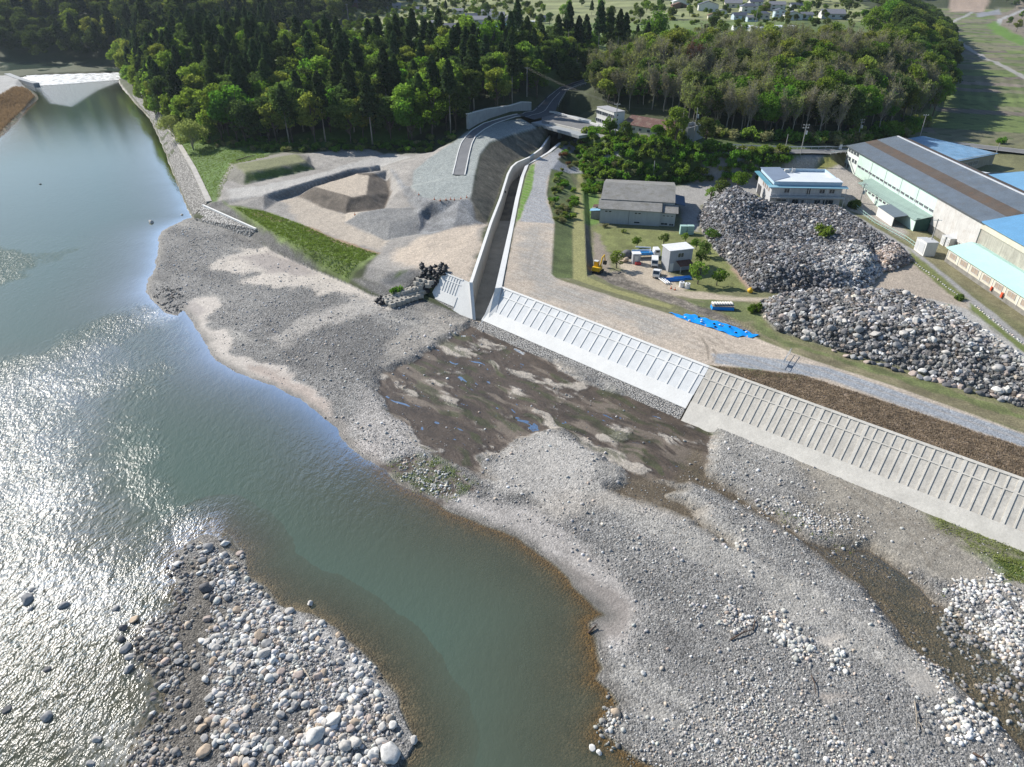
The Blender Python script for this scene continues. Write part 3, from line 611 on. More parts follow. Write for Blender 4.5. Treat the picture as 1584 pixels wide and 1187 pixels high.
for ln, kk in (([(1037,513),(1060,507),(1085,510),(1105,520),(1120,532)], .5), ([(1045,520),(1070,515),(1095,522),(1108,534)], .4), ([(1085,522),(1094,536),(1096,556)], .9), ([(1103,540),(1108,548),(1103,560)], .8), ([(870,440),(960,470),(1060,510),(1140,545)], .35), ([(862,448),(950,480),(1050,520),(1100,545)], .35), ([(810,440),(820,400),(835,360)], .3), ([(820,442),(832,400),(845,362)], .3), ([(985,428),(1010,436),(1040,445),(1090,458)], .4), ([(640,385),(690,372),(735,358)], .35), ([(630,395),(690,383),(735,372)], .35)):
    lay(line_m(ln, 6.5, .22, .2, .2) * kk, (.24, .205, .165), peb=.3)
lay(pm(TER, soft=.4, warp=.3) * .35 * sstep(.3, 1, np.sin(Vv * 3.2 + N1 * 1.5)), (.33, .28, .225))
# stone pile ground
lay(sstep(.6, -.4, dPile), (.13, .125, .12), peb=.8, zone='stone_pile_base')
# ---------------- riverbed
bk = sstep(.15, -.15, dB)
lay(bk, GRAV, rough=.9, peb=.9, zone='gravel_bar', nz=N1 * .5 + N3 * .9 + N2 * .4 + NS2 * .6, amt=.26)
lay(bk * .65 * sstep(.16, .42, NS2 * .75 + N3 * .5) * sstep(-1, -6, dB), (.34, .325, .295), peb=.35, nz=N2, amt=.15)
lay(bk * .6 * sstep(.12, .4, -NS2 * .6 - N3 * .7 + N1 * .3), (.135, .132, .128), peb=1.0, nz=N2, amt=.25)
def bedlay(poly, c, soft=1.0, warp=1.6, peb=None, rough=None, nz=None, amt=.15, k=1.0, z=.6, thr=None):
    m = pm(poly, z, soft=soft, warp=warp) * bk * k
    if thr is not None: m = m * sstep(thr[0], thr[1], N1 * .6 + NS2 * .6)
    lay(m, c, rough=rough, peb=peb, nz=nz, amt=amt)
bedlay([(324,413),(350,400),(381,384),(429,380),(455,392),(505,410),(532,422),(559,441),(590,462),(600,480),(543,462),(489,450),(429,445),(367,442),(400,424),(350,420)], SAND, soft=1.5, warp=3.5, peb=.25)
bedlay([(375,400),(420,392),(470,405),(490,425),(450,430),(400,415)], MAUVE, soft=1.5, warp=3, peb=.2, k=.8)
bedlay([(283,468),(300,457),(330,458),(338,470),(320,490),(322,510),(345,508),(358,525),(358,545),(395,553),(430,565),(465,585),(495,615),(525,655),(512,662),(475,625),(424,597),(370,576),(330,545),(306,510),(292,487)], (.47, .43, .385), soft=.8, warp=1.5, peb=.2)
bedlay([(380,560),(450,580),(500,620),(540,670),(600,690),(580,712),(546,702),(500,645),(430,598)], (.36, .30, .26), soft=1, warp=1.5, peb=.2, k=.8)
bedlay([(280,470),(300,463),(318,475),(305,492)], (.33, .30, .28), soft=.6, warp=.8, peb=.15, k=.8)
bedlay([(420,522),(445,505),(500,480),(560,465),(640,470),(590,480),(520,500),(470,515),(440,535)], (.40, .375, .34), soft=1.5, warp=2.0, peb=.4, k=.7)
bedlay([(560,600),(620,620),(680,680),(700,740),(660,750),(600,720),(545,690),(530,660)], (.37, .35, .33), soft=2, warp=2, peb=.8, k=.8)
bedlay([(640,470),(725,500),(700,520),(640,555),(590,570),(600,530),(660,500)], (.33, .305, .27), soft=2, warp=2, peb=.4, k=.7)
bedlay([(680,755),(760,765),(830,780),(880,830),(960,890),(1000,935),(990,975),(930,1000),(905,960),(880,890),(820,845),(745,807),(700,785)], (.40, .375, .35), soft=1.5, warp=2.0, peb=.35, nz=NS2 + NS, amt=.2)
bedlay([(800,835),(870,862),(940,905),(978,925),(985,950),(965,980),(925,985),(925,960),(906,925),(861,880)], (.25, .225, .205), soft=.8, warp=.8, peb=.12, k=.9)
bedlay([(775,700),(830,672),(880,675),(930,710),(900,780),(860,800),(800,760),(760,770),(740,740)], (.40, .38, .35), soft=1.5, warp=2, peb=.4, k=.8)
bedlay([(800,770),(900,760),(1000,750),(1100,790),(1090,810),(960,790),(860,800)], (.36, .33, .29), soft=1.5, warp=2, peb=.4, k=.6)
bedlay([(900,560),(980,590),(1090,640),(1098,655),(1010,618),(940,603)], (.36, .345, .32), soft=.8, warp=1, peb=.4, k=.9)
bedlay([(1110,652),(1240,700),(1235,740),(1200,760),(1100,735),(1095,700)], (.27, .262, .245), soft=1, warp=1, peb=.7, nz=NS, amt=.2)
bedlay([(1235,700),(1300,700),(1420,762),(1520,810),(1600,850),(1600,935),(1400,880),(1330,850),(1250,790)], (.255, .235, .20), soft=1.5, warp=2, peb=.35, nz=N1 + NS, amt=.2)
bedlay([(1240,695),(1330,722),(1400,760),(1380,765),(1290,730),(1245,715)], (.115, .12, .06), soft=1, warp=1.5, nz=N2 + N1, amt=.5, thr=(-.3, .1))
bedlay([(1410,762),(1500,790),(1600,840),(1600,890),(1540,870),(1450,820)], (.13, .14, .065), soft=1, warp=1.5, nz=N2 + N1, amt=.5, thr=(-.35, .1))
bedlay([(1530,860),(1600,875),(1600,905),(1560,900)], (.08, .14, .03), soft=.8, warp=1.5, nz=N2, amt=.5, thr=(-.4, 0))
bedlay([(1230,760),(1330,800),(1360,860),(1300,840),(1240,800)], (.19, .175, .15), soft=1.5, warp=2.5, peb=.8, k=.7)
for ln in ([(1300,740),(1370,790),(1420,830),(1440,870)], [(1312,735),(1385,785),(1436,826),(1470,850)], [(1360,800),(1420,800),(1500,830),(1584,860)], [(1372,810),(1430,808),(1500,840),(1584,872)], [(1400,850),(1430,820),(1480,812)], [(1440,870),(1455,845),(1490,822)]):
    lay(line_m(ln, 1.3, .22, .15, .15) * bk * .6, (.19, .17, .14), peb=.2)
bedlay([(1255,1070),(1310,1072),(1330,1082),(1270,1084)], (.36, .32, .28), soft=.6, warp=.8, peb=.1)
bedlay([(1400,1040),(1450,1050),(1460,1075),(1420,1070)], (.33, .31, .28), soft=.8, warp=1.2, peb=.2)
bedlay([(1260,990),(1300,985),(1280,1000)], SAND, soft=.6, warp=.8, peb=.1)
# island: wet dark toward the west
bedlay([(262,865),(290,900),(260,960),(215,1000),(255,1050),(230,1130),(215,1190),(330,1200),(400,1190),(350,1100),(330,1000),(350,930),(330,860)], (.125, .115, .10), soft=2, warp=2.5, z=.1)
bedlay([(455,945),(520,980),(570,1020),(600,1060),(590,1090),(540,1050),(500,1000)], (.34, .33, .315), soft=.6, warp=.8, peb=.35, z=.3)
# wetness: from height above the water
hw = H
wetk = bk * sstep(.16, .02, hw + N2 * .03) * sstep(-.02, -1.2, np.minimum(dR, np.minimum(dI, 0)) * -1 * 0 - 2)
wetk = bk * sstep(.13, .015, hw + N2 * .02)
wetk = np.maximum(wetk, kW * bk * sstep(.16, .09, hw))
lay(wetk * sstep(2.5, 1.0, np.minimum(np.minimum(dW, dC), dA)), WETM, rough=.42, peb=.12, nz=NS + N2, amt=.35)
lay(kW * bk * sstep(.10, .0, np.abs(BR2)) * .7, (.045, .036, .028), rough=.4, peb=.1)
lay(kW * bk * sstep(.10, .28, BR) * .75, (.175, .145, .115), rough=.6, peb=.15)
lay(kW * bk * sstep(.11, .17, hw) * sstep(.1, .22, ISLN), (.36, .325, .28), rough=.85, peb=.3)
lay(kW * bk * sstep(.16, .42, fbm(wu * .3, wv_, 1.8, 4, 69) + .12 * sstep(20, 35, X)) * .7, (.052, .060, .024), rough=.5, nz=N2, amt=.7)
lay(kA * bk * sstep(-.1, .3, N2 + N1 * .5), (.04, .06, .015), rough=.5, peb=.8, nz=N4, amt=.6)
lay(kC * bk * .75, (.12, .095, .06), rough=.4, peb=.5)
lay(wetk * sstep(-1, 1, np.minimum(np.minimum(dW, dC), dA) - 2), (.15, .14, .125), rough=.5)
# under water
uw = bk * sstep(.0, -.06, hw)
lay(uw, (.14, .105, .065), rough=.7, peb=.8, zone='river_bed', nz=N2 + NS, amt=.35)
lay(uw * sstep(-3.5, -.5, dR) * sstep(5, 0, dR) * (X > -20), (.135, .075, .022), rough=.7)
ZONE[(bk > .5) & (dR < -.5) & (hw < -.03)] = Z['river_bed']
# channel bed
lay(((dCh < -.1)).astype(float), (.27, .24, .195), rough=.7, zone='channel_bed', nz=N2, amt=.25)
lay((dCh < -.1) * sstep(.42, .5, s_up), (.17, .145, .11), rough=.8, nz=N2 + N1, amt=.5)
lay(pm([(-80,112,3),(24,114,3),(30,124,2.6),(38,132,1.5),(0,155,4),(-80,190,4)], soft=1, warp=.5), (.33, .33, .32), zone='ground')
lay(pm([(-200,230,4),(0,150,4),(22,137,3.5),(34,134,2),(54,148,.8),(40,165,.8),(0,205,.8),(-200,290,.8)], soft=1.0, warp=1.5), (.25, .19, .12), nz=N1 + N2, amt=.3, zone='grass_verge')

# ---- ground material
def ground_mat():
    g = NG('ground'); geo = g.n('ShaderNodeNewGeometry').outputs['Position']
    c = g.attr('col').outputs['Color']; peb = g.attr('peb').outputs['Fac']; rg = g.attr('rgh').outputs['Fac']
    v1 = g.n('ShaderNodeTexVoronoi'); v1.inputs['Scale'].default_value = 4.2; g.l(geo, v1.inputs['Vector'])
    v2 = g.n('ShaderNodeTexVoronoi'); v2.inputs['Scale'].default_value = 9.5; g.l(geo, v2.inputs['Vector'])
    s1 = g.n('ShaderNodeSeparateColor'); g.l(v1.outputs['Color'], s1.inputs[0]); s2 = g.n('ShaderNodeSeparateColor'); g.l(v2.outputs['Color'], s2.inputs[0])
    a = g.ramp(s1.outputs[0], (0, 1, .60, 1.40)); b = g.ramp(s2.outputs[0], (0, 1, .55, 1.45))
    n = g.ramp(g.noise(1.1, 5, geo), (.3, .7, .82, 1.18)); n2 = g.ramp(g.noise(9.0, 3, geo, .7), (.3, .7, .80, 1.2))
    k = g.math('MULTIPLY', g.math('MULTIPLY', a, b), g.math('MULTIPLY', n, n2))
    k = g.math('ADD', g.math('MULTIPLY', g.math('SUBTRACT', k, 1.0), g.ramp(peb, (0, 1, .22, 1.0))), 1.0)
    sc = g.n('ShaderNodeVectorMath', operation='SCALE'); g.l(c, sc.inputs[0]); g.l(k, sc.inputs['Scale'])
    hgtn = g.math('ADD', g.math('MULTIPLY', v1.outputs['Distance'], -1.0), g.math('MULTIPLY', v2.outputs['Distance'], -.45))
    hgtn = g.math('ADD', g.math('MULTIPLY', hgtn, peb), g.math('MULTIPLY', g.noise(5.0, 4, geo, .65), .3))
    nrm = g.bump(hgtn, 0.8, 0.15)
    g.bsdf(sc.outputs[0], rg, nrm, 0, .35)
    return g.m
GM = ground_mat()
V3 = np.stack([X, Y, H], -1).reshape(-1, 3); CV = np.concatenate([np.clip(COLR, .01, .9).reshape(-1, 3), np.ones((X.size, 1))], 1)
ii, jj = np.meshgrid(np.arange(NR - 1), np.arange(NA), indexing='ij')
j2 = (jj + 1) % NA
Q = np.stack([ii * NA + jj, ii * NA + j2, (ii + 1) * NA + j2, (ii + 1) * NA + jj], -1).reshape(-1, 4)[:, ::-1]
zf = ZONE.reshape(-1)[Q[:, 0]]
for zi, zn in enumerate(ZN):
    q = Q[zf == zi]
    if len(q) == 0: continue
    u, inv = np.unique(q, return_inverse=True)
    me = np_mesh(zn, V3[u], inv.reshape(q.shape), [GM], {'col': ('FLOAT_COLOR', CV[u]), 'peb': ('FLOAT', PEB.reshape(-1)[u]), 'rgh': ('FLOAT', ROUGH.reshape(-1)[u])}, smooth=True)
    tag(link_mesh(zn, me), kind='structure')
cpts = [(0, 0, H[0].mean())] + [tuple(V3[j]) for j in range(NA)]
mb = MB(); mb.add(cpts, [(0, 1 + (j + 1) % NA, 1 + j) for j in range(NA)], mat('ground_under', (.2, .2, .19))); tag(mb.build('river_bed'), kind='structure')

# ================================================================== WATER
def water_mat():
    g = NG('river_water'); geo = g.n('ShaderNodeNewGeometry').outputs['Position']
    dep = g.attr('depth').outputs['Fac']; wv = g.attr('wave').outputs['Fac']; foam = g.attr('foam').outputs['Fac']
    # ripples stretched across the flow
    mp_ = g.n('ShaderNodeMapping'); mp_.inputs['Rotation'].default_value = (0, 0, R(42)); mp_.inputs['Scale'].default_value = (1.0, .55, 1.0); g.l(geo, mp_.inputs['Vector'])
    n1 = g.noise(1.3, 2, mp_.outputs[0], .6); n2 = g.noise(4.2, 2, mp_.outputs[0], .6); n3 = g.noise(.35, 2, mp_.outputs[0])
    h = g.math('ADD', g.math('MULTIPLY', n1, .55), g.math('ADD', g.math('MULTIPLY', n2, .22), g.math('MULTIPLY', n3, .4)))
    nrm = g.bump(h, wv, .9); rgh_ = g.ramp(wv, (.12, .6, .045, .15))
    teal = g.mix(g.ramp(dep, (.5, 2.2, 0, 1)), (.085, .098, .066), (.074, .116, .088))
    base = teal
    gl = g.n('ShaderNodeBsdfPrincipled'); g.l(base, gl.inputs['Base Color']); g.l(rgh_, gl.inputs['Roughness']); gl.inputs['IOR'].default_value = 1.5; gl.inputs['Specular IOR Level'].default_value = .5
    g.l(nrm, gl.inputs['Normal'])
    tr = g.n('ShaderNodeBsdfTransparent'); tr.inputs[0].default_value = (.93, .93, .88, 1)
    gg = g.n('ShaderNodeBsdfGlossy'); g.l(rgh_, gg.inputs['Roughness']); g.l(nrm, gg.inputs['Normal'])
    fr = g.n('ShaderNodeFresnel'); fr.inputs[0].default_value = 1.24; g.l(nrm, fr.inputs['Normal'])
    thin = g.n('ShaderNodeMixShader'); g.l(fr.outputs[0], thin.inputs[0]); g.l(tr.outputs[0], thin.inputs[1]); g.l(gg.outputs[0], thin.inputs[2])
    # opacity grows with depth
    op = g.math('SUBTRACT', 1.0, g.math('POWER', 2.718, g.math('MULTIPLY', dep, -2.1)), True)
    mx = g.n('ShaderNodeMixShader'); g.l(op, mx.inputs[0]); g.l(thin.outputs[0], mx.inputs[1]); g.l(gl.outputs[0], mx.inputs[2])
    fd = g.n('ShaderNodeBsdfDiffuse'); fd.inputs[0].default_value = (.8, .82, .82, 1)
    fk = g.math('MULTIPLY', foam, g.ramp(g.noise(2.2, 5, mp_.outputs[0], .7), (.42, .60, 0, 1)), True)
    m2 = g.n('ShaderNodeMixShader'); g.l(fk, m2.inputs[0]); g.l(mx.outputs[0], m2.inputs[1]); g.l(fd.outputs[0], m2.inputs[2])
    g.l(m2.outputs[0], g.o.inputs[0]); return g.m
WM = water_mat()
WAVE = np.full(X.shape, .10)
RAP = V2([(-500,560),(0,560),(60,545),(92,522),(154,493),(205,472),(250,476),(282,505),(292,545),(262,590),(235,640),(235,700),(270,760),(335,800),(320,830),(270,860),(290,900),(240,960),(200,1010),(230,1060),(210,1187),(200,1400),(-900,1900)], 0)
kr = sstep(4, -3, sdf(RAP, X, Y, 12.0) + WARP * 2.5)
MID = V2([(205,470),(290,545),(420,600),(560,720),(700,800),(600,860),(420,840),(300,760),(235,700)], 0)
WAVE = np.maximum(WAVE, .19 * sstep(6, -6, sdf(MID, X, Y, 15.0)))
S1 = sstep(2, -2, sdf(V2([(-200,370),(0,385),(52,392),(58,402),(35,430),(0,445),(-200,470)], 0), X, Y, 8.0) + WARP * 3)
S2 = sstep(2, -2, sdf(V2([(52,392),(120,385),(130,380),(100,405),(60,410)], 0), X, Y, 8.0) + WARP * 3)
WAVE = np.maximum(WAVE, np.maximum(kr * (.62 + .3 * N1) * (.55 + .45 * sstep(20, 75, Y + N3 * 20)), np.maximum(S1 * .7, S2 * .35)))
WAVE = np.where((WAVE > .3), WAVE * (1 - .45 * sstep(-.05, .35, N3 + NS2 * .4)), WAVE)
up = sstep(300, 330, Y) * sstep(470, 420, Y) * (X < -50); WAVE = np.maximum(WAVE, up * .05)
WAVE = np.where((Y > 175) & (Y < 420) & (S1 < .05), np.minimum(WAVE, .05), WAVE)
DEP = np.clip(-H, 0, 3); FOAM = kr * .35 * sstep(.1, .5, N1 + NS2 * .6) * sstep(.6, .2, DEP)
WU = sstep(3, -3, sdf(V2([(40,124),(110,120),(185,118),(185,126),(150,140),(110,165),(80,160),(62,140)], 0), X, Y, 10.0))
FOAM = np.maximum(FOAM, WU * .45); WAVE = np.maximum(WAVE, WU * .4)
need = (H < .12) & (dB < .5)
nf = need.reshape(-1)[Q].any(1)
q = Q[nf]; u, inv = np.unique(q, return_inverse=True)
wvz = V3[u].copy(); wvz[:, 2] = (.012 + (kr * (N1 * .06 + N2 * .04)).reshape(-1))[u]
me = np_mesh('river', wvz, inv.reshape(q.shape), [WM], {'depth': ('FLOAT', DEP.reshape(-1)[u]), 'wave': ('FLOAT', WAVE.reshape(-1)[u]), 'foam': ('FLOAT', FOAM.reshape(-1)[u])}, smooth=True)
tag(link_mesh('river', me), kind='structure')
# pool above the weir
PO = [G(-260,92,1.7), G(-60,112,1.7), G(24,113.5,1.7), G(60,113.2,1.7), G(120,111.5,1.7), G(184,110,1.7), G(205,104,1.7), (-150,540), (-300,560), (-480,560), (-640,520)]
gx = [(p[0], p[1], 1.7) for p in PO]
mb = MB(); mb.add(gx, [tuple(range(len(gx)))], WM); po = mb.build('mill_pool_water'); po.name = 'upstream_pool'
for an, vv in (('depth', 1.6), ('wave', .04), ('foam', 0.0)):
    a = po.data.attributes.new(an, 'FLOAT', 'POINT'); a.data.foreach_set('value', [vv] * len(gx))
tag(po, kind='structure')
# ================================================================== CONCRETE WORKS, ROADS, WEIR
CW = mat('white_concrete', (.70, .70, .68), .75, .06, .5, streak=.06, bump=.05)
CWP = mat('white_concrete_panel', (.60, .615, .62), .8, .10, .6, bump=.08)
CO = mat('weathered_concrete', (.60, .57, .51), .85, .12, .5, streak=.12, bump=.1)
COP = mat('weathered_concrete_panel', (.53, .50, .445), .88, .16, .7, streak=.2, bump=.12)
CG_ = mat('grey_concrete', (.33, .35, .36), .85, .12, .6, streak=.2, bump=.1)
CWALL = mat('channel_wall_concrete', (.62, .585, .53), .85, .10, .5, streak=.15, bump=.06)
def pebble_mat(name, c, sc):
    g = NG(name); geo = g.n('ShaderNodeNewGeometry').outputs['Position']
    v = g.n('ShaderNodeTexVoronoi'); v.inputs['Scale'].default_value = sc; g.l(geo, v.inputs['Vector'])
    k = g.ramp(v.outputs['Distance'], (0.15, .62, 1.15, .25)); s = g.n('ShaderNodeVectorMath', operation='SCALE'); s.inputs[0].default_value = c; g.l(k, s.inputs['Scale'])
    g.bsdf(s.outputs[0], .85, g.bump(g.math('MULTIPLY', v.outputs['Distance'], -1), 1.0, .25)); return g.m
PBW = pebble_mat('white_pebble_facing', (.62, .60, .57), 5.0)
MAS = pebble_mat('stone_masonry', (.33, .32, .30), 1.6)

def revetment(name, label, crest, toe_z, zb, za, ribw, m_rib, m_pan, m_apron, m_toe, n_ribs, run_k, double=5, cat='revetment', wing=None):
    """crest: two or more world points (z=6.5); slope falls to the right of travel direction reversed (toward the river)"""
    P = [Vector(p) for p in crest]; t = thing(name, label, cat, P[0])
    def at(s):
        for a, b in zip(P[:-1], P[1:]):
            L = (b - a).length
            if s <= L or b is P[-1]: return a + (b - a) * (s / L), (b - a).normalized()
            s -= L
    tot = sum((b - a).length for a, b in zip(P[:-1], P[1:])); N = max(2, int(tot / 2.0)); off = P[0]
    def pt(s, z, up=0.0):
        p, d = at(min(max(s, 0), tot)); n = Vector((-abs(d.y), -abs(d.x), 0)) if False else Vector((d.y, -d.x, 0))
        if n.y > 0: n = -n
        q = p + n * ((6.5 - z) * run_k); nn = Vector((n.x, n.y, run_k)).normalized(); q.z = z
        return q + nn * up - off
    ss = [tot * i / N for i in range(N + 1)]
    def band(nm, z0, z1, up, m, s0=0, s1=None, thick=.3):
        mb = MB(); S = [s for s in ss if (s >= s0 and (s1 is None or s <= s1))]
        vs = []; fs = []
        for s in S: vs += [pt(s, z0, up), pt(s, z1, up), pt(s, z1, up - thick), pt(s, z0, up - thick)]
        for i in range(len(S) - 1):
            for k in range(4): fs.append((i * 4 + k, i * 4 + (k + 1) % 4, (i + 1) * 4 + (k + 1) % 4, (i + 1) * 4 + k))
        fs.append((0, 1, 2, 3)); fs.append(tuple(len(vs) - 4 + k for k in range(4))[::-1])
        mb.add(vs, fs, m); return mb.build(nm, t)
    zt = lambda s: toe_z
    band('panel_slab', 6.45, zb, 0.0, m_pan); band('apron', zb, za, .12, m_apron)
    if m_toe: band('pebble_toe', za, toe_z - .2, .06, m_toe)
    if wing: 
        for wg in wing:
            mb = MB(); tq = [Vector(v) - off for v in wg]; mb.hexa([v - Vector((0, 0, .5)) for v in tq], tq, m_apron); mb.build('wing_slab', t)
    band('coping', 6.62, 6.38, .14, m_rib, thick=.4)
    band('cross_beam', 6.5 - (6.5 - zb) * .30, 6.5 - (6.5 - zb) * .30 - .12, .10, m_rib)
    for i in range(n_ribs):
        s = 1.0 + (tot - 2.0) * i / max(1, n_ribs - 1); wd = ribw * (2.2 if double and i % double == double - 1 else 1)
        mb = MB(); a0 = pt(s - wd / 2, 6.5, .09); a1 = pt(s + wd / 2, 6.5, .09); b0 = pt(s - wd / 2, zb - .03, .09); b1 = pt(s + wd / 2, zb - .03, .09)
        dn = [pt(s - wd / 2, 6.5, -.1), pt(s + wd / 2, 6.5, -.1), pt(s + wd / 2, zb - .03, -.1), pt(s - wd / 2, zb - .03, -.1)]
        mb.hexa(dn, [a0, a1, b1, b0], m_rib); mb.build('rib', t)
    return t
def foot(a, b, s, z, k):
    d = (b - a).normalized(); n = Vector((d.y, -d.x, 0)); n = n if n.y < 0 else -n
    q = a + d * s + n * ((6.5 - z) * k); q.z = z; return q
c0, c1, c2 = G3(776.5, 445, 6.5), G3(1097, 568, 6.5), G3(1900, 853, 6.5)
revetment('new_revetment', 'long bright white ribbed concrete revetment right of the channel mouth, pebbled at its foot', [c0, c1], -.2, 3.0, 1.35, .22, CW, CWP, CW, PBW, 23, 1.15, wing=[[c0 + Vector((0, 0, .1)), foot(c0, c1, 0, .5, 1.15) + Vector((.3, -.3, 0)), G3(752.5, 507, .5), G3(767, 446, 6.55)]])
revetment('old_revetment', 'weathered beige ribbed concrete revetment running on to the right edge of the photo', [c1 + (c2 - c1).normalized() * .03, G3(1345, 657, 6.5), G3(1584, 742, 6.5), c2], 1.0, 2.3, -.2, .20, CO, COP, CO, None, 50, 1.15)
l0, l1 = G3(687, 422, 6.5), G3(717, 433.8, 6.5)
revetment('short_revetment', 'short white ribbed concrete revetment between the dark stones and the channel mouth', [l0, l1], 0.0, 3.3, 1.5, .26, CW, CWP, CW, PBW, 6, .58, double=0, wing=[[l0 + Vector((0, 0, .02)), foot(l0, l1, 0, .3, .58), G3(651, 461, .3), G3(668, 446, 2.9)], [l1 + Vector((0, 0, .1)), G3(728, 437.5, 6.6), G3(732, 497, .5), foot(l0, l1, (l1 - l0).length, .5, .58) + Vector((-.3, .3, .05))]])
# ---- channel
t = thing('drainage_channel', 'straight deep white concrete drainage channel opening onto the gravel bar', 'channel', (G(740, 500, .5)[0], G(740, 500, .5)[1], .5)); o0 = Vector(t.location)
def lin(L): return [G3(*p) for p in L]
def dens(P, n=3):
    o = []
    for a, b in zip(P[:-1], P[1:]): o += [a + (b - a) * (i / n) for i in range(n)]
    return o + [P[-1]]
def offs(P, d):
    o = []
    for i, p in enumerate(P):
        tt = P[min(i + 1, len(P) - 1)] - P[max(i - 1, 0)]; tt.z = 0; tt.normalize(); o.append(p + Vector((tt.y, -tt.x, 0)) * d)
    return o
def wallpart(name, top_in, top_out, m, m2=None, sub=1.6):
    mb = MB(); vs = []; fs = []
    for a, b in zip(top_in, top_out):
        fz = .45 + min(max((a.y - 118) / 125, 0), 1.2) * 4.6 - .6
        vs += [a - o0, b - o0, Vector((b.x, b.y, min(fz, b.z - sub))) - o0, Vector((a.x, a.y, min(fz, a.z - .3))) - o0]
    n = len(top_in)
    for i in range(n - 1):
        for k in range(4): fs.append((i * 4 + k, i * 4 + (k + 1) % 4, (i + 1) * 4 + (k + 1) % 4, (i + 1) * 4 + k))
    fs.append((0, 1, 2, 3)); fs.append(tuple(n * 4 - 4 + k for k in range(4))[::-1])
    mb.add(vs, fs, m); o = mb.build(name, t)
    if m2:
        o.data.materials.append(m2)
        for p in o.data.polygons:
            if abs(p.normal.z) < .3: p.material_index = 1
    return o
LT = dens([G3(731, 495, .75)] + lin(CHL)); wl_out = offs(LT, 0); wl_in = offs(LT, .65)
wallpart('left_wall', wl_in, wl_out, CW, CWALL, 6); 
RT = dens([G3(752.5, 505, .75)] + lin(CHR)); RO = dens([G3(762, 509, .75)] + lin(CHRo)); wallpart('right_wall', RT, RO, CW, CWALL)
mb = MB(); cap = []
for i in range(0, 13):
    Yp = 119 + i * 5.0
    def xon(L, yv):
        for a, b in zip(L[:-1], L[1:]):
            if (a.y - yv) * (b.y - yv) <= 0 and a.y != b.y: return a.x + (b.x - a.x) * (yv - a.y) / (b.y - a.y)
        return None
    xl, xr = xon(wl_in, Yp), xon(RT, Yp)
    if xl is None or xr is None: continue
    z = .45 + min(max((Yp - 118) / 125, 0), 1.2) * 4.6 + .12
    cap.append((Vector((xl + .01, Yp, z)) - o0, Vector((xr - .01, Yp, z)) - o0))
vs = [p for c in cap for p in c]; mb.add(vs, [(2 * i, 2 * i + 1, 2 * i + 3, 2 * i + 2) for i in range(len(cap) - 1)], mat('channel_floor', (.40, .36, .295), .8, .18, .4, bump=.05)); mb.build('floor_slab', t, fix=False)
for px, py, z in ((781, 297, 6.6), (819, 245.5, 8.2)):
    mb = MB(); p = G3(px, py, z) - o0; mb.tube([p + Vector((-.6, .1, 0)), p + Vector((.25, -.2, 0))], .32, mat('black_plastic', (.02, .02, .02), .5), 10); mb.build('drain_pipe', t)
# ---- retaining wall above the new road
top = [(723, 177, 17.6), (740, 173, 18.2), (756, 169, 18.6), (790, 164, 18.0), (808, 158.5, 18.3), (821, 159, 17.2)]
bot = [(725, 202, 12.9), (740, 195, 13.1), (756, 188.5, 13.3), (790, 179.5, 13.4), (808, 175.5, 13.5), (822, 173, 13.5)]
mb = MB(); A = []
for tp, bp in zip(top, bot):
    b = G3(*bp); lo, hi = b.z, b.z + 15
    for _ in range(30):
        m_ = (lo + hi) / 2
        if proj((b.x, b.y, m_))[1] > tp[1]: lo = m_
        else: hi = m_
    A.append((b, m_))
P = [a[0] for a in A]; bk_ = offs(P, -.8); vs = []; fs = []
rt = thing('retaining_wall', 'pale grey concrete retaining wall under the forest beside the new curved road', 'retaining wall', P[0])
for (b, z), q in zip(A, bk_): vs += [b - Vector((0, 0, .8)) - P[0], Vector((b.x, b.y, z)) - P[0], Vector((q.x, q.y, z)) - P[0], Vector((q.x, q.y, b.z - .8)) - P[0]]
n = len(A)
for i in range(n - 1):
    for k in range(4): fs.append((i * 4 + k, i * 4 + (k + 1) % 4, (i + 1) * 4 + (k + 1) % 4, (i + 1) * 4 + k))
fs += [(0, 1, 2, 3), tuple(n * 4 - 4 + k for k in range(4))[::-1]]
mb.add(vs, fs, CG_); mb.build('wall_face', rt)
mb = MB()
for (b, z), (b2, z2) in zip(A[:-1], A[1:]): mb.sweep([Vector((b.x, b.y, z + .08)) - P[0], Vector((b2.x, b2.y, z2 + .08)) - P[0]], [(-.06, -.1), (-.06, .12), (.95 * -1, .12), (-.95, -.1)], CW)
mb.build('coping', rt)
# ---- stone bank wall and ramp by the river
wt = [(205,152,-.4),(218,168,-.4),(233,184,-.4),(249,216,-.4),(263,251,-.4),(276,286,-.4),(291,321,-.3),(300,338,.2)]
tp = [(220,143,3.2),(231,157,3.2),(243,174,3.2),(262,203,3.4),(281,233,3.5),(298,262,3.7),(312,292,3.8),(322,314,3.8)]
bw = thing('bank_wall', 'grey sloping stone river wall below the forest, with a pale ledge along its top', 'river wall', G3(249, 216, 0)); b0 = Vector(bw.location)
mb = MB(); vs = []; fs = []
wtd, tpd = dens(lin(wt), 4), dens(lin(tp), 4)
for a, b in zip(wtd, tpd):
    row = []
    for k in range(6): q = a + (b - a) * (k / 5); q.z = max(q.z, hgt(q.x, q.y)) + .16; row.append(q - b0)
    vs += row + [row[5] - Vector((0, 0, 1.2)), row[0] + Vector((.6, .3, -1.2))]
for i in range(len(wtd) - 1):
    for k in range(8): fs.append((i * 8 + k, i * 8 + (k + 1) % 8, (i + 1) * 8 + (k + 1) % 8, (i + 1) * 8 + k))
mb.add(vs, fs, MAS); mb.build('masonry_face', bw)
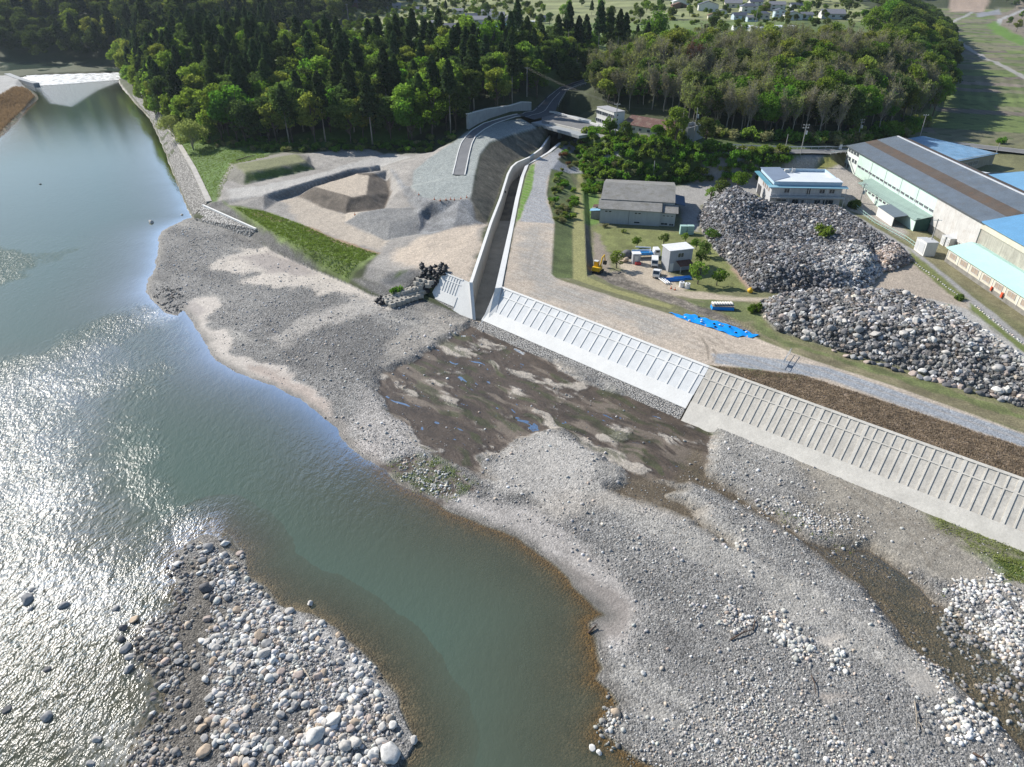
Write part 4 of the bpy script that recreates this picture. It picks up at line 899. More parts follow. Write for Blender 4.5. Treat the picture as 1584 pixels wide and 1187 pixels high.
mb = MB(); mb.sweep([Vector((p.x, p.y, max(p.z, hgt(p.x, p.y)))) - b0 + Vector((-.1, 0, .3)) for p in tpd[8:]], [(-1.2, -.25), (-1.2, .12), (.35, .12), (.35, -.25)], mat('ledge', (.42, .40, .37), .9, .2, .6)); mb.build('ledge', bw)
rp = thing('stone_ramp', 'pale sloping stone apron between the river wall and the green levee', 'apron', G3(340, 345, 1)); r0_ = Vector(rp.location)
q = [gnd(px, py) + Vector((0, 0, zl)) - r0_ for px, py, zl in ((300, 339, .1), (385, 367, .1), (397, 357, .5), (315, 320, .5))]
mb = MB(); mb.hexa([v - Vector((0, 0, .7)) for v in q], q, pebble_mat('pale_stone_facing', (.55, .53, .50), 1.9)); mb.build('stone_face', rp)
e = [G3(299, 338, .2) - r0_, G3(318, 345, .3) - r0_]
mb = MB(); mb.sweep([q[3], q[2]], [(-.15, -.3), (-.15, .15), (.35, .15), (.35, -.3)], CW); mb.build('coping', rp)
# ---- weir
wr = thing('weir', 'low stepped weir across the river covered with white rushing water', 'weir', G3(120, 122, 0)); w0 = Vector(wr.location)
g = NG('white_water'); geo = g.n('ShaderNodeNewGeometry').outputs['Position']
f = g.ramp(g.noise(1.0, 5, g.vscale(geo, (.35, 1.2, 1)), .65), (.38, .58, 0, 1)); c_ = g.mix(f, (.13, .14, .13), (.85, .87, .88)); g.bsdf(c_, .55, g.bump(g.noise(2.0, 3, geo), .5, .2)); FOAMM = g.m
U_ = [(14, 117.5), (45, 116.8), (90, 115.2), (140, 113.6), (190, 112.6)]; D_ = [(40, 127), (62, 131.5), (100, 129.5), (145, 125.8), (192, 122.5)]
mb = MB(); K = 6; vs = []; fs = []
for k in range(K):
    fk = k / (K - 1); z = 1.72 - 1.62 * fk
    for j in range(41):
        sj = j / 40 * 4; i0 = min(int(sj), 3); u = sj - i0
        a = G3(U_[i0][0] + (U_[i0 + 1][0] - U_[i0][0]) * u, U_[i0][1] + (U_[i0 + 1][1] - U_[i0][1]) * u, 1.72); b = G3(D_[i0][0] + (D_[i0 + 1][0] - D_[i0][0]) * u, D_[i0][1] + (D_[i0 + 1][1] - D_[i0][1]) * u, .05)
        p = a + (b - a) * fk; p.z = z + .1 * math.sin(j * 1.7 + k * 2.3)
        vs.append(p - w0); q = p.copy(); q += (b - a) * (1 / (K - 1)) * .45; q.z = z - .04; vs.append(q - w0)
for k in range(K):
    for j in range(40):
        a = (k * 41 + j) * 2; fs.append((a, a + 2, a + 3, a + 1))
        if k < K - 1: b = ((k + 1) * 41 + j) * 2; fs.append((a + 1, a + 3, b + 2, b))
mb.add(vs, fs, FOAMM); mb.build('cascade', wr, fix=False)
mb = MB(); mb.sweep([G3(px, py, 1.0) - w0 for px, py in ((12, 117), (24, 122), (36, 126), (46, 129), (57, 132))], [(-1.6, -1.5), (-1.6, 1.2), (1.6, 1.2), (1.6, -1.5)], CG_); mb.build('abutment', wr)
# ---- roads
ASP = mat('asphalt', (.085, .090, .10), .85, .14, .4); ASPD = mat('dusty_asphalt', (.24, .245, .25), .9, .12, .3)
PAINT = mat('road_paint', (.62, .62, .60), .7, .1, 1)
def resamp(P, n):
    P = [G3(*p) if not isinstance(p, Vector) else p for p in P]; Ls = [0]
    for a, b in zip(P[:-1], P[1:]): Ls.append(Ls[-1] + (b - a).length)
    o = []
    for i in range(n):
        s = Ls[-1] * i / (n - 1); k = 0
        while k < len(P) - 2 and s > Ls[k + 1]: k += 1
        o.append(P[k] + (P[k + 1] - P[k]) * ((s - Ls[k]) / max(1e-6, Ls[k + 1] - Ls[k])))
    return o
def road(name, Lp, Rp, m, n=30, lift=.09, lanes=5, zmin=None, kind='structure'):
    A, B = resamp(Lp, n), resamp(Rp, n); vs = []; fs = []
    for i in range(n):
        row = [A[i] + (B[i] - A[i]) * (j / lanes) for j in range(lanes + 1)]
        zz = [hgt(p.x, p.y) for p in row]; zc = sum(zz) / len(zz) if zmin is None else max(zmin, max(zz))
        for j, (p, z) in enumerate(zip(row, zz)):
            ez = p.z if zmin is None else z
            vs.append((p.x, p.y, max(ez, z if z - ez < .5 else ez) + lift))
    for i in range(n - 1):
        for j in range(lanes): a = i * (lanes + 1) + j; fs.append((a, a + 1, a + lanes + 2, a + lanes + 1))
    mb = MB(); mb.add(vs, fs, m); o = mb.build(name, None, fix=False); tag(o, kind=kind)
    return [Vector(vs[i * (lanes + 1)]) for i in range(n)], [Vector(vs[i * (lanes + 1) + lanes]) for i in range(n)]
NRL = [(700.5,271,10.3),(708,239,11.4),(713,223,12.1),(721,212,12.6),(731,202,13),(748,192,13.2),(766,186.4,13.4),(784,181,13.5),(800,177.5,13.6)]
NRR = [(719,272,10.3),(726,238,11.4),(730,223,12.1),(735,213,12.6),(748,202,13),(766,192,13.2),(784,186,13.4),(803,181,13.5),(826,180,13.6)]
A1, B1 = road('asphalt_road', [gnd(p[0], p[1]) for p in NRL], [gnd(p[0], p[1]) for p in NRR], mat('new_asphalt', (.15, .155, .165), .9, .12, .3), 40, .16)
URL = [(800,177.5,13.6),(824,172.5,13.6),(846,151,15.4),(867,135,16.8),(902,123.5,18.5),(936,109,20.5)]; URR = [(826,186,13.6),(857,177,13.6),(864,160,15),(875,142,16.5),(907,130.5,18.3),(942,114,20.5)]
A2, B2 = road('asphalt_road', URL, URR, ASP, 40, .14)
def line_obj(name, pts, w_, h_, m, label=None, cat=None, parent=None, kind=None, dz=0.0):
    mb = MB(); mb.sweep([p + Vector((0, 0, dz)) for p in pts], [(-w_ / 2, -.05), (-w_ / 2, h_), (w_ / 2, h_), (w_ / 2, -.05)], m); o = mb.build(name, parent)
    return tag(o, label, cat, kind=kind)
line_obj('kerb', A1, .28, .16, CW, 'white concrete kerb on the outer side of the unfinished new road', 'kerb')
line_obj('kerb', B1, .28, .16, CW, 'white concrete kerb on the channel side of the unfinished new road', 'kerb')
line_obj('road_marking', [a + (b - a) * .5 for a, b in zip(A2, B2)], .16, .012, PAINT, kind='structure')
line_obj('road_marking', [a + (b - a) * .08 for a, b in zip(A2, B2)], .16, .012, PAINT, kind='structure')
# bridge and valley road
FE = [(838,174,13.6),(860,176.5,13.6),(912,192,13.5),(955,206,13.3),(990,218,13),(1080,226,12.7),(1220,232,12),(1290,231,11),(1345,224,10),(1400,221,8.4),(1470,219,7.1),(1584,231,7.1),(1700,244,7.1)]
NE = [(838,191,13.55),(850,192,13.5),(903,205.5,13.3),(950,217,13.2),(990,226,13),(1080,234,12.6),(1220,240,11.8),(1285,241,11),(1345,232,9.6),(1400,228,8.2),(1470,226,7.0),(1584,238,7.0),(1700,251,7.0)]
n = 70; A, B = resamp(FE, n), resamp(NE, n); vs = []; fs = []; FA = []; FB = []
for i in range(n):
    pa, pb = A[i], B[i]; za = max(hgt(pa.x, pa.y), hgt(pb.x, pb.y)) + .12
    if pa.x < 36: za = 13.66 - max(0, pa.x - 20) * .012
    FA.append(Vector((pa.x, pa.y, za))); FB.append(Vector((pb.x, pb.y, za)))
for a, b in zip(FA, FB): vs += [a, b]
mb = MB(); mb.add(vs, [(2 * i, 2 * i + 1, 2 * i + 3, 2 * i + 2) for i in range(n - 1)], mat('worn_asphalt', (.17, .17, .17), .9, .14, .3)); tag(mb.build('asphalt_road', fix=False), kind='structure')
line_obj('road_marking', [a + (b - a) * .06 for a, b in zip(FA, FB)][12:], .16, .014, PAINT, kind='structure')
line_obj('road_marking', [a + (b - a) * .94 for a, b in zip(FA, FB)][12:], .16, .014, PAINT, kind='structure')
br = thing('road_bridge', 'short concrete road bridge crossing above the upper end of the channel', 'bridge', G3(868, 195, 12)); k0 = Vector(br.location)
BA = [p - k0 for p in FA if 14 < p.x < 31]; BB = [FB[i] - k0 for i, p in enumerate(FA) if 14 < p.x < 31]
mb = MB(); mb.sweep([p + Vector((0, 0, -.13)) for p in [(a + b) / 2 for a, b in zip(BA, BB)]], [(-(BA[3] - BB[3]).length / 2 - .3, -.9), (-(BA[3] - BB[3]).length / 2 - .3, 0), ((BA[3] - BB[3]).length / 2 + .3, 0), ((BA[3] - BB[3]).length / 2 + .3, -.9)], CG_); mb.build('deck', br)
mb = MB(); mb.sweep([p + Vector((0, 0, -.05)) for p in BB], [(-.05, -.4), (-.05, .55), (.35, .55), (.35, -.4)], CO); mb.build('parapet', br)
mb = MB(); mb.sweep([p + Vector((0, 0, -.05)) for p in BA], [(-.35, -.4), (-.35, .75), (.05, .75), (.05, -.4)], CW); mb.build('parapet', br)
for f_ in (.22, .78):
    c_ = BA[0] + (BA[-1] - BA[0]) * f_; d_ = BB[0] + (BB[-1] - BB[0]) * f_
    mb = MB(); mb.tube([(c_ + d_) / 2 + Vector((0, 0, -1)), (c_ + d_) / 2 + Vector((0, 0, -8))], .7, CG_, 10); mb.box((c_ + d_) / 2 + Vector((0, 0, -1.35)), (1.3, 6, .7), CG_, rz=math.atan2((d_ - c_).y, (d_ - c_).x) - R(90)); mb.build('pier', br)
STL = mat('galvanised_steel', (.55, .57, .58), .45, .1, 2, metal=.3)
def guardrail(pts, label, step=2.6):
    t_ = thing('guardrail', label, 'guardrail', pts[0]); p0 = pts[0]
    mb = MB(); mb.sweep([p - p0 + Vector((0, 0, .62)) for p in pts], [(-.03, -.16), (-.03, .16), (.05, .16), (.05, -.16)], STL); mb.build('rail', t_)
    mb = MB(); mb.tube([(0, 0, -.3), (0, 0, .75)], .06, STL, 6); po_ = mb.build('post', t_); first = True
    for p in resamp(pts, max(2, int(sum((b - a).length for a, b in zip(pts[:-1], pts[1:])) / step))):
        q_ = po_ if first else po_.copy()
        if not first: col.objects.link(q_)
        q_.location = p - p0; first = False
    return t_
guardrail([p + Vector((.4, -.2, 0)) for p in B2[12:]], 'white guardrail on the valley side of the climbing road')
guardrail([p + Vector((0, .5, 0)) for p in FA[12:40]], 'white guardrail along the hill side of the valley road')
guardrail([FB[i] + Vector((0, -.4, 0)) for i in range(34, 58)], 'white guardrail along the lower edge of the valley road before the junction')
# ================================================================== VEGETATION
def leaf_mat(name, c, trans=.45, var=.35):
    g = NG(name); oi = g.n('ShaderNodeObjectInfo').outputs['Random']; geo = g.n('ShaderNodeNewGeometry').outputs['Position']
    hs = g.n('ShaderNodeHueSaturation'); hs.inputs['Color'].default_value = (*c, 1)
    g.l(g.ramp(oi, (0, 1, .488, .516)), hs.inputs['Hue'])
    k = g.math('MULTIPLY', g.ramp(oi, (0, 1, 1 - var * .7, 1 + var * .7)), g.ramp(g.noise(.8, 3, geo), (.3, .7, 1 - var, 1 + var)))
    g.l(k, hs.inputs['Value']); d = g.n('ShaderNodeBsdfDiffuse'); tt = g.n('ShaderNodeBsdfTranslucent'); g.l(hs.outputs[0], d.inputs[0])
    hb = g.n('ShaderNodeHueSaturation'); hb.inputs['Saturation'].default_value = 1.15; hb.inputs['Value'].default_value = 1.25; g.l(hs.outputs[0], hb.inputs['Color']); g.l(hb.outputs[0], tt.inputs[0])
    mx = g.n('ShaderNodeMixShader'); mx.inputs[0].default_value = trans; g.l(d.outputs[0], mx.inputs[1]); g.l(tt.outputs[0], mx.inputs[2]); g.l(mx.outputs[0], g.o.inputs[0]); return g.m
BARK = mat('bark', (.11, .09, .075), .95, .25, 2.0); BARKG = mat('grey_bark', (.30, .275, .235), .95, .25, 2.0)
L_CED = leaf_mat('cedar_leaves', (.062, .095, .040), .32, .35); L_DK = leaf_mat('dark_leaves', (.085, .125, .042), .4); L_MID = leaf_mat('mid_leaves', (.12, .17, .05)); L_YG = leaf_mat('fresh_leaves', (.185, .26, .06), .5)
L_YEL = leaf_mat('yellow_leaves', (.23, .27, .07), .5); L_GRN = leaf_mat('bright_leaves', (.13, .225, .045), .5); L_TW = leaf_mat('budding_twigs', (.24, .24, .12), .4, .3); L_RED = leaf_mat('reddish_twigs', (.14, .075, .045), .4, .3); L_GRY = leaf_mat('olive_buds', (.25, .28, .10), .45, .3)
def quads(P, S, rng, flat=0.0, elong=1.6):
    """random leaf quads around points P with size S"""
    n = len(P); a = rng.normal(size=(n, 3)); a[:, 2] *= (1 - flat); a /= np.linalg.norm(a, axis=1, keepdims=True) + 1e-9
    b = rng.normal(size=(n, 3)); b -= (b * a).sum(1, keepdims=True) * a; b /= np.linalg.norm(b, axis=1, keepdims=True) + 1e-9
    S = np.asarray(S).reshape(-1, 1) * np.ones((n, 1)); A = a * S * .5; B = b * S * .5 * elong * .6
    V = np.stack([P - A - B, P + A - B * .6, P + A * .8 + B, P - A * .7 + B * .9], 1).reshape(-1, 3)
    return V, np.arange(4 * n).reshape(n, 4)
def crown_mesh(name, P, S, rng, m, flat=0.0, elong=1.6):
    V, F = quads(P, S, rng, flat, elong); return np_mesh(name, V, F, [m])
def trunk_mesh(name, h, r, m, limbs, rng, lean=.02):
    mb = MB(); pts = []; x = y = 0
    for i in range(6): pts.append((x, y, h * i / 5 - (.8 if i == 0 else 0))); x += rng.normal() * lean * h; y += rng.normal() * lean * h
    mb.tube(pts, r, m, 7, r2=r * .22)
    for p, q, rr_ in limbs:
        p = np.array(p); q = np.array(q); mid = (p + q) / 2 + np.array([0, 0, .08 * np.linalg.norm(q - p)]); mb.tube([p, mid, q], rr_, m, 5, r2=rr_ * .3, cap=False)
    o = mb.build(name, None, smooth=True); me = o.data; bpy.data.objects.remove(o); return me
def broad(seed, m, h=12, cr=4.2, base=.3, n=2600, K=20, leaf=.5, bark=BARK, squash=1.0, sparse=0.0):
    rng = np.random.default_rng(seed); cz = h * (base + 1) / 2; vz = h * (1 - base) / 2; C = []; P = []; S = []; limbs = []
    for k in range(K):
        th_ = rng.uniform(0, 2 * np.pi); u = rng.uniform(-.75, 1); rad = np.sqrt(max(0, 1 - u * u)) * rng.uniform(.45, .95) * cr; c = np.array([rad * np.cos(th_), rad * np.sin(th_), cz + u * vz * .8]); br_ = rng.uniform(.26, .46) * cr
        m_ = int(n / K * (br_ / (.36 * cr)) ** 2); d = rng.normal(size=(m_, 3)); d /= np.linalg.norm(d, axis=1, keepdims=True); r_ = rng.uniform(.45, 1.08, (m_, 1)) ** .6
        P.append(c + d * r_ * br_ * np.array([1.1, 1.1, .75 * squash])); S.append(rng.uniform(.6, 1.2, m_) * leaf)
        if k % 2 == 0: limbs.append(((0, 0, h * (base * .7 + .25 * rng.uniform())), tuple(c), .05 + h * .008))
    return trunk_mesh('trunk', h * .78, .014 * h + .06, bark, limbs, rng), crown_mesh('crown', np.concatenate(P), np.concatenate(S), rng, m)
def cedar(seed, m, h=20, cr=2.5, base=.35, n=3000, bark=BARKG):
    rng = np.random.default_rng(seed); P = []; S = []
    z = rng.uniform(base, 1, n) ** .9; ang = rng.uniform(0, 2 * np.pi, n); lob = .75 + .25 * np.sin(ang * 3 + z * 25 + seed) + .15 * np.sin(z * 70)
    prof = np.clip((1 - z) / (1 - base) * 1.08, 0, 1) ** .44 * np.clip((z - base) * 9 + .35, 0, 1)
    r_ = cr * prof * lob * rng.uniform(.35, 1.0, n) ** .5; zz = z * h - r_ * .25 + rng.normal(size=n) * .12
    P = np.stack([r_ * np.cos(ang), r_ * np.sin(ang), zz], -1); return trunk_mesh('trunk', h * .93, .011 * h + .05, bark, [], rng, .004), crown_mesh('crown', P, rng.uniform(.35, .8, n), rng, m, .3, 1.2)
def twiggy(seed, m, h=12, cr=3.0, n=420, leaf_n=500, bark=BARKG, leaf=.28):
    """upright tree of bare branches with few opening buds"""
    rng = np.random.default_rng(seed); V = []; F = []; tips = []
    def stick(p, q, r_):
        p = np.array(p, float); q = np.array(q, float); t = q - p; t /= np.linalg.norm(t) + 1e-9; u = np.cross(t, [.3, .2, 1.0]); u /= np.linalg.norm(u) + 1e-9; v = np.cross(t, u); b = len(V)
        for k in range(3): V.append(p + (u * math.cos(k * 2.094) + v * math.sin(k * 2.094)) * r_)
        for k in range(3): V.append(q + (u * math.cos(k * 2.094) + v * math.sin(k * 2.094)) * r_ * .45)
        for k in range(3): F.append((b + k, b + (k + 1) % 3, b + 3 + (k + 1) % 3, b + 3 + k))
    mains = []
    for k in range(16):
        a = rng.uniform(0, 2 * np.pi); z0 = h * rng.uniform(.25, .6); L = h * rng.uniform(.25, .42); sp = rng.uniform(.25, .75); q = np.array([cr * sp * np.cos(a), cr * sp * np.sin(a), min(h, z0 + L)]); p = np.array([0, 0, z0]); stick(p, q, .07); mains.append((p, q))
    for k in range(n):
        p, q = mains[rng.integers(len(mains))]; f = rng.uniform(.25, 1); s = p + (q - p) * f; d = rng.normal(size=3); d[2] = abs(d[2]) + .9; d /= np.linalg.norm(d); L = rng.uniform(.6, 1.9) * h / 12; e = s + d * L; stick(s, e, .028); tips.append(e); tips.append(s + d * L * .6)
    tips = np.array(tips); tr = trunk_mesh('trunk', h * .7, .011 * h + .04, bark, [], rng, .01)
    lv = tips[rng.integers(len(tips), size=leaf_n)] + rng.normal(size=(leaf_n, 3)) * .25
    V2_, F2 = quads(lv, rng.uniform(.5, 1.2, leaf_n) * leaf, rng); b = len(V); Va = np.concatenate([np.array(V), V2_]); Fa = np.concatenate([np.array(F), F2 + b]); mi = np.concatenate([np.zeros(len(F)), np.ones(len(F2))])
    return tr, np_mesh('crown', Va, Fa, [bark, m], midx=mi)
def bush(seed, m, r_=1.5, n=700, leaf=.32, stick=BARK):
    rng = np.random.default_rng(seed); P = []
    for k in range(7):
        c = np.array([rng.normal() * r_ * .45, rng.normal() * r_ * .45, r_ * rng.uniform(.35, .8)]); d = rng.normal(size=(n // 7, 3)); d /= np.linalg.norm(d, axis=1, keepdims=True); P.append(c + d * rng.uniform(.3, 1, (n // 7, 1)) * r_ * .5)
    P = np.concatenate(P); P[:, 2] = np.abs(P[:, 2]); mb = MB()
    for k in range(5): a = k * 1.3; mb.tube([(0, 0, -.3), (math.cos(a) * r_ * .5, math.sin(a) * r_ * .5, r_ * .9)], .05, stick, 5, r2=.02)
    o = mb.build('stem', None); me = o.data; bpy.data.objects.remove(o); return me, crown_mesh('foliage', P, rng.uniform(.6, 1.2, len(P)) * leaf, rng, m)
KIND = dict(
 cedar=[cedar(1, L_CED, 18, 3.2, .42), cedar(2, L_CED, 19.5, 2.9, .5), cedar(3, L_DK, 16.5, 3.5, .34), cedar(4, L_CED, 19, 2.7, .55)],
 broad_y=[broad(11, L_YG, 14, 4.8, .25, 3200, 24), broad(12, L_YEL, 13, 4.2, .3, 2600, 20), broad(13, L_YG, 11, 3.8, .2)],
 broad_g=[broad(21, L_GRN, 13, 4.8, .22, 3200, 24), broad(22, L_MID, 12, 4.4, .25, 3000, 22), broad(23, L_GRN, 10, 3.8, .2)],
 broad_d=[broad(31, L_DK, 13, 4.6, .2, 3200, 24), broad(32, L_DK, 11, 4.2, .15, 3000, 22), broad(33, L_MID, 14, 4.2, .25, 3000, 22)],
 bare=[twiggy(41, L_TW, 13, 3.9, 560, 1300), twiggy(42, L_GRY, 12, 3.8, 520, 1700), twiggy(43, L_TW, 14, 3.6, 600, 1000), twiggy(44, L_GRY, 12, 4.0, 500, 1900)],
 red=[twiggy(45, L_RED, 12, 3.6, 480, 1300)],
 small=[broad(51, L_GRN, 4.0, 1.7, .22, 900, 12, .24), broad(52, L_MID, 3.6, 1.6, .2, 800, 12, .24), broad(53, L_YG, 3.4, 1.5, .25, 700, 10, .22)],
 willow=[broad(61, L_GRY, 9, 5.0, .05, 4200, 30, .34, BARKG), broad(62, L_YG, 10, 4.6, .1, 3800, 26, .4)])
BUSH = dict(g=[bush(71, L_GRN), bush(72, L_YG)], d=[bush(73, L_MID), bush(74, L_GRN, 1.6)], y=[bush(75, L_YG), bush(76, L_YEL, 1.4, 500)], t=[bush(77, L_TW, 1.6, 600, .26), bush(78, L_GRY, 1.5, 600, .28)], r=[bush(79, L_RED, 1.4, 600, .26)])
TREES = []; proto_cache = {}
def plant(kind, idx, x, y, s, rz, name, label, cat, group, z=None, sz=None, parts=('trunk', 'crown')):
    tb = KIND if kind in KIND else BUSH; me = tb[kind][idx % len(tb[kind])]
    z = hgt(x, y) if z is None else z
    key = (kind, idx % len(tb[kind]), name)
    if key not in proto_cache:
        r_ = thing(name, label, cat, (x, y, z), rz, group); link_mesh(parts[0], me[0], r_); link_mesh(parts[1], me[1], r_); proto_cache[key] = r_
    else:
        r_ = copy_tree(proto_cache[key]); r_.location = (x, y, z); r_.rotation_euler = (0, 0, rz); r_['label'] = label; r_['category'] = cat
        if group: r_['group'] = group
        elif 'group' in r_: del r_['group']
    r_.scale = (s, s, s if sz is None else sz); TREES.append((x, y)); return r_
RG = random.Random(5)
def inpoly(x, y, P):
    c = False
    for i in range(len(P)):
        x0, y0 = P[i]; x1, y1 = P[(i + 1) % len(P)]
        if (y < y0) != (y < y1) and x < (x1 - x0) * (y - y0) / (y1 - y0) + x0: c = not c
    return c
def scatter(P, sp, jit=.38, seed=1):
    rg = random.Random(seed); xs = [p[0] for p in P]; ys = [p[1] for p in P]; o = []; y = min(ys); row = 0
    while y < max(ys):
        x = min(xs) + (sp / 2 if row % 2 else 0)
        while x < max(xs):
            a, b = x + rg.uniform(-jit, jit) * sp, y + rg.uniform(-jit, jit) * sp
            if inpoly(a, b, P): o.append((a, b))
            x += sp
        y += sp * .87; row += 1
    rg.shuffle(o); return o
def visible(x, y, z, m=40):
    if y < 5: return False
    px, py = proj((x, y, z)); return -m < px < 1584 + m and py > -60
STUFF = {}
def mass(key, kind, idx, x, y, s, rz, sz=None):
    """adds one tree to a wood that is a single object"""
    for me in (KIND if kind in KIND else BUSH)[kind][idx % len((KIND if kind in KIND else BUSH)[kind])]:
        n = len(me.vertices); co = np.empty(n * 3, np.float32); me.vertices.foreach_get('co', co); co = co.reshape(-1, 3)
        c, q = math.cos(rz), math.sin(rz); o = np.empty_like(co); o[:, 0] = (co[:, 0] * c - co[:, 1] * q) * s + x; o[:, 1] = (co[:, 0] * q + co[:, 1] * c) * s + y; o[:, 2] = co[:, 2] * (sz or s) + hgt(x, y)
        if len(me.polygons) * 4 != len(me.loops): continue
        f = np.empty(len(me.loops), np.int32); me.loops.foreach_get('vertex_index', f); f = f.reshape(-1, 4)
        mi = np.empty(len(me.polygons), np.int32); me.polygons.foreach_get('material_index', mi)
        D = STUFF.setdefault(key, dict(v=[], f=[], m=[], mats=[], n=0)); ids = []
        for m in me.materials:
            if m not in D['mats']: D['mats'].append(m)
            ids.append(D['mats'].index(m))
        D['v'].append(o); D['f'].append(f + D['n']); D['m'].append(np.array(ids)[mi]); D['n'] += n
def flush_mass():
    for k, D in STUFF.items():
        o = link_mesh(k, np_mesh(k, np.concatenate(D['v']), np.concatenate(D['f']), D['mats'], midx=np.concatenate(D['m']))); tag(o, STUFFL[k][0], STUFFL[k][1], kind='stuff')
STUFFL = {'far_wood': ('shaded wood covering the far bank behind the weir', 'wood'), 'cedar_wood': ('deep dark interior of the cedar wood left of the road', 'wood'), 'hill_wood': ('hidden interior of the wood on the right hill', 'wood'), 'undergrowth': ('low undergrowth along the foot of the woods', 'undergrowth'), 'distant_wood': ('dark wood beyond the end of the fields', 'wood'), 'bank_scrub': ('dense green scrub covering the bank below the valley road', 'scrub')}
LM = [(250, 'above the river wall'), (330, 'behind the olive riverside trees'), (420, 'behind the mown mound'), (500, 'behind the brown spoil heap'), (580, 'behind the tan-topped mound'), (650, 'right of the tan-topped mound'), (720, 'next to the retaining wall end'), (830, 'above the retaining wall'), (930, 'beside the climbing road'), (1010, 'above the white two-storey house'), (1075, 'above the red-brown roof'), (1160, 'behind the tall lamp pole'), (1240, 'above the valley road straight'), (1320, 'behind the factory gable'), (1400, 'behind the ridge of the factory'), (1600, 'facing the fields')]
FR = lambda py: 'at the hill foot' if py > 150 else 'at mid slope' if py > 100 else 'near the top' if py > 60 else 'at the far end'
def where(x, y, rank):
    px = proj((x, y, hgt(x, y) + 5))[0]; a = next(t for l, t in LM if px < l)
    if px >= 1400: a = 'facing the fields ' + FR(proj((x, y, hgt(x, y)))[1])
    return a + ', ' + ('outermost row' if rank < .18 else 'second rows' if rank < .45 else 'upper rows' if rank < .75 else 'topmost rows')
def grove(P, sp, mix, name_of, seed, maxn=300, smin=.8, smax=1.2, filt=None, rest=None, tall=1.0):
    """mix: list of (weight, kind, name, label, cat, group)"""
    pts = [p for p in scatter(P, sp, seed=seed) if visible(p[0], p[1], hgt(*p) + 8) and (filt is None or filt(*p))]
    pts.sort(key=lambda p: p[1]); rg = random.Random(seed + 100); n = 0; ymin = min(p[1] for p in pts); ymax = max(p[1] for p in pts)
    for i, (x, y) in enumerate(pts):
        if i >= maxn and rest is None: break
        r_ = rg.random() * sum(m[0] for m in mix); k = 0
        while r_ > mix[k][0] and k < len(mix) - 1: r_ -= mix[k][0]; k += 1
        m = mix[k]; sc_ = rg.uniform(smin, smax) * (tall if hgt(x, y) > 17 else 1.0)
        if i >= maxn: mass(rest, m[1], rg.randrange(8), x, y, sc_, rg.uniform(0, 6.28)); continue
        rk = (y - ymin) / (ymax - ymin + 1e-6); ww = where(x, y, rk); plant(m[1], rg.randrange(8), x, y, sc_, rg.uniform(0, 6.28), m[2], m[3] + ' ' + ww, m[4], m[5] + ' ' + ww); n += 1
    return n
Wl = lambda L: [(Wp(*p)[0], Wp(*p)[1]) for p in L]
# --- left forest: belts of cedar with trunks showing, broadleaf edge
F_MAIN = V2([(262,196,4.5),(300,212,4.6),(350,224,5.4),(420,230,6.2),(500,227,6.8),(600,226,7.2),(660,228,8.5),(700,206,12.5),(722,172,17),(770,166,17.5),(826,150,18),(846,120,20),(890,98,23),(885,88,25),(750,92,25),(550,90,25),(400,92,24),(320,86,24),(275,105,18)])
CED = (1.0, 'cedar', 'cedar_tree', 'tall dark cedar', 'tree', 'cedars of the forest left of the road')
n1 = grove(F_MAIN, 6.6, [(.27,) + CED[1:], (.24, 'broad_d', 'broadleaf_tree', 'dark leafy tree among cedars', 'tree', 'dark leafy trees of the left forest'), (.15, 'broad_y', 'broadleaf_tree', 'pale yellow-green tree among cedars', 'tree', 'pale fresh trees of the left forest'), (.13, 'broad_g', 'broadleaf_tree', 'bright green tree among cedars', 'tree', 'bright trees of the left forest')], None, 3, 175, 1.0, 1.32, rest='cedar_wood', tall=.8)
F_RIV = V2([(190,108,1.8),(212,138,2),(228,162,2.8),(246,186,3.4),(262,196,4.5),(275,105,18),(285,62,24),(276,40,26),(240,60,15),(205,88,4)])
grove(F_RIV, 6.2, [(.28, 'cedar', 'cedar_tree', 'dark cedar of the river bend slope', 'tree', 'cedars above the river'), (.25, 'broad_y', 'broadleaf_tree', 'pale tree of the river bend', 'tree', 'pale trees along the river bend'), (.3, 'broad_d', 'broadleaf_tree', 'dark leafy tree of the river bend', 'tree', 'dark trees above the river bend')], None, 4, 45, .9, 1.2, rest='cedar_wood', tall=.85)
F_TOP = V2([(272,100,20),(320,84,24),(400,90,24),(420,60,26),(400,30,27),(385,10,29),(270,0,34),(262,30,30),(275,60,24)])
grove(F_TOP, 7.5, [(.45, 'cedar', 'cedar_tree', 'dark hilltop cedar', 'tree', 'hilltop cedars'), (.55, 'broad_d', 'broadleaf_tree', 'dark hilltop leafy tree', 'tree', 'hilltop leafy trees')], None, 5, 12, .7, 1.0, rest='cedar_wood')
# --- far wood beyond the upper pool (reads as a shaded slope of single crowns)
F_FAR = V2([(-120,86,1.8),(0,93,1.8),(100,100,1.8),(186,103,1.8),(205,88,4),(215,60,25)]) + [(-95,640),(-95,760),(-190,800),(-340,800),(-480,780),(-520,600)]
grove(F_FAR, 12.5, [(.3, 'cedar', 'cedar_tree', 'dark cedar on the shaded far bank above the weir', 'tree', 'cedars of the far bank'), (.55, 'broad_d', 'broadleaf_tree', 'dark tree on the shaded far bank above the weir', 'tree', 'dark trees of the far bank'), (.15, 'broad_y', 'broadleaf_tree', 'sunlit yellow-green tree on the far bank above the weir', 'tree', 'sunlit trees of the far bank')], None, 6, 0, 1.2, 1.7, rest='far_wood')
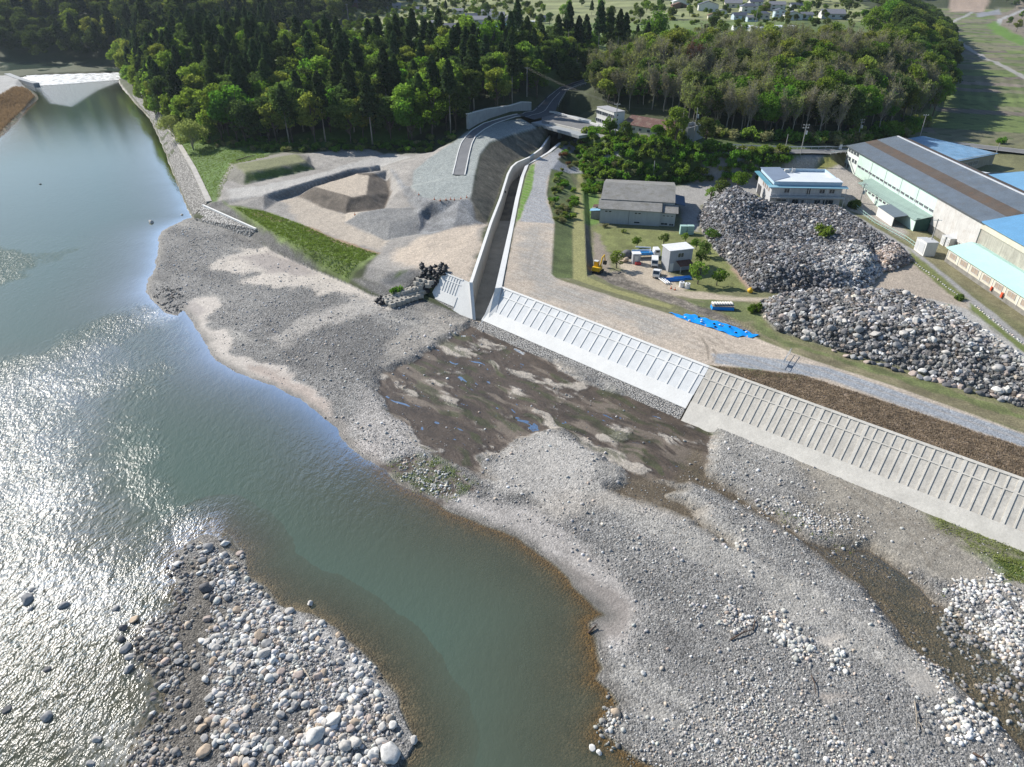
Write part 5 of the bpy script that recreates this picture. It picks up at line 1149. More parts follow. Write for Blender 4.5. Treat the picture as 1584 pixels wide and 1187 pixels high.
# --- accents of the left forest, placed where they show
ACC = [('broad_g', 0, 368, 214, 5.6, 1.25, 'bright green broadleaf tree at the forest foot behind the mown mound'), ('broad_y', 0, 340, 196, 9, 1.15, 'pale yellow-green tree rising at the river end of the forest edge'), ('broad_g', 1, 450, 190, 12, 1.35, 'largest bright green spreading tree before the dark cedars'), ('broad_y', 1, 500, 130, 20, 1.1, 'yellow tipped tall tree above the bright green crowns'), ('broad_y', 2, 655, 178, 14, 1.3, 'pale yellow-green tree before the cedars near the retaining wall'), ('broad_y', 0, 690, 168, 16, 1.2, 'second pale yellow-green tree nearest the retaining wall'), ('broad_y', 1, 640, 190, 11, .8, 'small pale tree low in front of the cedar trunks'), ('broad_g', 2, 830, 140, 18.5, 1.1, 'green spreading tree where the road climbs out of sight'), ('broad_y', 2, 810, 120, 21, 1.2, 'light green tree left of the climbing road'), ('broad_g', 0, 760, 108, 23, 1.2, 'round mid green tree below the village houses'), ('broad_y', 0, 720, 100, 24, 1.1, 'round pale tree in front of the long white house')]
for k, i, px, py, z, s, lb in ACC:
    x, y = G(px, py + (8 if z < 18 else 3), z); plant(k, i, x, y, s * 1.22, RG.uniform(0, 6), 'broadleaf_tree', lb, 'tree', None)
WIL = [(272, 214, 0, 1.0, 'olive coloured bushy tree overhanging the stone river wall'), (300, 232, 0, 1.15, 'large rounded olive bushy tree behind the river wall ledge'), (326, 224, 1, .8, 'grey-green bushy tree at the grass verge by the forest foot'), (240, 176, 1, .75, 'yellow-green tree hanging over the upstream end of the river wall'), (222, 152, 1, .8, 'bright yellow-green tree at the water edge below the weir'), (205, 130, 1, .9, 'tallest yellow-green tree beside the weir end')]
for px, py, i, s, lb in WIL:
    x, y = G(px, py, 4); plant('willow', i, x, y, s, RG.uniform(0, 6), 'riverside_tree', lb, 'tree', None, sz=s * (1 if i == 0 else 1.3))
for i, (px, py, s) in enumerate([(190,112,1.3),(199,124,1.2),(211,138,1.15),(224,150,1.1),(203,104,1.4),(216,116,1.3),(232,132,1.2),(248,170,1.0)]):
    x, y = G(px, py, 3 + (i > 3) * 4); plant('broad_y', i, x, y, s, i, 'broadleaf_tree', ['sunlit yellow-green tree right at the weir end', 'second sunlit tree downstream of the weir end', 'third sunlit tree at the water below the weir', 'fourth sunlit tree at the start of the river wall', 'tall sunlit tree up the slope from the weir', 'sunlit tree up the slope behind the second one', 'sunlit tree up the slope above the river wall start', 'sunlit tree behind the upstream half of the river wall'][i], 'tree', None)
# --- right hill
F_HILL = V2([(912,128,19),(916,145,17.5),(922,160,15.5),(980,172,14.5),(1050,184,14),(1085,200,13.4),(1150,209,13),(1290,218,11.8),(1350,210,9.8),(1400,200,8.2),(1440,187,7),(1458,165,6.6),(1385,98,23),(1330,103,25.5),(1200,103,26.5),(1100,103,26.5),(1000,106,25.5),(940,126,21)])
HN = 'trees of the hill behind the factory'
grove(F_HILL, 5.0, [(.72, 'bare', 'bare_tree', 'grey-brown bare tree', 'tree', 'bare trees on the right hill'), (.07, 'broad_d', 'broadleaf_tree', 'dark green tree', 'tree', 'dark trees on the right hill'), (.12, 'broad_g', 'broadleaf_tree', 'green tree among bare ones', 'tree', 'green trees on the right hill'), (.09, 'broad_y', 'broadleaf_tree', 'yellow-green tree among bare ones', 'tree', 'pale trees on the right hill')], None, 8, 170, .85, 1.22, rest='hill_wood')
F_HTOP = V2([(925,112,21),(945,118,22),(1000,104,25.5),(1100,101,26.5),(1330,101,25.5),(1385,96,23),(1388,74,26),(1330,78,27),(1100,80,27),(1000,82,27),(950,88,25)])
grove(F_HTOP, 6.5, [(.85, 'bare', 'bare_tree', 'bare hilltop tree', 'tree', 'bare trees along the hilltop'), (.15, 'broad_y', 'broadleaf_tree', 'pale hilltop tree', 'tree', 'pale trees along the hilltop')], None, 9, 75, .75, 1.0, rest='hill_wood')
F_EAST = V2([(1392,100,20),(1440,186,7),(1464,150,6.5),(1466,90,6.5),(1458,60,6.5),(1436,34,6.5),(1400,14,8),(1350,12,20),(1372,46,26),(1392,66,25)])
grove(F_EAST, 8.0, [(.6, 'broad_d', 'broadleaf_tree', 'dense dark tree', 'tree', 'dense trees beside the fields'), (.25, 'broad_g', 'broadleaf_tree', 'bright leafy tree', 'tree', 'bright trees beside the fields'), (.15, 'broad_y', 'broadleaf_tree', 'yellowish leafy tree', 'tree', 'pale trees beside the fields')], None, 10, 36, 1.0, 1.35, rest='hill_wood')
# tall conifers between the two woods
for i, (px, py, z, s) in enumerate([(862,92,24,1.05),(878,88,25,1.15),(893,96,23,.95),(925,96,23,1.2),(940,86,25,1.25),(955,92,25,1.1),(965,80,26,1.0),(800,84,25.5,1.1),(815,92,25,1.0),(790,96,25,.95),(905,80,25,.9)]):
    x, y = G(px, py, z); plant('cedar', i + 2, x, y, s, RG.uniform(0, 6), 'cedar_tree', ('tall dark cedar left of the climbing road head' if px < 850 else 'tall dark cedar close left of the road bend' if px < 900 else 'tall dark cedar right of the road bend'), 'tree', 'road head cedars ' + ('far left' if px < 850 else 'left' if px < 900 else 'right'), sz=s * 1.1)
for k, i, px, py, z, s, lb in [('broad_g', 0, 1012, 66, 27, 1.3, 'bright green round tree behind the bare hilltop trees'), ('red', 0, 1070, 128, 23, 1.35, 'reddish brown twigged tree in the middle of the right hill'), ('broad_g', 1, 1072, 172, 16, 1.1, 'bright green tree above the red roofed shed'), ('broad_g', 2, 1160, 150, 20, 1.1, 'fresh green tree high on the slope right of the lamp pole'), ('broad_y', 1, 1095, 90, 26, 1.0, 'single yellow-green tree among the bare hilltop trees'), ('broad_y', 0, 1345, 66, 26, 1.25, 'yellow-green tree crown at the upper right of the hill'), ('broad_y', 1, 1440, 96, 12, 1.5, 'golden green tree above the shadowed field edge'), ('broad_g', 0, 1375, 44, 27, 1.4, 'bright tree at the upper corner of the hill above the fields')]:
    x, y = G(px, py, z); plant(k, i, x, y, s, RG.uniform(0, 6), 'broadleaf_tree', lb, 'tree', None)
# --- plateau trees and hedges around the village
rg = random.Random(77); PT = []
VT = [(447,24),(461,40),(480,16),(500,34),(520,22),(545,28),(560,36),(575,20),(585,14),(610,30),(640,22),(660,12),(690,22),(700,14),(716,8),(732,12),(752,26),(770,10),(800,16),(820,30),(840,22),(850,40),(835,56),(795,52),(760,60),(715,60),(690,64),(655,60),(630,52),(600,50),(570,54),(540,62),(510,58),(480,60),(440,54),(420,50),(425,36),(990,34),(1000,20),(1020,12),(1040,30),(1066,26),(1120,22),(1130,10),(1175,24),(1245,28),(1256,14),(1262,26),(1270,6),(1284,4),(1300,8),(1312,20),(1324,12),(1335,34),(1100,50),(1120,56),(1150,54),(960,60),(985,70),(880,18),(870,30),(900,10),(915,24),(930,14),(945,30)]
for i, (px, py) in enumerate(VT):
    p = gnd(px, py); k = ['broad_y', 'broad_g', 'broad_d', 'broad_y', 'cedar'][(i * 7) % 5] if px < 940 or px > 1240 else ['broad_d', 'broad_g', 'broad_y'][i % 3]
    lbl = {'broad_y': ('pale green garden tree among the plateau houses and fields', 'pale garden trees of the village'), 'broad_g': ('bright green garden tree among the plateau houses and fields', 'green garden trees of the village'), 'broad_d': ('dark garden tree among the plateau houses and fields', 'dark garden trees of the village'), 'cedar': ('lone dark conifer among the plateau houses and fields', 'conifers of the village')}[k]
    s = rg.uniform(.45, .75); plant(k, i, p.x, p.y, s, rg.uniform(0, 6), 'conifer' if k == 'cedar' else 'garden_tree', lbl[0], 'tree', lbl[1])
# hedges and gardens round the houses
VG = V2([(400,62),(480,66),(560,62),(650,66),(700,72),(800,76),(840,64),(850,30),(800,14),(700,10),(600,4),(480,6),(400,20)], 26); VG2 = V2([(975,58),(1100,62),(1240,60),(1330,42),(1335,4),(1240,0),(1100,0),(1000,6),(975,30)], 27)
STUFFL['village_greenery'] = ('hedges and garden trees filling the gaps of the plateau village', 'greenery')
rg = random.Random(61)
for x, y in scatter(VG, 12, .5, 62) + scatter(VG2, 17, .5, 63):
    k = rg.choice(['broad_y', 'broad_g', 'broad_d', 'small', 'g', 'd', 'y', 'g']); mass('village_greenery', k, rg.randrange(3), x, y, rg.uniform(.3, .55) if k.startswith('broad') else rg.uniform(1.0, 1.9), rg.uniform(0, 6))
for P_ in (V2([(835,108),(890,108),(915,98),(925,72),(850,68)], 24), V2([(946,112),(1000,98),(1000,76),(940,76),(938,100)], 24)):
    for x, y in scatter(P_, 6.5, .45, 64): k = rg.choice(['broad_d', 'broad_g', 'cedar', 'broad_y', 'g', 'd']); mass('cedar_wood', k, rg.randrange(4), x, y, rg.uniform(.5, .85) if len(k) > 2 else rg.uniform(1.2, 2.2), rg.uniform(0, 6))
# far edge wood beyond the fields
FE_ = [(380,1045),(430,1085),(520,1110),(640,1090),(800,1010),(860,1060),(760,1180),(520,1230),(360,1180)]
grove(FE_, 17, [(1, 'broad_d', 'broadleaf_tree', 'far dark tree at the end of the fields', 'tree', 'far trees behind the fields')], None, 12, 0, 1.5, 2.0, rest='distant_wood')
for i, (px, py) in enumerate([(1556,6),(1570,12),(1580,30),(1582,8),(1572,50),(1560,40)]):
    p = gnd(px, py); plant('broad_g' if i % 2 else 'broad_y', i, p.x, p.y, .8, i, 'broadleaf_tree', 'light green tree on the bank at the top right corner', 'tree', 'trees at the top right corner')
# --- slope of bushes and trees below the valley road
SL = V2([(905,214,9),(950,222,10.5),(1080,238,11),(1220,244,10.8),(1262,250,9.5),(1222,268,6),(1185,284,5),(1100,283,4.6),(1000,280,4.5),(940,279,4.6),(905,268,5.6),(893,240,7)])
def bankw(x, y):
    px, py = proj((x, y, hgt(x, y)))
    return ('below the bridge' if px < 925 else 'below the white house' if px < 965 else 'behind the warehouse left' if px < 1005 else 'behind the warehouse right' if px < 1045 else 'above the yard' if px < 1100 else 'above the drive' if px < 1170 else 'near the lane') + (', near the top' if y > 228 else ', at the foot' if y < 217 else ', halfway down')
pts = scatter(SL, 2.5, seed=21); rg = random.Random(22)
for x, y in pts[130:]: mass('bank_scrub', rg.choice(['g', 'd', 'd', 'y']), rg.randrange(2), x, y, rg.uniform(.8, 1.3) if y > 222 else rg.uniform(1.0, 1.6), rg.uniform(0, 6))
for i, (x, y) in enumerate(pts[:130]):
    k = rg.choice(['g', 'g', 'd', 'd', 'y', 't', 'd']); s = rg.uniform(.8, 1.3) if y > 222 else rg.uniform(1.0, 1.7); d_ = {'g': 'bright green', 'd': 'dark green', 'y': 'yellow-green', 't': 'grey twiggy'}[k]
    plant(k, rg.randrange(2), x, y, s, rg.uniform(0, 6), 'bush', *(lambda q: (d_ + ' bush on the road bank ' + q, 'bush', d_ + ' bushes ' + q))(bankw(x, y)), parts=('stem', 'foliage'))
for k, i, px, py, s, lb in [('broad_y', 0, 1040, 262, .82, 'big yellow-green tree on the bank behind the grey roofed warehouse'), ('broad_g', 1, 1085, 262, .72, 'green tree right of the big yellow-green one below the road'), ('broad_g', 2, 1010, 262, .6, 'leafy green tree just left of the big yellow-green one'), ('broad_g', 0, 940, 250, .5, 'low green tree at the left end of the bank below the road'), ('broad_g', 1, 965, 256, .5, 'low green tree behind the warehouse left corner'), ('small', 0, 1124, 276, 1.0, 'small round bright green tree beside the warehouse yard'), ('small', 0, 1139, 298, 1.5, 'round green tree between the yard and the dark stone heap'), ('small', 1, 1112, 303, 1.4, 'spreading leafy tree at the left foot of the dark stone heap'), ('small', 2, 1098, 312, 1.2, 'pale low tree closest to the warehouse yard drive')]:
    x, y = G(px, py, 5.5); plant(k, i, x, y, s, RG.uniform(0, 6), 'broadleaf_tree', lb, 'tree', None)
# low growth left of the strip and around the path
rg = random.Random(31)
for poly, ks, n_, lb, grp, sm in [([(868,262),(880,272),(889,296),(884,352),(862,345),(850,318),(856,285)], ['t', 't', 'd', 'g'], 34, 'low scrub bush between gravel path and mown strip', 'scrub by the gravel path', .8), ([(855,236),(880,228),(905,232),(930,258),(885,262),(866,250)], ['t', 'r', 'd', 't'], 26, 'brownish scrub bush in the fork of the gravel paths', 'scrub in the path fork', .8), ([(902,266),(934,268),(940,284),(905,292)], ['g', 'd', 'y'], 16, 'green bush left of the grey roofed warehouse', 'bushes left of the warehouse', .9)]:
    P = V2(poly, 6.4)
    for i, (x, y) in enumerate(scatter(P, 2.0, seed=n_)[:n_]): plant(rg.choice(ks), i, x, y, sm * rg.uniform(.6, 1.1), rg.uniform(0, 6), 'bush', lb + (lambda q: ', upper end' if q < 280 else ', middle' if q < 315 else ', lower end')(proj((x, y, 6.5))[1]), 'bush', grp + (lambda q: ' upper end' if q < 280 else ' middle' if q < 315 else ' lower end')(proj((x, y, 6.5))[1]), parts=('stem', 'foliage'))
# orchard around the site office
OR_ = [(985,383,.75,'small fruit tree left of the white van'),(1026,380,.8,'small fruit tree between the office and the warehouse wall'),(954,416,1.2,'bright green young tree beside the yellow excavator'),(1076,388,.8,'fruit tree right behind the site office'),(1090,398,1.0,'fruit tree nearest the dark stone heap edge'),(1060,376,.7,'low fruit tree behind the office roof'),(1095,374,.8,'low fruit tree by the heap corner'),(1084,412,1.0,'fruit tree right of the office'),(1079,442,1.45,'largest green tree right of the blue pipes'),(1108,444,1.0,'small green tree at the dirt track near the heap'),(1104,380,.7,'tiny fruit tree touching the stones'),(964,360,.6,'grey bare little tree in front of the warehouse'),(936,352,.6,'leafless little tree at the warehouse left end')]
for i, (px, py, s, lb) in enumerate(OR_):
    x, y = G(px, py, 4); plant('t' if 'bare' in lb or 'leafless' in lb else 'small', i, x, y, s * 1.0, RG.uniform(0, 6), 'fruit_tree' if 'less' not in lb and 'bare' not in lb else 'bare_shrub', lb, 'tree' if 'bare' not in lb and 'less' not in lb else 'shrub', None, parts=('trunk', 'crown'))
for k, px, py, s, lb in [('y', 1277, 378, 1.5, 'yellow-green bush growing out of the stone heap'), ('d', 1322, 320, 1.35, 'dark round shrub at the corner of the white office building'), ('d', 1484, 463, .7, 'dark clipped shrub at the fork of the lanes'), ('g', 1462, 478, .5, 'small dark shrub at the verge above the lower stone heap'), ('g', 1166, 486, .9, 'bright green bush at the left foot of the lower stone heap'), ('g', 613, 434, .8, 'bright green bush between the levee and the black sacks'), ('g', 1544, 232, 1.2, 'green bush beside the road behind the blue roofed shed')]:
    x, y = G(px, py, 4.6); plant(k, 0, x, y, s, 1, 'shrub', lb, 'bush', None, z=hgt(x, y) - .1, parts=('stem', 'foliage'))
# undergrowth along the foot of the left forest
FL = V2([(300,218,4.8),(350,232,5.4),(420,240,6),(500,236,6.6),(600,236,7),(662,238,8.5),(704,212,12.5),(716,196,14),(690,200,13),(650,220,9),(500,222,7),(350,216,5.6)])
rg = random.Random(41)
for i, (x, y) in enumerate(scatter(FL, 3.4, seed=43)[:110]): mass('undergrowth', rg.choice(['d', 'd', 'g', 't']), i, x, y, rg.uniform(.6, 1.1), rg.uniform(0, 6))
HF = V2([(1050,196,13.6),(1085,212,13),(1150,218,12.6),(1290,226,11.4),(1350,219,9.6),(1400,210,8.4),(1444,196,7),(1430,186,8),(1290,214,12.5),(1150,206,14),(1080,198,14)])
for i, (x, y) in enumerate(scatter(HF, 3.4, seed=44)[:90]): mass('undergrowth', rg.choice(['d', 't', 'd', 't', 'g', 'y']), i, x, y, rg.uniform(1.1, 2.2), rg.uniform(0, 6))

# ================================================================== BUILDINGS
GLASS = mat('dark_glass', (.035, .045, .055), .12, .1, 2, spec=.8); FRAME = mat('window_frame', (.50, .51, .52), .5, .05, 3)
WHT = mat('white_wall', (.66, .66, .63), .8, .07, .4, streak=.12); CRM = mat('cream_wall', (.60, .56, .46), .82, .08, .4, streak=.15)
def ribbed(name, c, sc=3.2, ang=0.0, rough=.55, var=.12, stain=None, metal=0.0):
    g = NG(name); geo = g.n('ShaderNodeNewGeometry').outputs['Position']
    mp = g.n('ShaderNodeMapping'); mp.inputs['Rotation'].default_value = (0, 0, -ang); g.l(geo, mp.inputs['Vector'])
    wv = g.n('ShaderNodeTexWave'); wv.inputs['Scale'].default_value = sc; wv.bands_direction = 'X'; g.l(mp.outputs[0], wv.inputs['Vector'])
    k = g.math('MULTIPLY', g.ramp(g.noise(.35, 4, geo), (.25, .75, 1 - var, 1 + var)), g.ramp(wv.outputs[1], (0, 1, .86, 1.06)))
    k = g.math('MULTIPLY', k, g.ramp(g.noise(1.0, 3, g.vscale(geo, (2.5, 2.5, .3))), (.35, .7, 1.04, 1 - var)))
    s = g.n('ShaderNodeVectorMath', operation='SCALE'); s.inputs[0].default_value = c; g.l(k, s.inputs['Scale']); base = s.outputs[0]
    if stain: base = g.mix(g.ramp(g.noise(.5, 5, geo, .7), (.5, .68, 0, .8)), base, stain)
    g.bsdf(base, rough, g.bump(wv.outputs[1], .5, .05), metal); return g.m
def frame_rect(Apx, Bpx, Cpx, z, zc=None):
    """front-left, front-right, a point on the back edge, given as pixels at height z"""
    A = G3(*Apx, z); B = G3(*Bpx, z); C = G3(*Cpx, z if zc is None else zc); u = (B - A); u.z = 0; L = u.length; u.normalize(); v = Vector((-u.y, u.x, 0)); 
    if (C - A).dot(v) < 0: v = -v
    return A, u, v, L, (C - A).dot(v)
class Bld:
    """walls, roofs, windows of one building in its own axes: x along the front, y to the back, z up"""
    def __init__(s, name, label, cat, A, u, z0, group=None):
        s.t = thing(name, label, cat, (A[0], A[1], z0), math.atan2(u[1], u[0]), group)
    def walls(s, x0, y0, x1, y1, z0, z1, m, name='wall', gable=None, rid=0):
        mb = MB(); w_ = .2; h = z1
        mb.box(((x0 + x1) / 2, y0 + w_ / 2, (z0 + h) / 2), (x1 - x0, w_, h - z0), m); mb.box(((x0 + x1) / 2, y1 - w_ / 2, (z0 + h) / 2), (x1 - x0, w_, h - z0), m)
        mb.box((x0 + w_ / 2, (y0 + y1) / 2, (z0 + h) / 2), (w_, y1 - y0 - 2 * w_, h - z0), m); mb.box((x1 - w_ / 2, (y0 + y1) / 2, (z0 + h) / 2), (w_, y1 - y0 - 2 * w_, h - z0), m)
        if gable == 'x':
            for xx in (x0, x1 - w_): mb.add([(xx, y0, h), (xx, y1, h), (xx, (y0 + y1) / 2, h + rid), (xx + w_, y0, h), (xx + w_, y1, h), (xx + w_, (y0 + y1) / 2, h + rid)], [(0, 1, 2), (3, 5, 4), (0, 3, 4, 1), (1, 4, 5, 2), (2, 5, 3, 0)], m)
        if gable == 'y':
            for yy in (y0, y1 - w_): mb.add([(x0, yy, h), (x1, yy, h), ((x0 + x1) / 2, yy, h + rid), (x0, yy + w_, h), (x1, yy + w_, h), ((x0 + x1) / 2, yy + w_, h + rid)], [(0, 2, 1), (3, 4, 5), (0, 1, 4, 3), (1, 2, 5, 4), (2, 0, 3, 5)], m)
        return mb.build(name, s.t)
    def plane(s, P, th, m, name='roof', parent=None):
        mb = MB(); top = [Vector(p) for p in P]; mb.hexa([p - Vector((0, 0, th)) for p in top], top, m); return mb.build(name, parent or s.t)
    def gable(s, x0, y0, x1, y1, z, rid, m, ov=.4, axis='x', th=.14, name='roof'):
        """both slopes and the ridge cap in one roof"""
        mb = MB(); k = rid / ((y1 - y0) / 2) if axis == 'x' else rid / ((x1 - x0) / 2)
        if axis == 'x':
            ym = (y0 + y1) / 2; ya, yb = y0 - ov, y1 + ov; zl = z - k * ov
            T = [(x0 - ov, ya, zl), (x1 + ov, ya, zl), (x1 + ov, ym, z + rid), (x0 - ov, ym, z + rid), (x1 + ov, yb, zl), (x0 - ov, yb, zl)]
        else:
            xm = (x0 + x1) / 2; xa, xb = x0 - ov, x1 + ov; zl = z - k * ov
            T = [(xa, y0 - ov, zl), (xa, y1 + ov, zl), (xm, y1 + ov, z + rid), (xm, y0 - ov, z + rid), (xb, y1 + ov, zl), (xb, y0 - ov, zl)]
        T = [Vector((p[0], p[1], p[2] + th)) for p in T]; Bm = [p - Vector((0, 0, th)) for p in T]
        mb.add(T + Bm, [(0, 1, 2, 3), (3, 2, 4, 5), (6, 9, 8, 7), (9, 11, 10, 8), (0, 6, 7, 1), (5, 4, 10, 11), (1, 7, 8, 2), (2, 8, 10, 4), (0, 3, 9, 6), (3, 5, 11, 9)], m)
        return mb.build(name, s.t)
    def hip(s, x0, y0, x1, y1, z, rid, m, ov=.5, name='roof'):
        mb = MB(); x0 -= ov; x1 += ov; y0 -= ov; y1 += ov; e = min(x1 - x0, y1 - y0) / 2
        if x1 - x0 >= y1 - y0: r1, r2 = ((x0 + e, (y0 + y1) / 2, z + rid), (x1 - e, (y0 + y1) / 2, z + rid))
        else: r1, r2 = (((x0 + x1) / 2, y0 + e, z + rid), ((x0 + x1) / 2, y1 - e, z + rid))
        zz = z - .12; V = [(x0, y0, zz), (x1, y0, zz), (x1, y1, zz), (x0, y1, zz), r1, r2]
        if x1 - x0 >= y1 - y0: F = [(0, 1, 5, 4), (1, 2, 5), (2, 3, 4, 5), (3, 0, 4), (3, 2, 1, 0)]
        else: F = [(0, 1, 4), (1, 2, 5, 4), (2, 3, 5), (3, 0, 4, 5), (3, 2, 1, 0)]
        mb.add(V, F, m); return mb.build(name, s.t)
    def win(s, face, a, z, w_, h, y=0.0, n=2, m=None, name='window', fr=None):
        """face f(front) b l r; a = position along the face, y = offset of that face"""
        mb = MB(); fm = fr or FRAME; mg = m or GLASS
        def bx(ca, cz, da, dz, dep, mm, out):
            if face == 'f': mb.box((ca, y - out, cz), (da, dep, dz), mm)
            elif face == 'b': mb.box((ca, y + out, cz), (da, dep, dz), mm)
            elif face == 'l': mb.box((y - out, ca, cz), (dep, da, dz), mm)
            else: mb.box((y + out, ca, cz), (dep, da, dz), mm)
        bx(a, z, w_, h, .06, mg, .0)
        for k in range(n + 1): bx(a - w_ / 2 + w_ * k / n, z, .07, h + .1, .1, fm, .02)
        for q in (-1, 1): bx(a, z + q * h / 2, w_ + .1, .07, .104, fm, .02)
        return mb.build(name, s.t)
    def box(s, c, d, m, name): mb = MB(); mb.box(c, d, m); return mb.build(name, s.t)
UX = Vector((1, 0, 0))
# ---- 1 grey corrugated warehouse
A, u, v, L, D = frame_rect((927, 345), (1043, 352), (943, 290), 4.0)
wa = math.atan2(u.y, u.x)
RG1 = ribbed('asbestos_roof', (.27, .265, .25), 3.6, wa, .9, .18, (.16, .15, .12)); WG1 = ribbed('light_grey_siding', (.43, .45, .46), .001, wa, .7, .08)
b = Bld('warehouse', 'grey corrugated roofed warehouse with blank pale walls beside the stone heap', 'warehouse', A, u, 4.0)
L1 = L * .80; dp = 23.0
b.walls(0, 0, L1, 4.2, -.6, 3.9, WG1); b.walls(L1 + .01, .5, L, 4.2, -.6, 3.5, WG1, 'annex_wall'); b.walls(.6, 4.3, L * .98, dp, -.6, 5.0, WG1, 'main_wall', 'x', 1.6)
b.plane([(-.6, -.5, 3.95), (L1 + .3, -.5, 3.95), (L1 + .3, 4.6, 5.1), (-.6, 4.6, 5.1)], .12, RG1, 'lean_to_roof'); b.plane([(L1 + .45, .0, 3.6), (L + .6, .0, 3.6), (L + .6, 4.5, 4.5), (L1 + .45, 4.5, 4.5)], .12, RG1, 'annex_roof')
b.gable(.2, 4.4, L * .96, dp, 5.1, 1.7, RG1, .45)
for x_, z_, w__, h_ in ((1.6, 3.2, .7, .42), (2.6, 3.2, .7, .42), (9.2, 3.1, .7, .42), (10.1, 3.1, .7, .42), (9.6, .7, 1.5, .5)): b.win('f', x_, z_, w__, h_, 0, 1)
for x_, z_, w__, h_ in ((L1 + .9, 2.7, .6, .4), (L1 + 1.9, 2.7, .6, .4), (L1 + 3.0, 2.7, .6, .4), (L1 + 1.2, .6, 1.7, .6), (L1 + 3.0, .5, 1.1, .6)): b.win('f', x_, z_, w__, h_, .5, 2)
b.box((-1.3, 4.5, 1.1), (2.4, 3.6, 2.2), mat('shed_grey', (.25, .25, .24), .8), 'side_shed'); b.plane([(-2.8, 2.4, 2.3), (0, 2.4, 2.6), (0, 4.4, 2.6), (-2.8, 4.4, 2.3)], .1, mat('light_blue_sheet', (.22, .42, .58), .5), 'shed_roof'); b.plane([(-2.2, 4.5, 2.8), (0, 4.5, 3.0), (0, 6.6, 3.0), (-2.2, 6.6, 2.8)], .1, mat('dark_rust_sheet', (.10, .05, .04), .8), 'shed_roof')
b.plane([(L * .98 + .1, 9, 3.6), (L * .98 + 3.0, 9, 3.1), (L * .98 + 3.0, 17.5, 3.1), (L * .98 + .1, 17.5, 3.6)], .12, mat('dark_blue_canopy', (.06, .10, .18), .5), 'canopy')
mb = MB(); mb.box((L1 * .485, -.02, 1.7), (.12, .06, 4.4), mat('downpipe', (.12, .12, .12), .6)); mb.build('downpipe', b.t)
# ---- 2 white office building with light blue trim
A, u, v, L, D = frame_rect((1189, 320), (1296, 322), (1157, 297), 4.5); D = 14.5
BLU = mat('light_blue_trim', (.26, .47, .56), .5, .06, .6); WRF = mat('white_roof_sheet', (.66, .70, .74), .5, .06, .4); GRF = mat('blue_grey_roof', (.20, .25, .33), .5, .08, .4); LWR = mat('pinkish_white_wall', (.58, .55, .53), .82, .08, .6, streak=.1); LWG = mat('pale_grey_wall', (.50, .50, .51), .82, .08, .6, streak=.15)  # all office walls share an even pale grey
b = Bld('office_building', 'two-storey white office building with light blue roof trim behind the stone heap', 'building', A, u, 4.5)
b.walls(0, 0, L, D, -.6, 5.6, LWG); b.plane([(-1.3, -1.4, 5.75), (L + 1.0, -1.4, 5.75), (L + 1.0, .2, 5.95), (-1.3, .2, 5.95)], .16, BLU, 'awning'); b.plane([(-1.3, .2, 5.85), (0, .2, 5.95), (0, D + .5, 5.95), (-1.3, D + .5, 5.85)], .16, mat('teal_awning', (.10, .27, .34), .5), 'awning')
def ring(x0, y0, x1, y1, z0, z1, w_, m, nm):
    mb = MB(); mb.box(((x0 + x1) / 2, y0 + w_ / 2, (z0 + z1) / 2), (x1 - x0, w_, z1 - z0), m); mb.box(((x0 + x1) / 2, y1 - w_ / 2, (z0 + z1) / 2), (x1 - x0, w_, z1 - z0), m)
    mb.box((x0 + w_ / 2, (y0 + y1) / 2, (z0 + z1) / 2), (w_, y1 - y0 - 2 * w_, z1 - z0), m); mb.box((x1 - w_ / 2, (y0 + y1) / 2, (z0 + z1) / 2), (w_, y1 - y0 - 2 * w_, z1 - z0), m); mb.build(nm, b.t)
ring(.3, .3, L - .3, D, 5.96, 6.85, .25, mat('pale_blue_fascia', (.42, .55, .66), .5, .05, 1), 'parapet'); b.box((L / 2, D * .5, 5.9), (L - 1, D - 1, .3), WRF, 'flat_roof')
b.plane([(.0, .0, 7.05), (5.6, 4.5, 7.15), (5.6, D + .2, 7.15), (.0, D + .2, 7.05)], .12, GRF, 'wing_roof'); b.plane([(.1, .0, 6.98), (L - .2, .0, 6.98), (L - .2, 4.4, 7.02), (5.5, 4.4, 7.02)], .10, WRF, 'front_roof')
for i, a in enumerate((4.0, 9.8, 13.4, 16.0)): b.win('f', a, 4.5, 1.4 if i != 1 else 1.0, 1.1 if i != 1 else 2.0, -.02, 2)
for a, w__, h_, z_ in ((3.0, 2.6, .5, 1.9), (6.8, 1.7, 2.2, 1.1), (8.8, .6, 1.0, 1.6), (12.7, 1.5, 1.2, 1.5), (15.6, 2.8, 1.2, 1.6)): b.win('f', a, z_, w__, h_, -.02, 2)
mb = MB(); mb.box((L / 2, -.75, 2.95), (L + 1.2, 1.5, .16), LWG); mb.build('balcony', b.t)
mb = MB(); mb.box((L / 2, -1.45, 3.95), (L + 1.2, .06, .06), FRAME); mb.box((L / 2, -1.45, 3.25), (L + 1.2, .05, .35), mat('rail_panel', (.30, .36, .40), .5))
for i in range(13): mb.box((-.5 + (L + 1) * i / 12, -1.45, 3.5), (.05, .05, .95), FRAME)
mb.build('railing', b.t)
mb = MB()
for i in range(5): mb.box((-.5 + (L + 1) * i / 4, -1.4, 2.8), (.09, .09, 5.8), WHT)
mb.build('columns', b.t)
for i, a in enumerate((2.6, 4.6, 6.6, 8.6)): b.win('l', a, 4.2, .9, 1.4, -.02, 1, m=mat('shutter_brown', (.28, .20, .16), .7))
b.box((-.06, 11.6, 1.3), (.14, 3.4, 2.9), mat('dark_opening', (.05, .05, .055), .9), 'garage_opening')
for i in range(3): b.win('l', 11.0 + i * 1.2, 5.0, .7, .9, -.02, 1)
mb = MB(); mb.box((11.5, D + 1.6, 3.4), (1.6, 1.4, 5.0), WHT); mb.build('stair_tower', b.t)
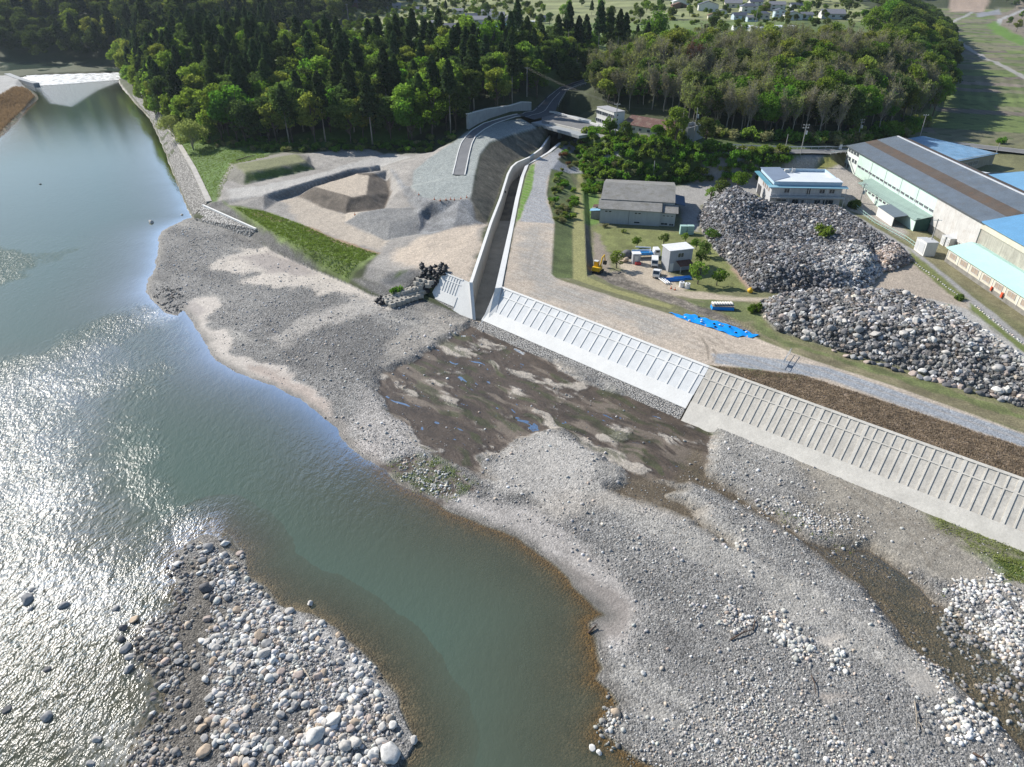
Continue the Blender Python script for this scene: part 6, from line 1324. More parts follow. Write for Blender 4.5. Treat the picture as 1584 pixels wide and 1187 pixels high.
mb = MB(); mb.box((7.2, D - 1.2, 6.5), (1.2, .8, .9), WHT); mb.tube([(8.6, D - 1.2, 6.1), (8.6, D - 1.2, 7.6)], .05, STL); mb.box((9.2, D - 1.0, 6.6), (.9, .7, .9), FRAME); mb.build('roof_equipment', b.t)
# ---- 3 long factory
A0 = G3(1302, 271, 4.5); A = G3(1313, 226, 13.2); B = G3(1521, 343, 13.2); u = (B - A); u.z = 0; L = u.length; u.normalize(); v = Vector((-u.y, u.x, 0)); v = v if v.y > 0 else -v
fa = math.atan2(u.y, u.x); best = min((abs(proj(A + v * (w_ / 10) + Vector((0, 0, .2 * w_ / 10)))[1] - 211.0), w_ / 10) for w_ in range(60, 260)); hw_ = best[1]; RID = .2 * hw_; HF_ = 8.7; LT_ = L + 42
MINT = ribbed('mint_siding', (.50, .64, .57), .001, fa, .7, .07); MWH = mat('white_green_wall', (.68, .73, .69), .8, .06, .4, streak=.08); GRS = ribbed('grey_siding', (.52, .51, .49), .001, fa, .7, .1, (.42, .39, .36)); FRF = ribbed('slate_blue_roof', (.135, .165, .20), 1.2, fa, .55, .2, (.12, .13, .14)); BRF = ribbed('rusty_roof', (.105, .085, .07), 1.8, fa, .85, .2, (.13, .08, .05)); BLR = ribbed('bright_blue_roof', (.15, .35, .57), 1.8, fa, .4, .1)
b = Bld('factory', 'long mint green factory hall with a slate and rust striped roof', 'factory', A, u, 4.5)
W2 = hw_ + 4.2; ZB_ = HF_ + RID - 1.0; sA = 8.6; sB = (G3(1450, 304, 13.2) - A).dot(u)
mb = MB(); mb.box((sA / 2, .1, HF_ / 2 - .3), (sA, .2, HF_ + .6), MWH); mb.build('gable_section_wall', b.t)
mb = MB(); mb.box(((sA + sB) / 2, .14, HF_ / 2 - .3), (sB - sA, .2, HF_ + .6), MINT); mb.build('mint_wall', b.t)
mb = MB(); mb.box(((sB + L) / 2, .1, HF_ / 2 + .9), (L - sB, .2, HF_ - 1.8), GRS); mb.build('grey_wall', b.t)
mb = MB(); mb.box(((sB + L) / 2, .16, .8), (L - sB, .2, 3.2), mat('grimy_concrete', (.22, .21, .19), .9, .3, .8)); mb.build('grey_wall_base', b.t)
mb = MB(); mb.box(((L + LT_) / 2, .3, HF_ / 2 - .3 - .6), (LT_ - L, .2, HF_ + .6 - 1.3), mat('stained_cream', (.42, .40, .34), .9, .2, .5, streak=.35)); mb.build('cream_wall', b.t)
mb = MB(); mb.box(((L + LT_) / 2, .1, HF_ - .9), (LT_ - L, .3, 1.3), CRM); mb.build('eave_band', b.t)
mb = MB()
for xx in (0, LT_ - .2): mb.add([(xx, 0, -.6), (xx, W2, -.6), (xx, W2, ZB_), (xx, hw_, HF_ + RID), (xx, 0, HF_), (xx + .2, 0, -.6), (xx + .2, W2, -.6), (xx + .2, W2, ZB_), (xx + .2, hw_, HF_ + RID), (xx + .2, 0, HF_)], [(0, 1, 2, 3, 4), (9, 8, 7, 6, 5), (0, 5, 6, 1), (1, 6, 7, 2), (2, 7, 8, 3), (3, 8, 9, 4), (4, 9, 5, 0)], MWH)
mb.box((LT_ / 2, W2 - .1, ZB_ / 2), (LT_, .2, ZB_), GRS); mb.build('end_walls', b.t)
def slopepart(x0, x1, f0, f1, m, nm, dz=0.0):
    k = RID / hw_; y0, y1 = -.5 + (hw_ + .5) * f0, -.5 + (hw_ + .5) * f1
    b.plane([(x0, y0, HF_ + .12 + k * y0 + dz), (x1, y0, HF_ + .12 + k * y0 + dz), (x1, y1, HF_ + .12 + k * y1 + dz), (x0, y1, HF_ + .12 + k * y1 + dz)], .12, m, nm)
slopepart(-.5, L, 0, .36, FRF, 'roof'); slopepart(-.5, L, .36, .60, BRF, 'roof_strip', .003); slopepart(-.5, L + 16, .60, 1, FRF, 'roof'); slopepart(L + .02, LT_, 0, .60, BLR, 'blue_roof', .03); slopepart(L + 16.02, LT_, .60, 1, BLR, 'blue_roof', .03)
k_ = RID / hw_; b.plane([(-.5, hw_, HF_ + RID + .12), (LT_, hw_, HF_ + RID + .12), (LT_, W2 + .5, ZB_ + .05), (-.5, W2 + .5, ZB_ + .05)], .12, BRF, 'roof_back_slope')
b.box((LT_ / 2 - 6, hw_, HF_ + RID + .16), (LT_ - 12, .55, .14), mat('ridge_cap', (.55, .57, .60), .5), 'ridge_cap')
b.box((L / 2, -.58, HF_ - .02), (L + .9, .18, .2), mat('gutter', (.10, .11, .12), .6), 'gutter')
for a in (1.4, 3.4, 5.4, 7.4): b.win('f', a, 7.7, 1.5, .9, -.02, 2)
for a in (.9, 2.9, 5.3, 7.2): b.win('f', a, 5.5, 1.3, 1.1, -.02, 2)
for a in (.9, 2.9): b.win('f', a, 3.2, 1.3, 1.1, -.02, 2)
i = 0; a = sA + 1.6
while a < sB - 1: b.win('f', a, 4.9, 1.9, .62, .02, 3); a += 2.5
mb = MB()
for k in range(1, 5): mb.box((sA + (sB - sA) * k / 5, .0, 4.2), (.12, .1, 8.6), STL)
mb.build('wall_joints', b.t)
for q in range(2): b.win('f', L - 7.5 + q * 3, 1.4, 1.8, 1.9, .04, 2, m=GLASS, fr=WHT)
# annex in front
x0, x1 = (G3(1330, 276, 8.5) - A).dot(u) - .4, sB + .6
ANX = ribbed('mint_annex_roof', (.28, .38, .34), 2.5, fa, .6, .1); b.plane([(x0, -4.2, 2.9), (x1, -4.2, 2.9), (x1, .0, 3.9), (x0, .0, 3.9)], .12, ANX, 'annex_roof')
mb = MB(); mb.box(((x0 + x1) / 2, -3.7, 1.1), (x1 - x0 - .6, .16, 3.3), MINT); mb.box((x0 + .35, -1.9, 1.3), (.16, 3.5, 3.6), MINT); mb.build('annex_wall', b.t); mb = MB(); mb.box((x1 - .3, -1.9, 1.4), (.16, 3.5, 3.7), mat('dark_green_panel', (.02, .07, .06), .7)); mb.build('annex_end', b.t)
a = x0 + 1.6
while a < x1 - 8: b.win('f', a, 2.05, 1.5, .6, -3.78, 2); a += 2.3
for a in (x0 + 12, x0 + 19, x0 + 22): b.box((a, -3.82, .9), (1.2, .08, 2.0), WHT, 'door')
b.plane([(x1 - 13, -7.6, 2.5), (x1 - 3.5, -7.6, 2.5), (x1 - 3.5, -4.25, 3.0), (x1 - 13, -4.25, 3.0)], .12, mat('dark_slate_sheet', (.13, .16, .19), .5), 'porch_roof')
mb = MB(); mb.box((x1 - 8.3, -7.4, 1.0), (9.0, .14, 3.0), WHT); mb.build('porch_wall', b.t)
FAC = (A, u, v, x1, L)
FA0, FU0, FV0 = A.copy(), u.copy(), v.copy()
def floc(x, y): p = FA0 + FU0 * x + FV0 * y; return (p.x, p.y)
# small clutter along the factory front
RUST = mat('rusted_sheet', (.14, .065, .045), .85, .3, 1.2)
def hut(name, label, x, y, w_, d_, h_, roof, wall, open_front=False, tilt=.25):
    px_, py_ = floc(x, y); z = hgt(px_, py_); bb = Bld(name, label, 'shed', (px_, py_), u, z)
    bb.walls(0, 0, w_, d_, -.3, h_, wall); bb.plane([(-.3, -.3, h_ + .1), (w_ + .3, -.3, h_ + .1), (w_ + .3, d_ + .3, h_ + .1 + tilt), (-.3, d_ + .3, h_ + .1 + tilt)], .1, roof, 'roof')
    if open_front: bb.box((w_ * .65, -.03, h_ * .45), (w_ * .5, .1, h_ * .85), mat('dark_opening', (.05, .05, .055), .9), 'opening')
    else: bb.win('f', w_ * .35, h_ * .55, .9, .9, -.02, 2)
    return bb
hut('white_shed', 'white walled shed with a rust coloured roof under the lane pole', x1 + 3.0, -6.8, 9.5, 3.6, 2.3, RUST, WHT, True)
hut('tool_shed', 'low white shed with a rusty hollow roof against the lane fence', x1 - 14.0, -12.2, 5.2, 3.2, 2.2, RUST, WHT)
for i, (px, py, w_, d_, h_, lb) in enumerate([(1423, 388, 1.6, 2.2, 2.9, 'smaller white upright tank box beside the lane'), (1431, 393, 3.2, 2.6, 3.2, 'large white container box beside the factory lane'), (1463, 379, 1.5, 2.2, 2.1, 'left white air unit behind the big container box'), (1470, 382, 2.0, 2.4, 2.2, 'right grey-white air unit behind the big container box')]):
    p = gnd(px, py); t_ = thing('container_box', lb, 'container', p, fa); mb = MB(); mb.box((0, 0, h_ / 2), (w_, d_, h_), WHT); mb.build('body', t_); mb = MB(); mb.box((0, 0, h_ + .06), (w_ + .12, d_ + .12, .12), FRAME); mb.build('lid', t_); mb = MB(); mb.box((0, -d_ / 2 - .03, h_ * .5), (w_ * .7, .05, h_ * .7), FRAME); mb.build('panel', t_)
# ---- 4 mint roofed low building
A, u, v, L, D = frame_rect((1461, 405), (1584, 489), (1512, 372), 4.5, 7.6); D = max(9.5, min(D, 14)); ma = math.atan2(u.y, u.x); L = 52
MRF = ribbed('mint_roof', (.47, .72, .66), 1.8, ma + R(90), .45, .05)
b = Bld('low_building', 'long low cream building under a bright mint roof at the right edge', 'building', A, u, 4.5); b.walls(0, 0, L, D, .9, 3.2, CRM, 'wall', 'x', 1.1); b.walls(-.06, -.06, L + .06, D + .06, -.8, .9, mat('grimy_concrete', (.22, .21, .19), .9, .3, .8), 'foundation'); b.gable(0, 0, L, D, 3.25, 1.1, MRF, .45)
SHB = mat('beige_shutter', (.36, .29, .23), .7, .15, 2)
for i in range(12): b.win('f', 2.3 + i * 4.1, 2.05, 2.3, 1.15, -.02, 2, m=SHB)
mb = MB()
for i in range(12): mb.box((.25 + i * 4.1 + (i % 2) * .05, -.03, 2.0), (.14, .1, 2.2), CW)
mb.build('pilasters', b.t); b.box((20.6, -.2, 1.1), (.5, .35, 1.0), mat('orange_red', (.60, .10, .04), .6), 'meter_box'); b.box((17.2, -.2, 1.0), (.35, .3, .8), mat('orange_red', (.60, .10, .04), .6), 'fire_box')
# ---- 5, 6 blue roofed sheds
A, u, v, L, D = frame_rect((1467, 252), (1539, 238), (1418, 227), 9.2); sa = math.atan2(u.y, u.x)
BL2 = ribbed('streaked_blue_roof', (.19, .35, .53), 1.5, sa, .4, .25, (.30, .42, .55)); L = L + .5; D = 26
b = Bld('blue_roof_shed', 'streaked blue roofed shed behind the factory by the dark fields', 'shed', A, u, 5.2); b.walls(0, 0, L, D, -.8, 4.2, mat('khaki_wall', (.33, .31, .25), .85, .15, .6, streak=.2)); b.plane([(-.5, -.5, 4.1), (L + .5, -.5, 4.1), (L + .5, D, 4.7), (-.5, D, 4.7)], .14, BL2, 'roof'); b.box((2.2, -.05, 2.2), (2.6, .1, 3.4), mat('dark_opening', (.05, .05, .055), .9), 'doorway')
for a in (6, 9, 12, 15): b.win('f', a, 2.2, 2.4, 1.4, -.02, 3, m=mat('khaki_glass', (.16, .16, .14), .5))
A, u, v, L, D = frame_rect((1508, 272), (1640, 320), (1574, 254), 10.0); b = Bld('blue_roof_hall', 'clear blue roofed hall between the factory and the right edge', 'hall', A, u, 5.0)
L = 40; D = 20; b.walls(0, 0, L, D, -.8, 4.9, CRM); b.plane([(-.6, -.6, 4.95), (L, -.6, 4.95), (L, D + .6, 5.6), (-.6, D + .6, 5.6)], .14, ribbed('sky_blue_roof', (.20, .42, .64), 1.5, math.atan2(u.y, u.x), .4, .1), 'roof'); b.box((-.62, D / 2, 5.2), (.2, D + 1, .35), mat('dark_edge', (.08, .1, .13), .6), 'barge_board')
A, u, v, L, D = frame_rect((1490, 268), (1512, 272), (1500, 259), 8.6); b = Bld('white_roof_shed', 'small flat white roofed shed squeezed between the blue roofs', 'shed', A, u, 5.0); b.walls(0, 0, 7.5, 6, -.5, 3.4, CRM); b.plane([(-.3, -.3, 3.5), (7.8, -.3, 3.5), (7.8, 6.3, 3.6), (-.3, 6.3, 3.6)], .12, WRF, 'roof')
# ---- 7 white two-storey house and 8 red-brown roofed works by the valley road
A, u, v, L, D = frame_rect((922, 193.5), (948, 203), (959, 198), 13.3)
b = Bld('white_house', 'white two-storey flat roofed house at the valley road by the bridge', 'house', A, u, 13.3); D = 4.2; b.walls(0, 0, L, D, -.6, 5.9, WHT); b.box((L / 2, D / 2, 6.0), (L + .2, D + .2, .22), mat('grey_flat_roof', (.36, .36, .37), .9, .1, 1), 'roof')
for z_ in (1.9, 4.5):
    for i in range(3): b.win('f', 1.5 + i * (L - 3) / 2, z_, (L - 3) / 2 - .35, 1.15, -.02, 3)
for z_ in (3.6, 5.0): b.win('r', 1.4, z_, .5, .5, L + .02, 1)
A, u, v, L, D = frame_rect((962, 205), (1040, 219), (960, 180), 13.0)
RR_ = ribbed('red_brown_roof', (.15, .075, .06), 3.0, math.atan2(u.y, u.x), .8, .2, (.22, .17, .13))
b = Bld('old_works', 'old cream works building with a red-brown roof half covered by ivy', 'works', A, u, 12.9); D = 11; b.walls(0, 0, L, D, -.8, 3.0, CRM, 'wall', 'x', 1.7); b.gable(0, 0, L, D, 3.05, 1.8, RR_, .35)
for a in (2.2, 4.6, 7.2, 10.5): b.win('f', a, 1.9, 1.1, .9, -.02, 2)
b.walls(L + .1, 1.0, L + 4.5, D, -.8, 4.6, CG_, 'concrete_wing')
for i in range(10):
    q = A + u * (L - 2.5 + i * .65) + v * (-.4 + (i % 3) * .9); mass('ivy', 'g' if i % 2 else 'd', i, q.x, q.y, 1.15, i * 1.1, sz=2.0)
STUFFL['ivy'] = ('dark green ivy climbing over the right end of the old works', 'ivy')
# ---- 9 site office and other small site things
A, u, v, L, D = frame_rect((1033, 422), (1066, 418), (1036, 404), 4.0)
PGR = mat('office_grey', (.36, .37, .39), .6, .05, 1, streak=.1)
b = Bld('site_office', 'grey stacked site office cabin with a white roof beside the dirt yard', 'cabin', A, u, 4.0); L = 5.4; D = 3.4
b.walls(0, 0, L, D, -.1, 2.5, PGR, 'lower_cabin'); b.walls(-.05, -.05, L + .05, D + .05, 2.52, 5.0, PGR, 'upper_cabin'); b.plane([(-.25, -.25, 5.1), (L + .25, -.25, 5.1), (L + .25, D + .25, 5.2), (-.25, D + .25, 5.2)], .12, mat('bright_white_roof', (.74, .74, .74), .5), 'roof'); b.win('f', 2.6, 3.8, 1.4, 1.0, -.08, 2); b.box((.7, -.03, 1.1), (.9, .08, 2.0), WHT, 'door'); b.plane([(1.6, -2.2, 2.1), (5.0, -2.2, 2.1), (5.0, -.1, 2.6), (1.6, -.1, 2.6)], .08, RUST, 'awning')
mb = MB(); mb.tube([(1.8, -2.1, 0), (1.8, -2.1, 2.1)], .05, STL); mb.build('post', b.t); mb = MB(); mb.tube([(4.8, -2.1, 0), (4.8, -2.1, 2.1)], .05, STL); mb.build('post', b.t)
# ---- village on the plateau
TIL = [mat('grey_tiles', (.15, .15, .17), .6, .15, 1.2), mat('slate_tiles', (.10, .11, .14), .55, .15, 1.2), mat('pale_tiles', (.24, .24, .26), .6, .15, 1.2), mat('teal_sheet', (.09, .22, .30), .5, .08, 1), mat('white_sheet', (.62, .63, .64), .5, .06, 1), mat('brown_tiles', (.16, .09, .06), .7, .15, 1)]
WL = [WHT, CRM, mat('pale_blue_wall', (.46, .56, .62), .8, .06, .6), mat('brown_wall', (.16, .09, .06), .8, .1, 1), mat('grey_wall', (.30, .32, .35), .8, .08, 1)]
HS = [(673,719,56,3.4,0,0,'gable','long white storehouse with two small windows at the village edge'),(735,765,54,2.8,2,1,'hip','cream house with a pale hipped roof right of the long storehouse'),(761,791,51,3.0,3,0,'hip','white house with a blue-green hipped roof'),(806,827,41,2.6,4,1,'flat','small flat white roofed house right of the blue-green roof'),(731,757,37,2.6,2,0,'gable','grey roofed house behind the cream hipped one'),(758,780,30,2.8,2,0,'gable','rearmost pale roofed house of the middle cluster'),(768,781,66,2.2,4,0,'gable','tiny white shed in front of the middle cluster'),(667,682,40,2.0,2,1,'gable','grey sheet roofed barn behind the long storehouse'),(771,791,39,2.6,1,1,'gable','dark roofed house behind the blue-green roof'),(405,446,30,4.2,1,4,'hip','dark tiled farmhouse at the upper left above the forest'),(491,521,18,2.6,4,0,'gable','white roofed barn at the upper left behind round trees'),(599,620,14,2.6,2,4,'gable','pale roofed barn alone near the top middle'),(532,560,10,2.8,1,3,'gable','dark barn cut by the top edge of the photo'),(464,480,13,2.4,4,4,'gable','small pale shed between the dark farmhouse and the white barn'),(1080,1110,17,4.0,1,0,'gable','white walled house with a blind gable wall left of the right village'),(1147,1172,20,4.2,1,0,'hip','two-storey house with dark roof in the middle of the right village'),(1135,1155,31,2.8,1,2,'gable','small pale blue house at the front of the right village'),(1190,1213,17,4.2,2,0,'gable','white two-storey house behind the brown barn'),(1198,1214,28,4.4,1,2,'gable','pale blue two-storey house with its gable to the front'),(1213,1240,31,3.2,1,0,'gable','wide gabled pale house at the right of the village'),(1041,1066,8,2.4,4,0,'gable','white roofed sheds at the top edge left of the blind gable'),(1180,1191,18,3.2,5,3,'gable','brown wooden barn between two white houses'),(1271,1305,29,3.0,2,0,'gable','white bungalow with a grey roof standing alone right of the village'),(1224,1241,14,2.8,1,4,'gable','dark roofed house among the conifers right of the village'),(1121,1146,12,3.2,2,1,'gable','pale roofed house behind the dark roofed one'),(1040,1062,14,2.6,5,3,'gable','reddish roofed low barn beside the blind gable house'),(1160,1180,12,4.0,1,0,'gable','rear house of the right village with dark tiles'),(700,716,22,2.4,2,1,'gable','small grey roofed hut by the field path above the storehouse'),(741,760,46,2.2,1,4,'gable','dark roofed outbuilding between the storehouse and cream house'),(716,735,47,2.6,2,0,'gable','pale walled house touching the right end of the long storehouse'),(783,803,33,2.8,2,1,'hip','grey hipped house left of the flat white one'),(720,738,31,2.6,1,4,'gable','dark roofed hut behind the long storehouse roof'),(745,762,24,2.6,2,0,'gable','grey roofed house left of the rearmost pale one'),(828,846,34,2.4,1,1,'gable','small dark roofed house right of the flat white one'),(1110,1124,24,2.8,2,0,'gable','narrow pale house right of the blind gable house'),(1172,1190,30,3.4,1,1,'hip','dark hipped house behind the small pale blue one'),(1240,1258,30,2.8,2,0,'gable','pale roofed house at the right end of the house row'),(1095,1112,30,2.4,5,1,'gable','brown roofed low shed in front of the blind gable house'),(1156,1172,34,2.6,2,2,'gable','blue-grey cottage right of the small pale blue house'),(640,658,20,2.6,1,0,'gable','lone dark roofed house in the fields left of the path'),(432,456,44,2.8,1,4,'gable','dark roofed barn below the dark farmhouse')]
for i, (xa, xb, yb, h_, r_, w_, ty, lb) in enumerate(HS):
    p0 = gnd(xa, yb); s_ = math.hypot(p0.x, p0.y); wd = (xb - xa) / FPX * (p0.y * CP + (CAM_H - p0.z) * SP); an = [.0, .12, -.1, .06, -.15][i % 5]
    bb = Bld('village_house', lb, 'house', p0, (math.cos(an), math.sin(an)), p0.z); dp_ = wd * (.62 if ty != 'flat' else .8); ax = 'y' if 'gable to' in lb or 'wide gabled' in lb or 'blind' in lb else 'x'
    bb.walls(0, 0, wd, dp_, -2.5, h_, WL[w_], 'wall', None if ty != 'gable' else ax, wd * .14)
    if ty == 'gable': bb.gable(0, 0, wd, dp_, h_, (dp_ * .26 if ax == 'x' else wd * .16), TIL[r_], .5, ax)
    elif ty == 'hip': bb.hip(0, 0, wd, dp_, h_, wd * .16, TIL[r_], .7)
    else: bb.box((wd / 2, dp_ / 2, h_ + .1), (wd + .6, dp_ + .6, .25), TIL[r_], 'roof')
    nw = max(2, int(wd / 4))
    if 'blind' not in lb:
        for k in range(nw): bb.win('f', wd * (k + .5) / nw, 1.5, min(1.8, wd / nw * .6), 1.1, -.02, 2)
        if h_ > 3.6:
            for k in range(nw): bb.win('f', wd * (k + .5) / nw, h_ - .9, min(1.5, wd / nw * .5), .8, -.02, 2)
    else: bb.win('r', dp_ * .5, 2.4, 1.6, 1.0, wd + .02, 2)
# polytunnels
PLY = mat('polytunnel_film', (.72, .74, .75), .35, .06, 1)
for i, (xa, xb, yb, lb) in enumerate([(1135,1166,48,'left white polytunnel behind the bare hilltop trees'),(1162,1198,50,'middle white polytunnel with its round end to the front'),(1194,1232,48,'right white polytunnel behind the bare hilltop trees')]):
    p0 = gnd(xa, yb); wd = (xb - xa) / FPX * (p0.y * CP + (CAM_H - p0.z) * SP); t_ = thing('polytunnel', lb, 'polytunnel', p0, .02 * i, None); mb = MB(); n_ = 10; pr = [(-3 * math.cos(math.pi * k / n_), 3.0 * math.sin(math.pi * k / n_)) for k in range(n_ + 1)]
    mb.sweep([(0, 3, -.3), (wd, 3, -.3)], pr, PLY, closed=True); mb.build('film', t_, smooth=False); mb = MB()
    for k in range(6): mb.tube([(wd * k / 5, 3 - 3.04 * math.cos(math.pi * q / 8), -.3 + 3.06 * math.sin(math.pi * q / 8)) for q in range(9)], .05, STL, 4)
    mb.build('hoops', t_)
# ================================================================== STONES
def stone_mat(name):
    g = NG(name); a = g.attr('scol').outputs['Color']; geo = g.n('ShaderNodeNewGeometry').outputs['Position']
    s = g.n('ShaderNodeVectorMath', operation='SCALE'); g.l(a, s.inputs[0]); g.l(g.ramp(g.noise(4.0, 4, geo, .65), (.3, .7, .78, 1.2)), s.inputs['Scale'])
    g.bsdf(s.outputs[0], .85, g.bump(g.noise(7, 3, geo), .35, .05)); return g.m
STM = stone_mat('stone_mixed')
def ico(sub):
    bm = bmesh.new(); bmesh.ops.create_icosphere(bm, subdivisions=sub, radius=1.0); v = np.array([q.co[:] for q in bm.verts]); f = np.array([[q.index for q in p.verts] for p in bm.faces]); bm.free(); return v, f
def stones(name, P, S, C, label, cat, sub=1, flat=.68, rough=.16, seed=0, smooth=True):
    """many stones as one mass; P positions on the ground, S half-lengths, C colours"""
    rng = np.random.default_rng(seed); v, f = ico(sub); n = len(P); nv = len(v)
    sc = np.stack([np.ones(n), rng.uniform(.6, 1, n), rng.uniform(.45, .85, n) * flat / .68], -1) * np.asarray(S)[:, None]
    q = rng.normal(size=(n, 4)) * np.array([1, .28, .28, 1]); q /= np.linalg.norm(q, axis=1, keepdims=True); w_, x, y, z = q.T
    Rm = np.stack([1 - 2 * (y * y + z * z), 2 * (x * y - z * w_), 2 * (x * z + y * w_), 2 * (x * y + z * w_), 1 - 2 * (x * x + z * z), 2 * (y * z - x * w_), 2 * (x * z - y * w_), 2 * (y * z + x * w_), 1 - 2 * (x * x + y * y)], -1).reshape(n, 3, 3)
    vv = v[None] * (1 + rng.normal(size=(n, nv, 1)) * rough * (.6 if sub == 1 else 1)) * sc[:, None, :]
    vv = np.einsum('nij,nkj->nki', Rm, vv) + P[:, None, :]
    F = (f[None] + (np.arange(n) * nv)[:, None, None]).reshape(-1, 3)
    col_ = np.concatenate([np.repeat(C, nv, 0), np.ones((n * nv, 1))], 1)
    me = np_mesh(name, vv.reshape(-1, 3), F, [STM], {'scol': ('FLOAT_COLOR', col_)}, smooth=smooth)
    return tag(link_mesh(name, me), label, cat, kind='stuff')
SPRO = []
for i in range(10):
    rng = np.random.default_rng(200 + i); v, f = ico(3); d = v / np.linalg.norm(v, axis=1, keepdims=True); bumpn = 0
    for k in range(9):
        ax = rng.normal(size=3); ax /= np.linalg.norm(ax); cut = rng.uniform(.55, .95); t_ = d @ ax; m = t_ > cut; v[m] -= (t_[m] - cut)[:, None] * ax * .9; d = v
    v = v * np.array([1, rng.uniform(.65, .95), rng.uniform(.5, .75)]) * (1 + .03 * np.sin(v[:, [0]] * 7 + i) + .03 * np.sin(v[:, [1]] * 9))
    SPRO.append((v, f))
SCOLS = {'pale': (.46, .44, .41), 'white': (.58, .57, .54), 'grey': (.28, .28, .28), 'dark': (.115, .115, .12), 'tan': (.44, .35, .26), 'pinkish': (.40, .33, .29)}
SMESH = {}
def smesh(i, c):
    k = (i % 10, c)
    if k not in SMESH:
        v, f = SPRO[i % 10]; SMESH[k] = np_mesh('boulder', v, f, [STM], {'scol': ('FLOAT_COLOR', np.tile(np.array([*SCOLS[c], 1.0]), (len(v), 1)))}, smooth=True)
    return SMESH[k]
def boulder(name, label, cat, x, y, s, c, group, i, sink=.25, z=None):
    o = bpy.data.objects.new(name, smesh(i, c)); col.objects.link(o); rgx = random.Random(i * 7 + 1)
    o.location = (x, y, (hgt(x, y) if z is None else z) + s * (.45 - sink)); o.scale = (s, s, s * rgx.uniform(.8, 1.1)); o.rotation_euler = (rgx.uniform(-.3, .3), rgx.uniform(-.3, .3), rgx.uniform(0, 6.28)); return tag(o, label, cat, group)
def sample(poly, n, seed, z=0.0, world=False):
    P = poly if world else V2(poly, z); A_ = np.array(P); rng = np.random.default_rng(seed); lo, hi = A_.min(0), A_.max(0); out = np.zeros((0, 2))
    while len(out) < n:
        q = rng.uniform(lo, hi, (n * 3, 2)); d = sdf(P, q[:, 0], q[:, 1], 1.0); out = np.concatenate([out, q[d < 0]])
    return out[:n]
PEBI = lambda xy: PEB[np.clip(np.searchsorted(rr, np.hypot(xy[:, 0], xy[:, 1])) - 1, 0, NR - 1), np.clip(np.searchsorted(az, np.degrees(np.arctan2(xy[:, 0], xy[:, 1]))) - 1, 0, NA - 1)]
def tones(n, seed, base, sp=.3, tint=.15):
    rng = np.random.default_rng(seed); k = rng.lognormal(0, sp, (n, 1)); c = np.array(base)[None] * k * (1 + rng.normal(size=(n, 3)) * .015); m = rng.random(n) < tint; c[m] *= np.array([1.12, .97, .84]); return np.clip(c, .03, .72)
def z_at(xy): return hgt_np(xy[:, 0], xy[:, 1])
def P3(xy, S, k=.15): return np.concatenate([xy, (z_at(xy) + np.asarray(S) * k)[:, None]], 1)
# --- heap stones
def jitter_grid(poly, z, sp, seed):
    P = V2(poly, z) if len(poly[0]) > 2 or z is not None else poly; return np.array(scatter(P, sp, .45, seed))
for nm, PL, sp, sz, base, lb, seed in [('stone_heap', PILE1, .52, (.20, .48), (.18, .18, .185), 'mass of grey stones making up the large upper heap', 5), ('stone_heap', PILE1B, .50, (.26, .46), (.30, .26, .235), 'small heap of brownish stones at the right end of the large heap', 6), ('stone_heap', PILE2, .54, (.24, .52), (.25, .245, .24), 'mass of rounded grey stones making up the lower heap', 7)]:
    xy = np.array(scatter(PL, sp, .5, seed)); n = len(xy); rng = np.random.default_rng(seed); S = rng.uniform(*sz, n) * rng.choice([.8, 1, 1, 1.25], n); C = tones(n, seed, base, .55) * (1 if PL is PILE1B else .82)
    px = np.array([proj((a, b, 6))[0] for a, b in xy]); py = np.array([proj((a, b, 6))[1] for a, b in xy])
    if PL is PILE2: pale = sstep(0, 30, px - 1400 - (py - 470) * 1.2); C = C * (1 - pale[:, None]) + tones(n, seed + 1, (.55, .54, .51), .14) * pale[:, None]
    if PL is PILE1: pale = sstep(1255, 1320, px) * sstep(385, 400, py) * (rng.random(n) < .75); C = C * (1 - pale[:, None]) + tones(n, seed + 1, (.50, .49, .47), .2) * pale[:, None]
    keep = ~((px > 1262) & (px < 1292) & (py > 362) & (py < 384) & (rng.random(n) < .4))
    stones(nm, P3(xy[keep], S[keep], .18), S[keep], C[keep], lb, 'stone heap', 2, .72, .17, seed, smooth=False)
# --- larger single stones on the heaps
def hw(px, py, which):
    if which == 1: return 'on the peak near the warehouse yard' if px < 1170 and py < 345 else 'on the left flank above the orchard' if px < 1170 else 'along the back rim by the office' if py < 350 else 'in the middle hollow' if py < 395 and px < 1290 else 'on the dark front face' if px < 1290 else 'on the pale right lobe'
    return 'on the left third' if px < 1290 else 'on the middle' if px < 1420 else 'on the pale right end'
rgb = random.Random(91); cnt = 0
for which, PL, n_, nm in ((1, PILE1, 140, 'upper heap'), (2, PILE2, 150, 'lower heap')):
    for i, (x, y) in enumerate(sample(PL, n_, 17 + which, world=True)):
        px, py = proj((x, y, hgt(x, y))); c = rgb.choice(['grey', 'grey', 'dark', 'pale', 'pinkish' if rgb.random() < .5 else 'grey']) if (which == 1 and px < 1290) or (which == 2 and px < 1400) else rgb.choice(['white', 'pale', 'pale', 'grey'])
        s = rgb.uniform(.55, .95) * (.9 if which == 1 else 1); w_ = c + ' stone ' + hw(px, py, which) + ' of the ' + nm
        boulder('heap_stone', 'large ' + w_, 'stone', x, y, s, c, w_ + 's', i, .1)
